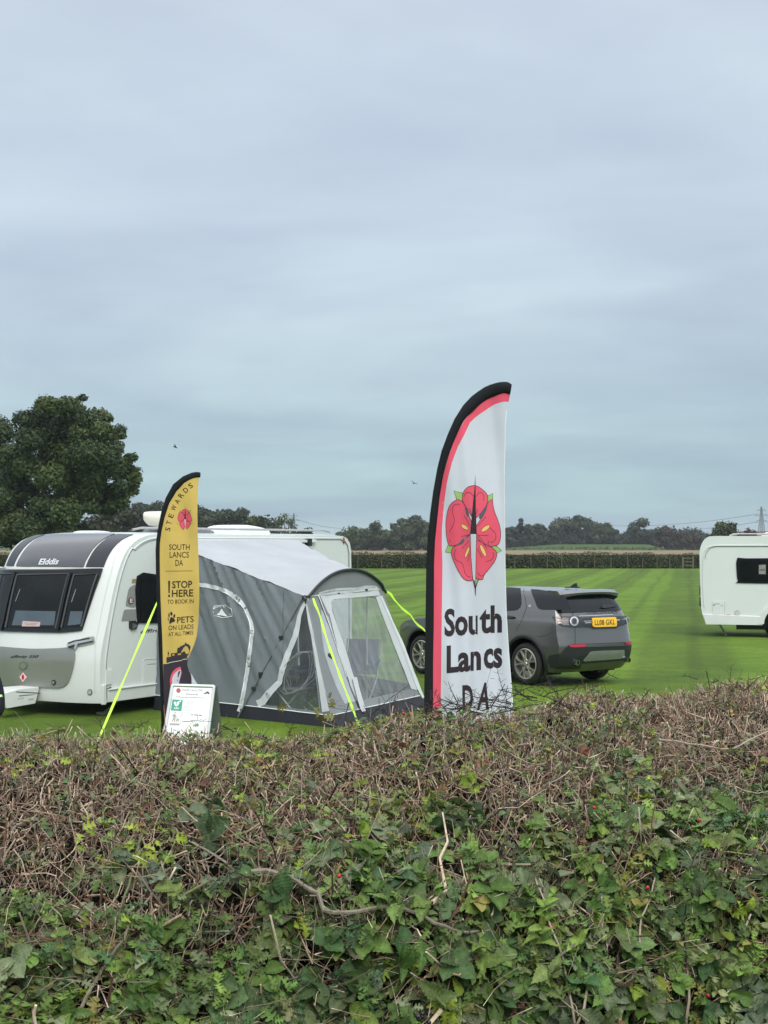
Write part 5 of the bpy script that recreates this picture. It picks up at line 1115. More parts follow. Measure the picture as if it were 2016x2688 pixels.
    c6 = crop(1040, 1560, 1207 / 120)
    S('panel_gap', [(stroke(c6([(440, 585), (600, 560), (800, 545), (1400, 540)]), .9), gap)], lift=.002, guess=(3.8, 1))
    for sg in (1, -1):
        h = surf(lambda x, z: Vector((x, sg * Wy(x, z), z)), sg if (sf(2, 1, .1).y > 1) == True else -sg)
        decal('headlight', lambda x, z, l=0, s=sg: Vector((x, s * (Wy(x, z) + l), z)), M, [([[(4.06, .90), (4.40, .76), (4.44, .86), (4.30, .93), (4.12, .96)]], cl)], V, (.08, .05), px=False, thick=.01, lift=.008)
        e = MB(); e.grid(lambda u, v: Vector((2.98 + .13 * math.cos(u * 6.283) * math.sin(v * 3.1416), sg * (1.00 + .10 * -math.cos(v * 3.1416)), 1.20 + .085 * math.sin(u * 6.283) * math.sin(v * 3.1416))), 14, 8, paint); mk('door_mirror', e, V)
    e = MB(); e.box((4.57, 0, .72), (.10, 1.1, .16), blk); e.box((4.54, 0, .42), (.10, 1.3, .18), blk); mk('grille', e, V, bevel=.02)
build_car()

# ------------------------------------------------------------------ feather flags
def flag_plane(D, base_px, yaw, folds):
    """cloth surface for a feather flag: u,v are metres right of the pole foot and up; folds = function depth(u,v)"""
    X = W_at(base_px, D); c, s = math.cos(yaw), math.sin(yaw)
    return X, lambda u, v, l=0.0: Vector((u * c, u * s - l + folds(u, v), v))
def white_flag():
    D = 14.5
    def folds(u, v):
        k = max(0, min(1, (2.6 - v) / 1.2)); up = max(0, min(1, u / .25))
        d = .030 * math.sin(u * 11 + .5 * math.sin(v * 2)) * up
        d += k * (.055 * (1 / (1 + math.exp(-(u - .47 - .02 * v) / .014)) - 1 / (1 + math.exp(-(u - .60) / .05)))) + .010 * math.sin(u * 31 + v * 3) * up + .02 * math.sin(v * 3.1 + u * 4) * up
        d += .05 * (1 / (1 + math.exp(-(u - .72) / .02)) - 1 / (1 + math.exp(-(u - .80) / .03))) * max(0, min(1, (3.0 - v) / .8)) * .5
        return d
    X, base = flag_plane(D, 1114, .10, folds)
    V = empty('feather_flag', 'tall white feather flag with red rose and black edge', 'flag', (X, D, 0)); M = FRAME[V]
    cloth = mat('white_flag_cloth', (.62, .65, .74), .7, spec=.2, var=.03, vscale=2, bump=.3, bscale=9, trans=.10); blkc = mat('black_flag_sleeve', (.010, .012, .015), .75, spec=.2, var=.08, bump=.3, bscale=30)
    redc = mat('coral_red_print', (.78, .10, .165), .65, spec=.2, var=.05, vscale=4); ink = mat('dark_ink', (.035, .025, .032), .65, spec=.2, var=0)
    outer = [(1343.4, 1009), (1336, 1004), (1328.7, 1002), (1315, 1002.5), (1301.6, 1005), (1286, 1010), (1272, 1016), (1254, 1028), (1238, 1040), (1215.7, 1063.7), (1193, 1099.8), (1175, 1140.5), (1159, 1183.5), (1147.8, 1228.7), (1136.5, 1292), (1128.6, 1350.8), (1121.8, 1420.9), (1118.9, 1480), (1117.7, 1564), (1116.6, 1647), (1115, 1730), (1113.5, 1813.6), (1113.5, 1900), (1113.5, 2020)]
    inner = [(1338.9, 1036), (1332, 1034), (1324, 1032), (1312, 1035), (1301.6, 1039), (1290, 1044), (1279, 1049), (1267, 1057), (1256, 1066), (1224.7, 1095), (1206.6, 1124.7), (1190.8, 1160.9), (1177, 1199), (1163.7, 1246.8), (1154.6, 1301), (1147.8, 1364), (1142, 1421), (1139.5, 1480), (1139, 1564), (1138.5, 1647), (1137, 1730), (1137, 1813), (1137, 1900), (1137, 2020)]
    red = [(1335, 1054.6), (1328, 1054), (1319.7, 1054.6), (1308, 1058), (1297, 1062), (1284, 1070), (1270, 1079.5), (1251, 1093), (1233.7, 1108.9), (1220, 1138), (1202, 1172), (1186, 1215), (1178, 1245), (1172.7, 1269), (1166, 1319), (1160, 1387), (1159.5, 1430), (1161.4, 1481), (1160, 1585), (1159, 1668), (1158, 1772), (1157, 1855), (1157, 1920), (1157, 2020)]
    right = [(1338, 1040), (1335, 1055), (1329.8, 1075), (1326.4, 1115.7), (1325, 1183), (1323.7, 1251), (1325, 1387), (1325.7, 1481), (1327, 1533), (1328.8, 1605.6), (1333, 1678), (1339, 1761.6), (1345.5, 1840.7), (1350, 1900), (1353, 1960), (1120, 1985)]
    F = lambda n, it, par=V, **k: decal(n, base, M, it, par, (.03, .05), guess=k.pop('guess', (.4, 2.0)), **k)
    panel = F('cloth', [([curve2(inner[:-1], 2) + [(1137, 1985)] + right[::-1]], cloth)], lift=0)
    F('red_border', [([inner[i], inner[i + 1], red[i + 1], red[i]] for i in range(len(inner) - 1)) and ([[inner[i], inner[i + 1], red[i + 1], red[i]] for i in range(len(inner) - 2)], redc)], panel, lift=.0015)
    F('hem', [(stroke(right[2:-1], 2), mat('white_hem', (.82, .84, .87), .6))], panel, lift=.002)
    # sleeve as a soft tube round the pole
    vs_, fs = [], []; n = 10
    flat = lambda px, py: inv(lambda u, v: base(u, v), M, px, py, (.3, 2))
    O = [flat(*p) for p in outer]; I = [flat(*p) for p in inner]
    for a, b in zip(O, I):
        pa, pb = base(*a), base(*b); c = (pa + pb) / 2; h = (pb - pa) / 2
        for k in range(n):
            g = 2 * math.pi * k / n; vs_.append(c + h * math.cos(g) + Vector((0, -1, 0)) * math.sin(g) * .028)
    fs = [(i * n + k, i * n + (k + 1) % n, (i + 1) * n + (k + 1) % n, (i + 1) * n + k) for i in range(len(O) - 1) for k in range(n)] + [tuple(range(n)), tuple(range((len(O) - 1) * n, len(O) * n))]
    e = MB(); e.add(vs_, fs, blkc); mk('pole_sleeve', e, V)
    e = MB(); x = base(*flat(1125, 2000)).x; e.tube([(x, 0, -.0), (x, 0, .4)], .016, mat('pole_black', (.02, .02, .02), .4), 8); e.box((x, 0, .02), (.5, .05, .03), BLKP); e.box((x, 0, .02), (.05, .5, .03), BLKP); mk('ground_spike', e, V)
    # the rose
    k = crop(1150, 1220, 1167 / 190)
    red_ = redc; grn = mat('pale_green_print', (.32, .52, .17), .65, spec=.2, var=.03); yel = mat('yellow_print', (.85, .55, .17), .65, var=0); ol = mat('plum_outline', (.09, .035, .06), .65, var=0)
    top = curve2([(595, 335), (690, 380), (790, 480), (800, 590), (760, 680), (680, 790), (600, 860), (540, 830), (490, 740), (420, 640), (390, 540), (410, 440), (480, 360)], 4, True)
    left = curve2([(300, 565), (370, 580), (430, 650), (470, 760), (560, 1000), (520, 1110), (420, 1180), (350, 1260), (250, 1305), (180, 1300), (140, 1180), (125, 950), (150, 760), (200, 640)], 4, True)
    rightp = curve2([(870, 562), (885, 640), (910, 760), (980, 940), (1010, 1120), (980, 1270), (900, 1310), (815, 1310), (700, 1250), (600, 1110), (620, 980), (740, 800), (800, 620)], 4, True)
    bl_ = curve2([(560, 1090), (500, 1140), (340, 1280), (240, 1330), (215, 1440), (270, 1600), (360, 1770), (430, 1850), (500, 1870), (560, 1840), (590, 1600), (600, 1300)], 4, True)
    br_ = curve2([(600, 1110), (760, 1280), (870, 1335), (945, 1420), (920, 1540), (820, 1680), (740, 1780), (722, 1845), (660, 1845), (605, 1800), (600, 1500)], 4, True)
    blade_d = [(592, 330), (600, 150), (602, 330), (607, 700), (622, 1115), (515, 1115), (565, 600), (575, 515)]
    blade_w = [(520, 1118), (615, 1118), (606, 1750), (603, 1990), (560, 1830), (530, 1500)]
    tip = [(560, 1850), (590, 1870), (600, 1960), (620, 1910), (645, 1850), (655, 1850), (628, 1920), (610, 1990), (607, 2110), (600, 2110), (590, 1990)]
    leaves = [[(255, 418), (395, 458), (385, 620), (300, 560)], [(882, 460), (880, 570), (795, 620), (795, 505)], [(160, 1295), (115, 1408), (215, 1422), (270, 1310)], [(850, 1310), (950, 1315), (1025, 1385), (945, 1430)], [(600, 1840), (660, 1845), (605, 1950)]]
    petals = [left, rightp, bl_, br_, top]
    lines = []
    for pts in ([(415, 515), (440, 465), (490, 440), (540, 470), (585, 520), (620, 500), (655, 455), (700, 450), (735, 500), (738, 580)], [(350, 655), (320, 635), (260, 650), (230, 710), (245, 820), (262, 900), (230, 1000), (180, 1080), (165, 1150), (200, 1250)], [(830, 1000), (870, 1050), (925, 1110), (925, 1200), (880, 1245), (840, 1248)], [(280, 1370), (260, 1430), (270, 1500), (310, 1550), (380, 1580), (410, 1640), (430, 1740), (480, 1800), (520, 1805)], [(885, 1410), (898, 1460), (860, 1530), (770, 1565)], [(640, 1735), (670, 1780), (715, 1795), (745, 1760)],
                [(415, 820), (470, 900), (512, 990)], [(775, 835), (700, 920), (630, 1005)], [(370, 1158), (500, 1125)], [(640, 1138), (810, 1142)], [(495, 1220), (440, 1290), (385, 1355)], [(630, 1215), (720, 1265), (788, 1350)], [(510, 700), (530, 760), (540, 820)], [(635, 710), (615, 800)], [(635, 1355), (680, 1440), (708, 1505)], [(500, 1440), (490, 1510), (480, 1555)], [(815, 1220), (805, 1270), (820, 1310)]):
        lines += stroke(k(curve2(pts, 3)), 1.3)
    drops = [[(430, 670), (455, 700), (495, 780), (492, 835), (470, 830), (450, 780)], [(790, 600), (798, 640), (775, 740), (710, 850), (680, 872), (660, 850), (680, 790), (750, 700)], [(270, 1300), (340, 1260), (380, 1205), (410, 1195), (425, 1225), (390, 1275), (330, 1295)]]
    seeds = [oval(428, 1005, 66, 30, .62), oval(765, 1027, 82, 34, -.62), oval(468, 1410, 92, 22, -1.2), oval(725, 1385, 105, 30, 1.13)]
    F('rose_emblem', [([k(p) for p in leaves], grn), ([q for p in leaves for q in stroke(k(p), 1.5, True)], ol, .0005), ([k(p) for p in petals], red_, .001), ([q for p in petals for q in stroke(k(p), 1.6, True)], ol, .0018), (lines, ol, .0022), ([k(curve2(p, 3, True)) for p in drops], mat('slate_print', (.10, .09, .12), .65, var=0), .0026), ([k(p) for p in seeds], yel, .0026), ([q for p in seeds for q in stroke(k(p), 1.0, True)], ol, .003), ([k(blade_d)], ink, .0034), ([k(blade_w)], cloth, .0034), (stroke(k([(518, 1115), (530, 1500), (560, 1840), (590, 1980)]), 1.2) + stroke(k([(618, 1115), (608, 1600), (604, 1960)]), 1.2), ink, .0038), ([k(tip)], ink, .0038)], panel, lift=.002)
    # words; letters crowd together where the cloth folds
    def warp(cx, w, amt):
        def g(x, y):
            t = (x - cx) / w; return (x - amt * math.tanh(t) * math.exp(-t * t * .3), y)
        return g
    c6 = crop(1100, 1460, 1346 / 280); P = lambda x, y: c6([(x, y)])[0]
    F('lettering', [(text('Sou', P(320, 1020), P(750, 990), P(320, 665), .034, 0, warp(P(715, 0)[0], 9, 4)) + text('th', P(765, 978), P(1048, 968), P(765, 625), .034, 0, warp(P(960, 0)[0], 7, 3)), ink)], panel, lift=.002, guess=(.4, 1.8))
    F('lettering', [(text('Lan', P(348, 1482), P(785, 1440), P(348, 1130), .034, 0, warp(P(690, 0)[0], 8, 4)) + text('cs', P(815, 1425), P(1050, 1410), P(815, 1168), .034, 0, warp(P(930, 0)[0], 7, 2)), ink)], panel, lift=.002, guess=(.4, 1.4))
    F('lettering', [(text('D', P(550, 1965), P(685, 1950), P(545, 1630), .034) + text('A', P(725, 1945), P(880, 1935), P(745, 1600), .034, .1), ink)], panel, lift=.002, guess=(.4, 1))
    return V
white_flag()
def yellow_flag():
    D = 17.0; k = crop(390, 1220, 561 / 180)
    def folds(u, v):
        up = max(0, min(1, u / .12)); return up * (.022 * math.sin(u * 17 + v * 1.5) + .012 * math.sin(v * 7 + u * 9) + .05 * max(0, 1 - v / 1.3) * math.sin(u * 26 + v * 2))
    X, base = flag_plane(D, 427, .08, folds)
    V = empty('feather_flag', 'smaller yellow feather flag with black edge and stewards writing', 'flag', (X, D, 0)); M = FRAME[V]
    yl = mat('yellow_flag_cloth', (.70, .50, .14), .7, spec=.2, var=.05, vscale=3, bump=.15, bscale=14, trans=.2); ink = mat('brown_black_ink', (.035, .024, .024), .65, spec=.2, var=0); blkc = MATS['black_flag_sleeve']; redc = MATS['coral_red_print']
    outer = k([(424, 62), (390, 58), (350, 65), (280, 95), (200, 160), (140, 270), (105, 380), (80, 500), (62, 620), (57, 700), (60, 900), (65, 1100), (75, 1300), (82, 1500), (90, 1700), (95, 1900), (103, 2100), (112, 2200), (118, 2300)])
    inner = k([(423, 103), (395, 104), (360, 112), (290, 150), (230, 215), (170, 315), (132, 430), (107, 540), (93, 640), (91, 720), (93, 900), (98, 1100), (106, 1300), (113, 1450), (119, 1700), (124, 1900), (128, 2100), (130, 2200), (132, 2300)])
    right = k([(412, 108), (406, 170), (402, 250), (400, 400), (403, 600), (410, 800), (415, 950), (415, 1100), (410, 1250), (395, 1400), (370, 1480), (342, 1540), (320, 1590), (317, 1640), (332, 1690), (352, 1740), (352, 1800), (348, 1900), (330, 2050), (300, 2180)])
    F = lambda n, it, par=V, **kk: decal(n, base, M, it, par, (.03, .04), guess=kk.pop('guess', (.2, 2)), **kk)
    panel = F('cloth', [([curve2(inner[:-1], 2) + right[::-1]], yl)], lift=0)
    vs_, fs = [], []; n = 8
    for a, b in zip(outer, inner):
        pa, pb = base(*inv(base, M, *a, (.2, 2))), base(*inv(base, M, *b, (.2, 2))); c = (pa + pb) / 2; h = (pb - pa) / 2
        for q in range(n):
            g = 2 * math.pi * q / n; vs_.append(c + h * math.cos(g) + Vector((0, -1, 0)) * math.sin(g) * .02)
    fs = [(i * n + q, i * n + (q + 1) % n, (i + 1) * n + (q + 1) % n, (i + 1) * n + q) for i in range(len(outer) - 1) for q in range(n)] + [tuple(range(n)), tuple(range((len(outer) - 1) * n, len(outer) * n))]
    e = MB(); e.add(vs_, fs, blkc); mk('pole_sleeve', e, V)
    e = MB(); e.tube([(0, 0, 0), (0, 0, .3)], .014, MATS['pole_black'], 8); e.box((0, 0, .02), (.4, .05, .03), BLKP); e.box((0, 0, .02), (.05, .4, .03), BLKP); mk('ground_spike', e, V)
    # lower dark field with the no-entry style roundel
    c = crop(420, 1600, 1327 / 120)
    dark = mat('plum_black_print', (.045, .036, .050), .65, spec=.2, var=.06, vscale=5)
    edge = [p for p in right if p[1] > c([(0, 1340)])[0][1]]
    F('dark_print', [([c([(93, 1585), (188, 1578), (188, 1400), (320, 1375), (320, 1275), (500, 1255), (620, 1240), (700, 1205), (720, 1280), (800, 1300), (830, 1320), (790, 1350)]) + [p for p in edge] + [inner[-3], k([(121, 1800)])[0]]], dark)], panel, lift=.001, guess=(.2, 1))
    F('castle_print', [([c([(188, 1575), (188, 1400), (200, 1385), (320, 1375), (318, 1280), (490, 1255), (505, 1200), (490, 1180), (510, 1160), (500, 1110), (570, 1105), (575, 1070), (650, 1050), (660, 1030), (720, 1015), (720, 965), (770, 965), (775, 1000), (830, 1000), (840, 1030), (870, 1040), (888, 1090), (880, 1150), (870, 1170), (858, 1250), (830, 1310), (790, 1340), (700, 1440), (400, 1520)])], dark), ([c([(600, 1250), (640, 1190), (680, 1120), (740, 1055), (800, 1085), (845, 1180), (850, 1240), (820, 1290), (760, 1285), (725, 1230), (700, 1205), (660, 1240)])], yl, .001), ([c([(360, 1300), (420, 1290), (415, 1335), (360, 1345)]), c([(515, 1280), (615, 1270), (612, 1310), (520, 1325)]), c([(190, 1385), (215, 1300), (235, 1345), (250, 1380)]), c([(262, 1300), (305, 1300), (315, 1370), (262, 1380)])], yl, .001), ([c([(230, 1290), (225, 1245), (237, 1195), (248, 1245), (275, 1265), (245, 1300), (250, 1370), (232, 1370)])], ink, .002), (stroke(c([(190, 1568), (350, 1525), (500, 1500), (640, 1475)]), 1.6) + stroke(c([(645, 1450), (780, 1435)]), 1.6), mat('cream_print', (.75, .68, .5), .6), .002)], panel, lift=.002, guess=(.2, 1.2))
    ring = c([(600, 1665), (500, 1690), (400, 1770), (330, 1880), (295, 2000), (290, 2100), (320, 2250), (400, 2380), (520, 2440), (560, 2440), (540, 2300), (560, 2100), (600, 1950), (635, 1830), (610, 1740)])
    ringi = c([(595, 1735), (520, 1770), (440, 1840), (375, 1940), (350, 2060), (370, 2200), (440, 2320), (520, 2360), (545, 2150), (590, 1950), (605, 1830)])
    F('roundel', [([curve2(ring, 2, True)], redc), ([curve2(ringi, 2, True)], MATS['white_flag_cloth'], .001), ([c([(530, 1810), (585, 1770), (580, 1830), (550, 1920), (530, 1975), (512, 1970)]), c([(515, 2030), (530, 2020), (520, 2090), (502, 2085)])], ink, .002)], panel, lift=.002, guess=(.2, .9))
    F('white_corner', [([c([(905, 1850), (985, 2000), (1085, 2160), (1000, 2300), (920, 2200), (915, 2000)])], MATS['white_flag_cloth'])], panel, lift=.001, guess=(.3, .9))
    # small rose
    sc = crop(390, 1220, 561 / 180); R = lambda pts: [(298 + (x - 570) * .130, 445 + (y - 1110) * .108) for x, y in pts]
    pet = [[(595, 335), (790, 480), (800, 590), (600, 860), (390, 540), (410, 440)], [(300, 565), (430, 650), (560, 1000), (420, 1180), (250, 1305), (140, 1180), (125, 950), (200, 640)], [(870, 562), (910, 760), (1010, 1120), (980, 1270), (815, 1310), (600, 1110), (740, 800)], [(560, 1090), (340, 1280), (215, 1440), (360, 1770), (500, 1870), (600, 1300)], [(600, 1110), (870, 1335), (945, 1420), (820, 1680), (680, 1850), (600, 1500)]]
    F('rose_emblem', [([sc(R(curve2(p, 3, True))) for p in pet], redc), ([q for p in pet for q in stroke(sc(R(curve2(p, 3, True))), .9, True)], MATS['plum_outline'], .001), ([sc(R([(575, 500), (610, 500), (625, 1115), (530, 1115)]))], ink, .002), ([sc(R([(530, 1115), (625, 1115), (600, 1900)]))], MATS['white_flag_cloth'], .002), (stroke(sc([(302, 352), (302, 342)]), .9) + stroke(sc([(262, 385), (255, 372)]), .9) + stroke(sc([(338, 385), (345, 372)]), .9) + stroke(sc([(240, 478), (232, 480)]), .9) + stroke(sc([(350, 478), (360, 480)]), .9), ink, .002)], panel, lift=.002, guess=(.2, 2.2))
    # arched word
    let = []
    for ch, x, y, rot, w in (('S', 158, 526, 79, 34), ('T', 167, 473, 74, 34), ('E', 184, 416, 70, 36), ('W', 207, 352, 66, 50), ('A', 235, 300, 60, 38), ('R', 265, 250, 54, 38), ('D', 304, 207, 45, 40), ('S', 344, 171, 33, 36)):
        g = math.radians(rot); d = Vector((math.cos(g), -math.sin(g))); upv = Vector((-math.sin(g), -math.cos(g))); h = 46; cc = Vector((x, y)); bl = cc - d * w / 2 * .86 - upv * h / 2 * .9
        let += text(ch, sc([bl])[0], sc([bl + d * w * .86])[0], sc([bl + upv * h * .9])[0], .006)
    F('lettering', [(let, ink)], panel, lift=.0025, guess=(.2, 2.4))
    def line(t, x0, x1, yb, yt, tilt=0, bold=.004): return text(t, sc([(x0, yb)])[0], sc([(x1, yb - tilt)])[0], sc([(x0, yt)])[0], bold)
    F('lettering', [(line('SOUTH', 168, 336, 697, 650) + line('LANCS', 173, 330, 760, 712) + line('DA', 220, 282, 826, 777) + stroke(sc([(138, 870), (250, 869), (361, 868)]), 1.0), ink)], panel, lift=.0025, guess=(.2, 2))
    F('lettering', [(line('STOP', 193, 357, 1011, 952, 4, .016) + line('HERE', 191, 365, 1082, 1024, 5, .016) + line('TO BOOK IN', 153, 368, 1138, 1104, 5) + [sc([(160, 950), (176, 950), (173, 1050), (163, 1050)]), sc(oval(168, 1072, 8, 11, 0, 12))], ink)], panel, lift=.0025, guess=(.2, 1.6))
    F('lettering', [(line('PETS', 233, 369, 1297, 1246, 10, .010) + line('ON LEADS', 163, 368, 1354, 1316, 12) + line('AT ALL TIMES', 162, 365, 1404, 1372, 16), ink)], panel, lift=.0025, guess=(.2, 1.4))
    F('paw_print', [([c(oval(262, 165, 19, 72, .05)), c(oval(332, 120, 34, 58, -.15)), c(oval(415, 190, 28, 60, .2)), c(oval(240, 285, 12, 48, -.15)), c(curve2([(330, 215), (400, 260), (435, 300), (425, 355), (370, 365), (290, 412), (268, 380), (285, 300), (300, 240)], 3, True))], ink)], panel, lift=.0025, guess=(.2, 1.4))
yellow_flag()

# ------------------------------------------------------------------ notice board
def a_board():
    D = 16.2; c = crop(420, 1780, 1659 / 160)
    V = empty('notice_board', 'white framed A-board notice standing on the grass beside the yellow flag', 'notice board', (W_at(495, D), D, 0)); M = FRAME[V]
    # face leans back; u right, v up along the board
    tl, tr = at(*c([(320, 170)])[0], D + .20), at(*c([(1500, 205)])[0], D + .20)
    bl = at(*c([(20, 1980)])[0], D - .12); br = at(*c([(1270, 2040)])[0], D - .12)
    off = Vector(V.location); tl, tr, bl, br = tl - off, tr - off, bl - off, br - off
    def f0(u, v): return bl.lerp(br, u).lerp(tl.lerp(tr, u), v)
    fn = surf(f0, 1)
    if fn(.5, .5, .1).y > f0(.5, .5).y: fn = surf(f0, -1)
    e = MB(); bk = Vector((0, .62, 0))
    alu = mat('aluminium_frame', (.62, .65, .64), .35, .4, var=.04)
    F = lambda n, it, par=V, **k: decal(n, fn, M, it, par, 0, guess=(.5, .6), **k)
    e.add([f0(0, 0), f0(1, 0), f0(1, 1), f0(0, 1)], [(0, 1, 2, 3)], alu)
    mk('back_plate', e, V)
    fr = [(0, 0), (1, 0), (1, 1), (0, 1)]; t = MB()
    c4_ = [fn(.02, .012, .01), fn(.98, .012, .01), fn(.98, .985, .01), fn(.02, .985, .01)]
    t.tube([c4_[0], c4_[1]], .018, alu, 8); t.tube([c4_[1], c4_[2]], .018, alu, 8); t.tube([c4_[2], c4_[3]], .018, alu, 8); t.tube([c4_[3], c4_[0]], .018, alu, 8); mk('frame', t, V)
    # rear leaf of the A shape
    e = MB(); rb = [tl + Vector((0.02, .03, -.01)), tr + Vector((.02, .03, -.01)), br + Vector((.13, .5, .0)), bl + Vector((.13, .5, .0))]; rb = [Vector((p.x, p.y, max(p.z, .01))) for p in rb]
    e.add(rb + [p + Vector((0, .02, 0)) for p in rb], [(0, 1, 2, 3), (7, 6, 5, 4), (0, 4, 5, 1), (1, 5, 6, 2), (2, 6, 7, 3), (3, 7, 4, 0)], mat('board_green_grey', (.13, .16, .14), .5)); mk('rear_leaf', e, V, False)
    pap = F('poster', [([c([(390, 240), (1420, 275), (1170, 1990), (100, 1935)])], mat('poster_paper', (.78, .82, .82), .45, var=.02))], lift=.008)
    ink = mat('soft_ink', (.10, .09, .11), .6, var=0); pi = mat('plum_ink', (.22, .13, .18), .6, var=0)
    P = lambda x, y: c([(x, y)])[0]
    tx = lambda s, x0, yb0, x1, yb1, h, b=.0, sk=0: text(s, P(x0, yb0), P(x1, yb1), P(x0 + 2, yb0 - h), b, sk)
    F('crest', [([c(oval(505, 345, 62, 66))], mat('faded_red', (.50, .10, .10), .6)), ([q for r in ([(505, 345), (505, 300)], [(505, 345), (545, 330)], [(505, 345), (530, 385)], [(505, 345), (480, 385)], [(505, 345), (465, 330)]) for q in stroke(c(r), .8)], pi, .001)], pap, lift=.010)
    F('club_logo', [([c([(1170, 440), (1230, 405), (1270, 370), (1310, 365), (1345, 400), (1355, 440), (1300, 445), (1290, 415), (1250, 440)])], ink)], pap, lift=.010)
    F('lettering', [(stroke(c([(850, 1005), (900, 1008)]), 2.2) + stroke(c([(930, 1010), (1030, 1014)]), 2.2) + stroke(c([(1055, 1016), (1145, 1020)]), 2.2), ink), (stroke(c([(835, 1155), (1045, 1165)]), 1.4), mat('pale_ink', (.45, .47, .48), .6))], pap, lift=.010)
    F('lettering', [(tx('South Lancs DA', 610, 350, 1165, 372, 62), pi), (tx('Stewards', 705, 462, 1045, 478, 58), pi), (tx('All Membership Cards MUST be shown', 425, 535, 1265, 568, 34, .02, .2), ink)], pap, lift=.010)
    gr = mat('first_aid_green', (.02, .30, .20), .5, var=0)
    F('green_sign', [([c([(340, 588), (625, 600), (585, 900), (300, 885)])], gr), ([c(curve2([(440, 780), (395, 725), (378, 680), (400, 650), (440, 655), (462, 680), (485, 645), (520, 650), (528, 690), (500, 740)], 3, True))], WHT, .001), ([c([(450, 690), (475, 665), (465, 700), (478, 702), (440, 750), (450, 715), (435, 712)])], gr, .002), ([c([(525, 650), (535, 625), (575, 612), (580, 640), (545, 665)])], WHT, .001), (tx('AED', 372, 848, 525, 855, 48, .02), WHT, .001)], pap, lift=.011)
    rr = random.Random(3); wl = []
    rows_ = [(625, 645, 1010), (660, 640, 965), (697, 640, 940), (735, 632, 880), (772, 630, 800), (808, 625, 975), (848, 622, 950), (885, 620, 800), (935, 605, 850)]
    for y, x0, x1 in rows_:
        x = x0
        while x < x1 - 20:
            w = rr.uniform(18, 62); wl += stroke(c([(x, y + (x - x0) * .03), (min(x1, x + w), y + (x + w - x0) * .03)]), 1.0); x += w + 12
    F('small_print', [(wl, mat('small_print', (.42, .44, .45), .6))], pap, lift=.010)
    gy = mat('grey_picture', (.35, .34, .32), .6)
    F('dog_walker_picture', [([c([(285, 925), (590, 935), (545, 1300), (235, 1290)])], mat('picture_paper', (.72, .74, .73), .5)), ([c(curve2([(415, 985), (440, 1030), (455, 1090), (425, 1060), (420, 1130), (408, 1200), (385, 1200), (390, 1140), (370, 1150), (345, 1200), (322, 1195), (355, 1120), (368, 1050), (340, 1050), (345, 1020), (385, 985)], 2, True)), c(oval(418, 945, 18, 24, 0, 10)), c([(440, 1130), (480, 1125), (500, 1105), (520, 1120), (510, 1150), (500, 1200), (488, 1195), (485, 1165), (460, 1170), (455, 1200), (440, 1195)]), c([(270, 1235), (540, 1245), (530, 1290), (260, 1285)])], gy, .001), (stroke(c([(452, 1085), (500, 1120)]), .8), gy, .001), (stroke(c([(600, 930), (560, 1230)]), .8), gy, .001)], pap, lift=.010)
a_board()

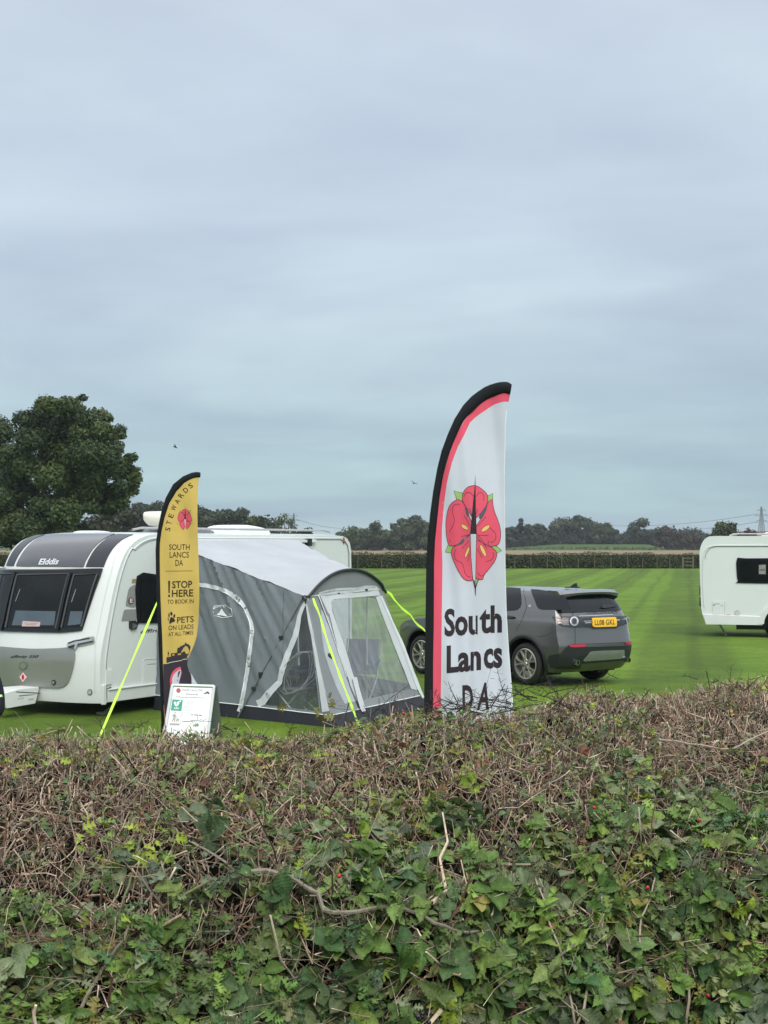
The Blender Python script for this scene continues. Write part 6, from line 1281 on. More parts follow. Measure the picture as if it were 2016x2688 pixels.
# ------------------------------------------------------------------ person at the left edge (only an elbow and sleeve reach into the picture)
def person():
    D = 12.6; s = FPX / D; x = lambda px: W_at(px, D); z = lambda py: CAMZ - (py - HORIZ) / s
    X0 = x(-85); V = empty('person', 'person in black jacket with lime stripes at the left edge, elbow bent', 'person', (X0, D, 0))
    skin = mat('skin', (.45, .26, .19), .5, var=.03); jk = mat('black_jacket', (.012, .014, .022), .7, var=.15, vscale=6, bump=.5, bscale=12, spec=.25); tr = mat('dark_trousers', (.014, .016, .022), .8, var=.1, bump=.3); lm = mat('lime_stripe', (.62, .85, .42), .45, var=.02)
    def skinned(name, nodes, edges, m, par, sub=2):
        me = bpy.data.meshes.new(name); me.from_pydata([n[0] for n in nodes], edges, []); o = bpy.data.objects.new(name, me); C.objects.link(o); o.parent = par; me.materials.append(m)
        o.modifiers.new('skin', 'SKIN'); d = me.skin_vertices[0].data
        for i, n in enumerate(nodes): d[i].radius = (n[1], n[2] if len(n) > 2 else n[1])
        d[0].use_root = True
        sb = o.modifiers.new('sub', 'SUBSURF'); sb.levels = sub; sb.render_levels = sub
        for f_ in me.polygons: f_.use_smooth = True
        o.modifiers['skin'].use_smooth_shade = True
        return o
    ex, ez = x(18) - X0, z(1868); sx, sz = x(-28) - X0, z(1745)
    # bare body: pelvis root, legs, trunk, neck, arms
    N = [((0, 0, .95), .13, .11), ((0, 0, 1.15), .12, .10), ((0, 0, 1.38), .15, .10), ((0, 0, 1.50), .06), ((0, 0, 1.58), .055), ((.19, 0, 1.42), .06), ((ex - .03, -.03, ez + .03), .042), ((.10, -.22, ez - .02), .03), ((-.19, 0, 1.42), .06), ((-.26, .02, 1.16), .042), ((-.20, -.20, 1.02), .03),
         ((.10, 0, .88), .085), ((.12, -.02, .48), .055), ((.12, .02, .09), .04), ((-.10, 0, .88), .085), ((-.12, -.02, .48), .055), ((-.12, .02, .09), .04), ((.12, -.14, .04), .035), ((-.12, -.14, .04), .035)]
    E = [(0, 1), (1, 2), (2, 3), (3, 4), (2, 5), (5, 6), (6, 7), (2, 8), (8, 9), (9, 10), (0, 11), (11, 12), (12, 13), (13, 17), (0, 14), (14, 15), (15, 16), (16, 18)]
    skinned('body', N, E, skin, V)
    J = [((0, 0, .92), .17, .13), ((0, 0, 1.15), .16, .125), ((0, 0, 1.38), .18, .125), ((0, 0, 1.49), .085), ((sx - .02, 0, sz + .03), .078), (((sx + ex) / 2, -.01, (sz + ez) / 2), .066), ((ex - .055, -.03, ez + .01), .072), ((.10, -.20, ez - .07), .052), ((-.21, 0, 1.40), .08), ((-.29, .02, 1.15), .065), ((-.21, -.18, 1.03), .045), ((0, 0, .80), .17, .13)]
    skinned('jacket', J, [(0, 1), (1, 2), (2, 3), (2, 4), (4, 5), (5, 6), (6, 7), (2, 8), (8, 9), (9, 10), (0, 11)], jk, V)
    skinned('trousers', [((0, 0, .90), .15, .12), ((.10, 0, .82), .105), ((.12, -.02, .48), .08), ((.12, .02, .10), .065), ((-.10, 0, .82), .105), ((-.12, -.02, .48), .08), ((-.12, .02, .10), .065)], [(0, 1), (1, 2), (2, 3), (0, 4), (4, 5), (5, 6)], tr, V)
    # lime bands round the sleeve
    a = Vector((sx - .02, 0, sz + .03)); b = Vector((ex - .055, -.03, ez + .01)); d = (b - a).normalized()
    e = MB()
    for k in (.56, .72): p = a.lerp(b, k); e.lathe([(.067, -.011), (.079, -.010), (.079, .010), (.067, .011)], p, d, lm, 20)
    q = b.lerp(Vector((.10, -.20, ez - .07)), .55); e.lathe([(.058, -.010), (.069, -.009), (.069, .009), (.058, .010)], q, (Vector((.10, -.20, ez - .07)) - b).normalized(), lm, 20)
    e.lathe([(.10, -.01), (.165, -.01), (.165, .01), (.10, .01)], (0, 0, 1.2), (0, 0, 1), lm, 24); mk('reflective_band', e, V)
    # head with face, hair
    e = MB(); hz = 1.69
    def head(u, v):
        th, ph = u * 2 * math.pi, v * math.pi; dx, dy, dz = math.sin(ph) * math.cos(th), math.sin(ph) * math.sin(th), math.cos(ph)
        r = 1 - .12 * max(0, -dz) * (1 - abs(dy)); fx = 0
        if dy < 0: fx = -.018 * math.exp(-((dx / .18) ** 2 + ((dz + .08) / .22) ** 2)) + .006 * math.exp(-(((abs(dx) - .35) / .15) ** 2 + ((dz - .12) / .12) ** 2)) - .006 * math.exp(-((dx / .3) ** 2 + ((dz + .5) / .08) ** 2))
        return Vector((dx * .077 * r, dy * .098 * r + fx, hz + dz * .118))
    e.grid(head, 28, 20, skin)
    for sg in (-1, 1): e.lathe([(0, .012), (.018, .008), (.026, 0), (.018, -.008)], (sg * .078, .0, hz - .005), (sg, 0, 0), skin, 10); e.lathe([(0, .004), (.009, .003), (.012, 0)], (sg * .028, -.090, hz + .012), (0, -1, 0), WHT, 8); e.lathe([(0, .006), (.005, .005)], (sg * .028, -.090, hz + .012), (0, -1, 0), BLK, 8)
    e.box((0, -.099, hz - .055), (.042, .006, .007), mat('lips', (.35, .13, .11), .5)); mk('head', e, V)
    e = MB(); hr = mat('brown_hair', (.05, .032, .02), .7, var=.3, vscale=30)
    e.grid(lambda u, v: (lambda p: Vector((p.x * 1.08, p.y * 1.07 + .008, hz + (p.z - hz) * 1.08)))(head(.02 + u * .46, v * .62)), 20, 12, hr); e.grid(lambda u, v: (lambda p: Vector((p.x * 1.08, p.y * 1.05, hz + (p.z - hz) * 1.08)))(head(.48 + u * .54, v * .36)), 20, 8, hr); mk('hair', e, V)
    for sg, wr in ((1, Vector((.10, -.22, ez - .04))), (-1, Vector((-.20, -.20, 1.02)))):
        dr = Vector((-sg * .6, -.7, -.25)).normalized() if sg > 0 else Vector((.5, -.7, .1)).normalized(); sd = dr.cross(Vector((0, 0, 1))).normalized()
        nodes = [(wr, .026), (wr + dr * .05, .034, .018), (wr + dr * .085, .036, .016)]; ed = [(0, 1), (1, 2)]
        for i in range(4):
            o = sd * (.026 - .0175 * i); L = (.062, .07, .066, .052)[i]; b0 = wr + dr * .085 + o; k = len(nodes)
            nodes += [(b0 + dr * .012, .0095), (b0 + dr * (.012 + L * .5) - Vector((0, 0, .01)), .0088), (b0 + dr * (.012 + L * .85) - Vector((0, 0, .028)), .0075)]; ed += [(2, k), (k, k + 1), (k + 1, k + 2)]
        k = len(nodes); nodes += [(wr + dr * .04 + sd * .038, .011), (wr + dr * .075 + sd * .055 - Vector((0, 0, .01)), .009)]; ed += [(1, k), (k, k + 1)]
        skinned('hand', nodes, ed, skin, V, 1)
    for sg in (-1, 1):
        e = MB(); e.grid(lambda u, v: Vector((sg * .12 + .05 * math.cos(u * 6.283) * math.sin(v * 3.14), -.05 - .13 * math.cos(v * 3.14), max(.002, .05 + .05 * math.sin(u * 6.283) * math.sin(v * 3.14)))), 14, 10, BLKP); mk('shoe', e, V)
person()
# wooden mallet handle left on the grass
e = MB(); w_ = mat('bleached_wood', (.30, .22, .12), .8, var=.2); a, b = at(95, 1918, 17.9), at(160, 1896, 18.6); a.z = b.z = .03
ex_ = (b - a) * .15; e.tube([-ex_, (b - a) + ex_], .014, w_, 8); o = mk('wooden_stake', e); o.location = a; tag(o, 'pale wooden stake lying on the grass below the hitch of the left caravan', 'stake')
# ------------------------------------------------------------------ the hedge in the foreground
BK = [(-3.5, 4.5), (-2.5, 4.62), (-1.32, 4.87), (-.45, 5.05), (0, 5.3), (.5, 5.55), (.95, 6.25), (1.9, 7.0), (3.2, 7.9)]
FRNT = [(-3.5, 2.9), (-2.5, 3.0), (-.9, 3.18), (0, 3.42), (.6, 3.65), (1.1, 3.95), (1.9, 4.6), (3.2, 5.6)]
def build_hedge():
    rng = np.random.default_rng(11)
    bx = np.array(BK); fx = np.array(FRNT)
    yb = lambda x: np.interp(x, bx[:, 0], bx[:, 1]); yf = lambda x: np.interp(x, fx[:, 0], fx[:, 1])
    def lump(x, s): return .5 * np.sin(x * 2.7 + 1 + s * .8) + .35 * np.sin(x * 6.1 + s * 3.1 + .5) + .2 * np.sin(x * 13.3 + s * 5)
    def S(x, s):
        """s 0..1 up the front face, 1..2 over the top, 2..3 down the back"""
        f, b = yf(x), yb(x); L = lump(x, s); f2 = f + .12; r = np.zeros((len(x), 3)); top = 1.778 + .018 * np.sin(x * 3.3) + .015 * np.sin(x * 8.1 + 1)
        # front: leaves bulge towards us low down, then the face leans back to the shoulder
        sz = np.clip(s, 0, 1); zf = .68 + (1.50 - .68) * sz; yfr = f + .08 + .22 * sz ** 2 - .16 * np.sin(np.pi * np.clip(sz * .95, 0, 1)) * .4 + .075 * L + .03 * np.sin(x * 19 + np.sin(s * 11) * 2) * np.sin(s * 17 + x * 5)
        st = np.clip(s - 1, 0, 1); yt = yfr * (1 - st) + (b - .02) * st; zt = 1.50 + (top - 1.50) * (1 - (1 - st) ** 2.2) + .034 * L * (1 - st) + .010 * np.sin(x * 23 + s * 9) * (1 - st)
        sb = np.clip(s - 2, 0, 1); r[:, 0] = x; r[:, 1] = np.where(s <= 1, yfr, np.where(s <= 2, yt, b - .02 + .14 * np.sin(sb * np.pi / 2) + .04 * L * sb)); r[:, 2] = np.where(s <= 1, zf, np.where(s <= 2, zt, top - (top - .5) * sb ** 1.5))
        return r
    def normal(x, s):
        e = .004; a = S(x + e, s) - S(x - e, s); b = S(x, s + e) - S(x, s - e); n = np.cross(a, b); n /= np.linalg.norm(n, axis=1)[:, None] + 1e-9; return n
    H = empty('hedge', 'roughly cut thorn hedge with brambles filling the foreground', 'hedge', (.2, 4.2, .5))
    off = np.array([.2, 4.2, .5])
    # dark core sheet added well behind the surface, blocks light, stands for inner shade
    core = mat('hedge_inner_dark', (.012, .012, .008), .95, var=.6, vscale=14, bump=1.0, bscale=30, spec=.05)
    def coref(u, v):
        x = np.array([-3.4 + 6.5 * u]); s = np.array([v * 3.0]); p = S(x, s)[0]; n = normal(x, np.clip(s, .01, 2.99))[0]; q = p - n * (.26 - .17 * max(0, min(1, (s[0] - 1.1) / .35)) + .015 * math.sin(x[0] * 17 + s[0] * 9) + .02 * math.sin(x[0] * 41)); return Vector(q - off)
    e = MB(); e.grid(coref, 160, 50, core); mk('dark_core', e, H)
    # ---- twigs: N bent tapered prisms
    def twigs(n, P, Dv, length, rad, col, tipcol, bend=.35, seg=4, sides=4, tippale=None):
        D = Dv / np.linalg.norm(Dv, axis=1)[:, None]
        a = np.cross(D, rng.normal(size=(n, 3))); a /= np.linalg.norm(a, axis=1)[:, None]; b = np.cross(D, a)
        k1 = rng.normal(size=(n, 1)) * bend; k2 = rng.normal(size=(n, 1)) * bend * .5; V = []; Cc = []
        for j in range(seg + 1):
            t = j / seg; c = P + (D * t + a * (k1 * t * t + .12 * k2 * math.sin(t * 9)) + b * (k2 * t * t) + a * (rng.normal(size=(n, 1)) * .035 if 0 < j < seg else 0)) * length[:, None]; r = rad[:, None] * (1 - .45 * t)
            for k in range(sides):
                g = 2 * math.pi * k / sides; V.append(c + (a * math.cos(g) + b * math.sin(g)) * r)
                cc = col * (1 - .1 * t) if j < seg else np.where(tippale[:, None], tipcol, col); Cc.append(cc)
        V = np.stack(V, 1); Cc = np.stack(Cc, 1); m = (seg + 1) * sides; F = []
        for j in range(seg):
            for k in range(sides): F.append([j * sides + k, j * sides + (k + 1) % sides, (j + 1) * sides + (k + 1) % sides, (j + 1) * sides + k])
        F.append([seg * sides + k for k in range(4)]); F = np.array(F); F = (F[None] + (np.arange(n) * m)[:, None, None]).reshape(-1, 4)
        return V.reshape(-1, 3), F, Cc.reshape(-1, 3)
    tm = mat('twig_bark', (0, 0, 0), .75, spec=.2, var=.22, vscale=60, attr='tint')
    pal = np.array([(.13, .092, .068), (.29, .205, .145), (.56, .44, .32), (.17, .085, .06), (.27, .225, .18), (.032, .024, .021), (.38, .265, .19), (.14, .13, .065)])
    def cols(n, w, x=None):
        k = rng.choice(len(pal), n, p=np.array(w) / sum(w)); c = pal[k] * rng.uniform(.65, 1.25, (n, 1))
        return c
    cream = np.array([.62, .52, .40])
    def sampleX(n): return rng.uniform(-2.6, 2.9, n)
    groups = []
    def add(n, s0, s1, lo, hi, r0, r1, depth, up, spread, w, pale=.4, bend=.22, inn=.3, mask=None):
        x = sampleX(n); s = rng.uniform(s0, s1, n)
        if mask is not None:
            keep = mask(x, s); x, s = x[keep], s[keep]; n = len(x)
        nr = normal(x, np.clip(s, .01, 2.9)); P = S(x, s) - nr * (rng.random(n) ** 1.3 * depth)[:, None]
        d = rng.normal(size=(n, 3)) * spread; d[:, 2] += up; d += nr * inn
        L = lo + (hi - lo) * rng.random(n) ** 1.8; R = r0 + (r1 - r0) * rng.random(n) ** 2.5
        P = P - d / np.linalg.norm(d, axis=1)[:, None] * (L * .45)[:, None]
        groups.append(twigs(n, P - off, d, L, R, cols(n, w), cream * rng.uniform(.7, 1.25, (n, 1)), bend, tippale=rng.random(n) < pale))
    leafy = lambda x, s: .5 * np.sin(x * 2.1 + 4 + s * 2) + .5 * np.sin(x * 4.7 + s * 6 + 1) + .4 * np.sin(x * 9.1 - s * 4)
    W1 = [3, 4, 3, 3, 4, 1.5, 3, 1]; W2 = [4, 3, 1, 3, 3, 4, 1, 3]
    add(12500, .95, 2.1, .03, .13, .0014, .0042, .05, .35, 1.0, W1, .45, .18)            # tangled top mat
    add(8500, 1.0, 2.1, .02, .08, .0014, .0032, .02, .9, .6, [2, 4, 5, 2, 4, 1, 4, 1], .6, .10, .4)   # short upright cut ends
    add(7500, .7, 1.95, .05, .20, .0012, .0034, .12, .1, 1.0, W2, .2, .5)
    add(7000, .4, 1.1, .06, .22, .0010, .0026, .13, .3, 1.0, W2, .15, .5)
    add(2600, 1.94, 2.12, .03, .09, .0012, .0026, .02, 1.0, .7, W1, .5, .25, .2)   # fringe on the far edge
    add(500, .5, 1.75, .15, .34, .0025, .0055, .10, -.05, 1.0, [2, 2, 1, 3, 4, 3, 1, 2], .5, .25)
    add(260, .5, 1.1, .20, .45, .003, .007, .10, .3, .9, [2, 2, 1, 3, 4, 3, 1, 3], .4, .2)
    add(1500, .9, 1.5, .05, .16, .0012, .0030, .03, .9, .5, [1, 4, 5, 3, 3, 0, 5, 0], .5, .2, .5, mask=lambda x, s: ((x > .35) & (x < 1.1)) | ((x > -.9) & (x < -.55)) | ((x > -.35) & (x < .05) & (s > .8)))
    add(2600, .7, 1.5, .04, .16, .0012, .0028, -.035, .2, 1.0, W1, .45, .35, 0)
    add(1800, .7, 1.5, .08, .24, .0009, .0018, -.03, .1, 1.0, [1, 4, 5, 3, 4, 1, 3, 2], .3, .5, 0)
    V = np.concatenate([g[0] for g in groups]); nV = np.cumsum([0] + [len(g[0]) for g in groups]); F = np.concatenate([g[1] + nV[i] for i, g in enumerate(groups)]); Cc = np.concatenate([g[2] for g in groups])
    tw = npmesh('twigs', V, F, Cc, tm, H, smooth=False); 
    # dark thorny sprays that reach up in front of the white flag and beside it
    groups.clear()
    for cx, cy, cz, n, sp in ((.28, 5.35, 1.80, 26, .16), (.52, 5.5, 1.82, 30, .14), (.05, 5.2, 1.80, 12, .12), (.85, 6.1, 1.80, 14, .15), (1.5, 6.6, 1.80, 10, .3), (-.75, 5.0, 1.8, 8, .25)):
        P = np.array([cx, cy, cz]) + rng.normal(size=(n, 3)) * np.array([sp, .06, .02]); d = rng.normal(size=(n, 3)) * np.array([1, .4, .35]); d[:, 2] = np.abs(d[:, 2]) * .6 + .15
        L = rng.uniform(.06, .20 if abs(cx - .4) < .2 else .11, n); R = rng.uniform(.0012, .0030, n); c = np.array([.045, .033, .030]) * rng.uniform(.6, 1.6, (n, 1))
        groups.append(twigs(n, P - off, d, L, R, c, c, .25, tippale=np.zeros(n, bool)))
        # thorns and side shoots
        D = d / np.linalg.norm(d, axis=1)[:, None]
        for t in (.3, .5, .65, .8, .95):
            q = P + D * (L * t)[:, None] - off; dd = rng.normal(size=(n, 3)); dd[:, 2] += .5; l2 = rng.uniform(.012, .04, n); groups.append(twigs(n, q, dd, l2, R * .6, c, c, .2, seg=4, tippale=np.zeros(n, bool)))
    V = np.concatenate([g[0] for g in groups]); nV = np.cumsum([0] + [len(g[0]) for g in groups]); F = np.concatenate([g[1] + nV[i] for i, g in enumerate(groups)]); Cc = np.concatenate([g[2] for g in groups])
    npmesh('thorny_sprays', V, F, Cc, tm, H, smooth=False)
    # ---- leaves
    def template(kind):
        if kind == 'hawthorn':   # deep lobes
            st = [(0, .02), (.10, .04), (.16, .30), (.30, .38), (.33, .13), (.42, .12), (.50, .40), (.64, .44), (.62, .15), (.72, .13), (.80, .28), (.92, .20), (1.0, .02)]
        elif kind == 'bramble':
            st = [(0, .04), (.06, .18), (.12, .25), (.16, .24), (.24, .335), (.28, .325), (.38, .39), (.42, .375), (.52, .395), (.56, .37), (.66, .35), (.70, .31), (.80, .24), (.84, .19), (.93, .09), (1.0, .005)]
        elif kind == 'nettle':
            st = [(0, .02), (.05, .16), (.11, .24), (.15, .20), (.24, .29), (.28, .24), (.37, .28), (.41, .22), (.50, .24), (.54, .18), (.63, .19), (.68, .13), (.78, .12), (.83, .07), (1.0, .0)]
        else:
            st = [(0, .03), (.12, .17), (.28, .27), (.45, .31), (.62, .28), (.8, .18), (.92, .08), (1.0, .0)]
        V = []; fr = (-1, -.5, 0, .5, 1)
        for i, (y, w) in enumerate(st):
            yc = y if kind != 'hawthorn' else max(0, min(1, i / (len(st) - 1) * .96))
            for f in fr:
                yy = yc + (y - yc) * abs(f) - (.06 * abs(f) if kind in ('bramble', 'nettle') else 0); z = .16 * abs(f) * w * 2 - .30 * (y - .35) ** 2
                if kind in ('bramble', 'nettle') and abs(f) > .2: z += (.020 if i % 2 else -.020) * (1.4 if abs(f) == .5 else .6)
                V.append((f * w, yy, z))
        F = []
        for i in range(len(st) - 1):
            for k in range(4): F.append((i * 5 + k, i * 5 + k + 1, i * 5 + k + 6, i * 5 + k + 5))
        V = np.array(V); rib = np.array([1.22 if k % 5 == 2 else (.96 if (k // 5) % 2 else 1.05) for k in range(len(V))])
        return V, np.array(F), rib
    TP = {k: template(k) for k in ('hawthorn', 'bramble', 'nettle', 'oval')}
    LC = {'green': np.array([(.098, .172, .040), (.125, .210, .048), (.155, .230, .056), (.105, .160, .048), (.145, .195, .062)]), 'deep': np.array([(.060, .118, .042), (.075, .138, .050), (.095, .155, .056), (.068, .112, .046)]),
          'lime': np.array([(.21, .28, .035), (.25, .31, .04), (.17, .24, .03)]), 'olive': np.array([(.17, .17, .055), (.21, .19, .06), (.14, .14, .058)]), 'rust': np.array([(.20, .11, .045), (.17, .08, .055), (.28, .22, .06), (.13, .06, .05)]), 'grey': np.array([(.15, .185, .095), (.18, .21, .11), (.12, .155, .08)])}
    LM = mat('hedge_leaf', (0, 0, 0), .55, spec=.22, var=.20, vscale=90, attr='tint', trans=.22, bump=.35, bscale=160)
    out = {}
    def place(kind, P, N, Yd, size, col, curl=1.0, key=None):
        n = len(P)
        if n == 0: return
        V0, F0, rib = TP[kind]; N = N / np.linalg.norm(N, axis=1)[:, None]; Yd = Yd - N * (Yd * N).sum(1)[:, None]; Yd /= np.linalg.norm(Yd, axis=1)[:, None] + 1e-9; X = np.cross(Yd, N)
        cz = rng.uniform(.3, 1.9, (n, 1)) * curl; wx = rng.uniform(.85, 1.15, (n, 1)); tw = rng.normal(size=(n, 1)) * .35
        vx = V0[None, :, 0] * wx; vy = np.repeat(V0[None, :, 1], n, 0); vz = V0[None, :, 2] * cz + vx * vy * tw + .03 * np.sin(vy * 9 + rng.random((n, 1)) * 6) * rng.random((n, 1))
        V = P[:, None] + (X[:, None] * vx[..., None] + Yd[:, None] * vy[..., None] + N[:, None] * vz[..., None]) * size[:, None, None]
        c = np.clip(col[:, None] * rib[None, :, None], 0, 1); m = len(V0); F = (F0[None] + (np.arange(n) * m)[:, None, None]).reshape(-1, 4)
        out.setdefault(key or kind, []).append((V.reshape(-1, 3), F, c.reshape(-1, 3)))
    def pick(names, n, wts):
        k = rng.choice(len(names), n, p=np.array(wts) / sum(wts)); c = np.zeros((n, 3))
        for i, nm in enumerate(names):
            q = k == i; a = LC[nm]; c[q] = a[rng.integers(0, len(a), q.sum())]
        return c * rng.uniform(.70, 1.30, (n, 1))
    def tone(x, s):
        a = np.sin(x * 3.3 + s * 5 + 1) * .5 + np.sin(x * 7.9 - s * 9) * .5; return np.stack([1 + .14 * a, 1 + .08 * a, 1 - .10 * a], 1) * (1 + .15 * np.sin(x * 5.1 + s * 13))[:, None]
    # sprays: a little shoot carrying several leaves
    def sprays(kind, n, s0, s1, m, size, palette, wts, prob, depth=.06, x0=-2.6, x1=2.9, lim=.0):
        x = rng.uniform(x0, x1, n); s = rng.uniform(s0, s1, n); k = rng.random(n) < prob(x, s); x, s = x[k], s[k]; n = len(x)
        nr = normal(x, np.clip(s, .01, 2.9)); B = S(x, s) - nr * (rng.random(n) ** 1.4 * depth * 1.8 - .03)[:, None] - off; base = pick(palette, n, wts) * tone(x, s)
        ax = rng.normal(size=(n, 3)) * .8 + nr * .5; ax[:, 2] += .25; ax /= np.linalg.norm(ax, axis=1)[:, None]
        for j in range(m):
            t = j / max(1, m - 1); ln = size * rng.uniform(.62, 1.25, n)
            P = B + ax * (size * .9 * t)[..., None] if np.ndim(size) else B + ax * size * .9 * t
            N = nr * .9 + rng.normal(size=(n, 3)) * .55; N[:, 2] += .45
            sd = np.cross(ax, nr); Y = ax * (.4 + .4 * t) + sd * (1 if j % 2 else -1) * (1.2 if j < m - 1 else 0) + rng.normal(size=(n, 3)) * .35
            place(kind, P, N, Y, ln, base * rng.uniform(.8, 1.2, (n, 1)))
    def trifol(n, s0, s1, size, palette, wts, prob, depth=.05, x0=-2.6, x1=2.9):
        x = rng.uniform(x0, x1, n); s = rng.uniform(s0, s1, n); k = rng.random(n) < prob(x, s); x, s = x[k], s[k]; n = len(x)
        nr = normal(x, np.clip(s, .01, 2.9)); B = S(x, s) + nr * (.04 - rng.random(n) ** 1.3 * depth * 3.2)[:, None] - off; base = pick(palette, n, wts) * tone(x + 5, s)
        N = nr * 1.0 + rng.normal(size=(n, 3)) * .45; N[:, 2] += .35; N /= np.linalg.norm(N, axis=1)[:, None]
        Y = rng.normal(size=(n, 3)) * .8; Y[:, 2] -= .25; Y = Y - N * (Y * N).sum(1)[:, None]; Y /= np.linalg.norm(Y, axis=1)[:, None]; X = np.cross(Y, N); ln = size * rng.uniform(.65, 1.3, n)
        place('bramble', B, N + rng.normal(size=(n, 3)) * .12, Y, ln, base)
        for sg in (-1, 1): place('bramble', B - Y * (ln * .05)[:, None], N + X * sg * -.15 + rng.normal(size=(n, 3)) * .18, Y * .25 + X * sg, ln * .85, base * rng.uniform(.85, 1.15, (n, 1)))
    low = lambda x, s: np.clip(.66 - (s - 1.10) * 3.0 + .40 * leafy(x, s) + .2 * np.clip(x - .7, 0, 1) + .14 * np.clip(-x - .2, 0, 1), .05, .88)
    sprays('hawthorn', 5200, .55, 1.45, 5, .036, ['green', 'deep', 'olive', 'lime', 'grey'], [7, 4, .8, .8, 3], lambda x, s: low(x, s) * (.75 + .25 * np.sin(x * 3 + s * 4)), depth=.04)
    sprays('hawthorn', 900, 0, .6, 4, .036, ['green', 'deep'], [1, 1], lambda x, s: low(x, s))
    sprays('oval', 2600, .5, 1.4, 4, .030, ['green', 'olive', 'grey', 'rust'], [6, 1.2, 3, .3], lambda x, s: low(x, s))
    sprays('nettle', 420, .5, 1.1, 6, .060, ['green', 'grey'], [4, 1], lambda x, s: np.clip(low(x, s) * (.3 + .9 * (np.sin(x * 2.9 + .6) > .35)), 0, 1))
    trifol(2900, .55, 1.35, .062, ['green', 'deep', 'grey', 'olive', 'lime'], [6, 5, 4, .25, .3], lambda x, s: np.clip(low(x, s * 1.03) * (.40 + .7 * np.clip((x + .6) * .9, 0, 1)), 0, 1), depth=.03)
    trifol(500, 0, .6, .062, ['deep', 'grey'], [4, 3], low)
    trifol(420, 1.1, 1.6, .045, ['green', 'olive', 'lime', 'rust'], [4, 3, 2, 2], lambda x, s: np.clip(.35 + .5 * leafy(x, s), 0, 1))
    # scattered small leaves between the twigs of the upper part
    sprays('hawthorn', 5200, 1.1, 1.98, 3, .024, ['olive', 'green', 'lime', 'rust', 'grey'], [5, 6, 2.4, .8, 2], lambda x, s: np.clip(.55 + .50 * leafy(x, s) - .25 * np.clip(x - .2, 0, 1) - .15 * (s - 1), 0.04, 1), depth=.05)
    sprays('oval', 5200, 1.1, 1.99, 3, .020, ['olive', 'grey', 'deep', 'rust'], [4, 4, 3, 1.5], lambda x, s: np.clip(.50 + .35 * leafy(x + 3, s), .12, 1), depth=.07)
    # fresh bright tufts
    for cx, cs, n, sz, kd in ((-.78, 1.25, 9, .034, 'hawthorn'), (-.62, 1.2, 16, .040, 'hawthorn'), (-.22, 1.05, 8, .035, 'hawthorn'), (-1.0, .95, 9, .03, 'hawthorn'), (-.05, .62, 12, .038, 'hawthorn'), (-.1, .5, 14, .035, 'hawthorn'), (-.5, .3, 3, .06, 'bramble'), (.15, .75, 4, .06, 'bramble'), (.78, .72, 4, .055, 'bramble'), (.55, .55, 4, .06, 'bramble'), (-1.05, 1.7, 10, .03, 'hawthorn'), (-.45, 1.85, 12, .026, 'hawthorn'), (-.15, 1.9, 8, .024, 'hawthorn'), (1.05, .8, 4, .05, 'oval')):
        x = cx + rng.normal(size=n) * .045; s = cs + rng.normal(size=n) * .04; nr = normal(x, s); P = S(x, s) + nr * .03 - off; N = nr + rng.normal(size=(n, 3)) * .5; N[:, 2] += .4
        place(kd, P, N, rng.normal(size=(n, 3)), np.full(n, sz) * rng.uniform(.8, 1.2, n), pick(['lime', 'green'], n, [4, 1]))
    # one dried spray that stands up before the tent skirt
    n = 9; P = np.array([-.25, 5.12, 1.83]) + rng.normal(size=(n, 3)) * np.array([.05, .02, .035]); place('hawthorn', P - off, rng.normal(size=(n, 3)) + np.array([0, -1, .3]), rng.normal(size=(n, 3)), rng.uniform(.03, .05, n), pick(['olive', 'rust'], n, [3, 1]))
    nm = {'hawthorn': ('hawthorn_leaves', 'small lobed green and olive leaves'), 'bramble': ('bramble_leaves', 'large toothed bramble leaves in groups of three'), 'nettle': ('nettle_leaves', 'long saw-edged nettle leaves'), 'oval': ('small_leaves', 'small plain oval leaves')}
    for k, g in out.items():
        V = np.concatenate([q[0] for q in g]); nV = np.cumsum([0] + [len(q[0]) for q in g]); F = np.concatenate([q[1] + nV[i] for i, q in enumerate(g)]); Cc = np.concatenate([q[2] for q in g])
        npmesh(nm[k][0], V, F, Cc, LM, H)['label'] = nm[k][1]
    # long bare stems across the face
    e = MB(); e2 = {}
    bmk = [mat('grey_stem', (.19, .165, .125), .8, var=.25, vscale=25, bump=.5, bscale=80), mat('red_bramble_stem', (.17, .075, .06), .6, var=.25, vscale=25), mat('dark_stem', (.06, .048, .038), .8, var=.25, vscale=25), mat('green_stem', (.10, .12, .045), .6, var=.2, vscale=25), mat('pale_stem', (.34, .28, .21), .8, var=.2, vscale=25)]
    rr = random.Random(8)
    def stem(pts_xs, r, m, lift=.03):
        x = np.array([p[0] for p in pts_xs]); s = np.array([p[1] for p in pts_xs]); xx = np.interp(np.linspace(0, len(x) - 1, 10 * (len(x) - 1) + 1), range(len(x)), x); ss = np.interp(np.linspace(0, len(s) - 1, len(xx)), range(len(s)), s)
        P = S(xx, ss) + normal(xx, np.clip(ss, .01, 2.9)) * lift; P = P + np.cumsum(rng.normal(size=P.shape) * .0022, 0); n = len(P); q = MB(); q.tube([Vector(p - off) for p in P], [r * (1 - .55 * i / n) for i in range(n)], bmk[m], 6)
        if m in (1, 3):
            for i in range(2, n - 1, 2): p = Vector(P[i] - off); d = Vector(rng.normal(size=3)).normalized(); q.tube([p, p + d * r * 2.6], [r * .35, r * .03], bmk[m], 4)
        mk('stem', q, H)
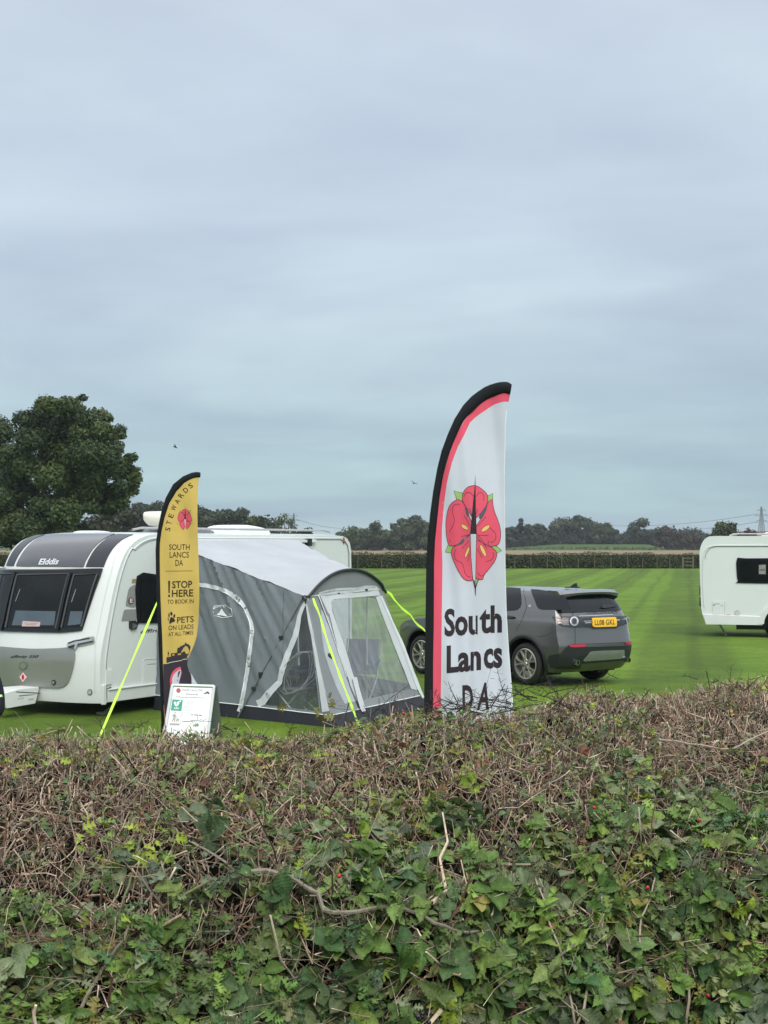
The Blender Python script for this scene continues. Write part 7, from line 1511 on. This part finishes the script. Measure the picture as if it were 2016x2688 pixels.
    specs = [([(-.35, 1.05), (-.15, 1.0), (.1, .95), (.3, .88)], .0075, 0, .03), ([(.15, 1.2), (.4, 1.28), (.62, 1.42), (.75, 1.5)], .0045, 2, .03), ([(-.05, .42), (.02, .30), (.12, .18), (.2, .04)], .005, 3, .05), ([(.25, .30), (.4, .27), (.6, .22), (.7, .23)], .0035, 1, .05), ([(-.86, .6), (-.74, .78), (-.66, .95), (-.6, 1.08)], .006, 0, .01), ([(-1.1, .55), (-.95, .4), (-.8, .22), (-.62, .1)], .005, 1, .02), ([(-.9, .35), (-.85, .2), (-.84, .0)], .004, 2, .02),
             ([(-.66, 1.25), (-.65, 1.1), (-.64, .95), (-.63, .8)], .004, 3, .02), ([(.78, .35), (.80, .55), (.82, .78)], .006, 4, .02), ([(.45, .55), (.52, .75), (.6, 1.0), (.62, 1.1)], .004, 4, .03), ([(.50, .55), (.46, .8), (.40, 1.05)], .004, 4, .03), ([(.55, .5), (.66, .75), (.75, 1.0)], .0045, 4, .03), ([(.9, 1.05), (1.1, .95), (1.35, .8), (1.5, .6)], .003, 2, .04), ([(1.0, 1.5), (1.25, 1.42), (1.6, 1.4)], .0045, 4, .03), ([(-.25, .25), (-.12, .33), (.0, .3)], .004, 0, .04), ([(-.5, .12), (-.35, .2), (-.2, .16), (-.05, .2)], .0035, 3, .05), ([(-.3, 1.75), (-.1, 1.92), (.1, 1.98)], .0025, 2, .03), ([(.6, .36), (.75, .33), (.95, .36), (1.1, .3)], .003, 1, .05), ([(-1.15, 1.0), (-1.0, 1.05), (-.8, .98)], .004, 1, .02), ([(.02, 1.1), (-.1, 1.3), (-.2, 1.45)], .003, 4, .02)]
    for a in specs: stem(*a)
    # berries
    bm_ = mat('red_berry', (.35, .02, .02), .25, var=.1); bk = mat('black_berry', (.008, .006, .012), .3, var=0)
    def berry(p, r, m, k=0):
        q = MB()
        q.lathe([(0, r), (r * .5, r * .87), (r * .87, r * .5), (r, 0), (r * .87, -r * .5), (r * .5, -r * .87), (0, -r)], (0, 0, 0), (.2, .1, 1), m, 10); o = mk('berry', q, H); o.location = Vector(p) - Vector(H.location)
    berry(at(1059, 1873, 5.22), .0065, bm_); berry(at(1057, 1889, 5.2), .0065, bm_)
    for px, py, d in ((1836, 2153, 4.1), (1858, 2613, 3.9), (1700, 2330, 3.85), (890, 2300, 3.4), (1560, 2120, 4.0)): berry(at(px, py, d), .0055, bm_)
    for i in range(9): berry(at(1110 + rng.normal() * 9, 2675 + rng.normal() * 7, 3.22), .0055, bk)
build_hedge()

# ------------------------------------------------------------------ the air between us and the far trees
def haze():
    m = bpy.data.materials.new('haze_air'); m.use_nodes = True; nt = m.node_tree; nt.nodes.remove(nt.nodes['Principled BSDF']); v = nt.nodes.new('ShaderNodeVolumePrincipled')
    v.inputs['Color'].default_value = (.88, .94, 1, 1); v.inputs['Density'].default_value = .00016; nt.links.new(v.outputs[0], nt.nodes['Material Output'].inputs['Volume'])
    e = MB(); e.box((0, 2900, 22), (17000, 11800, 46), m); o = mk('haze', e, None, False); o.data.materials[0] = m; tag(o, 'faint bluish haze over the fields', 'haze', None, 'stuff')
haze()
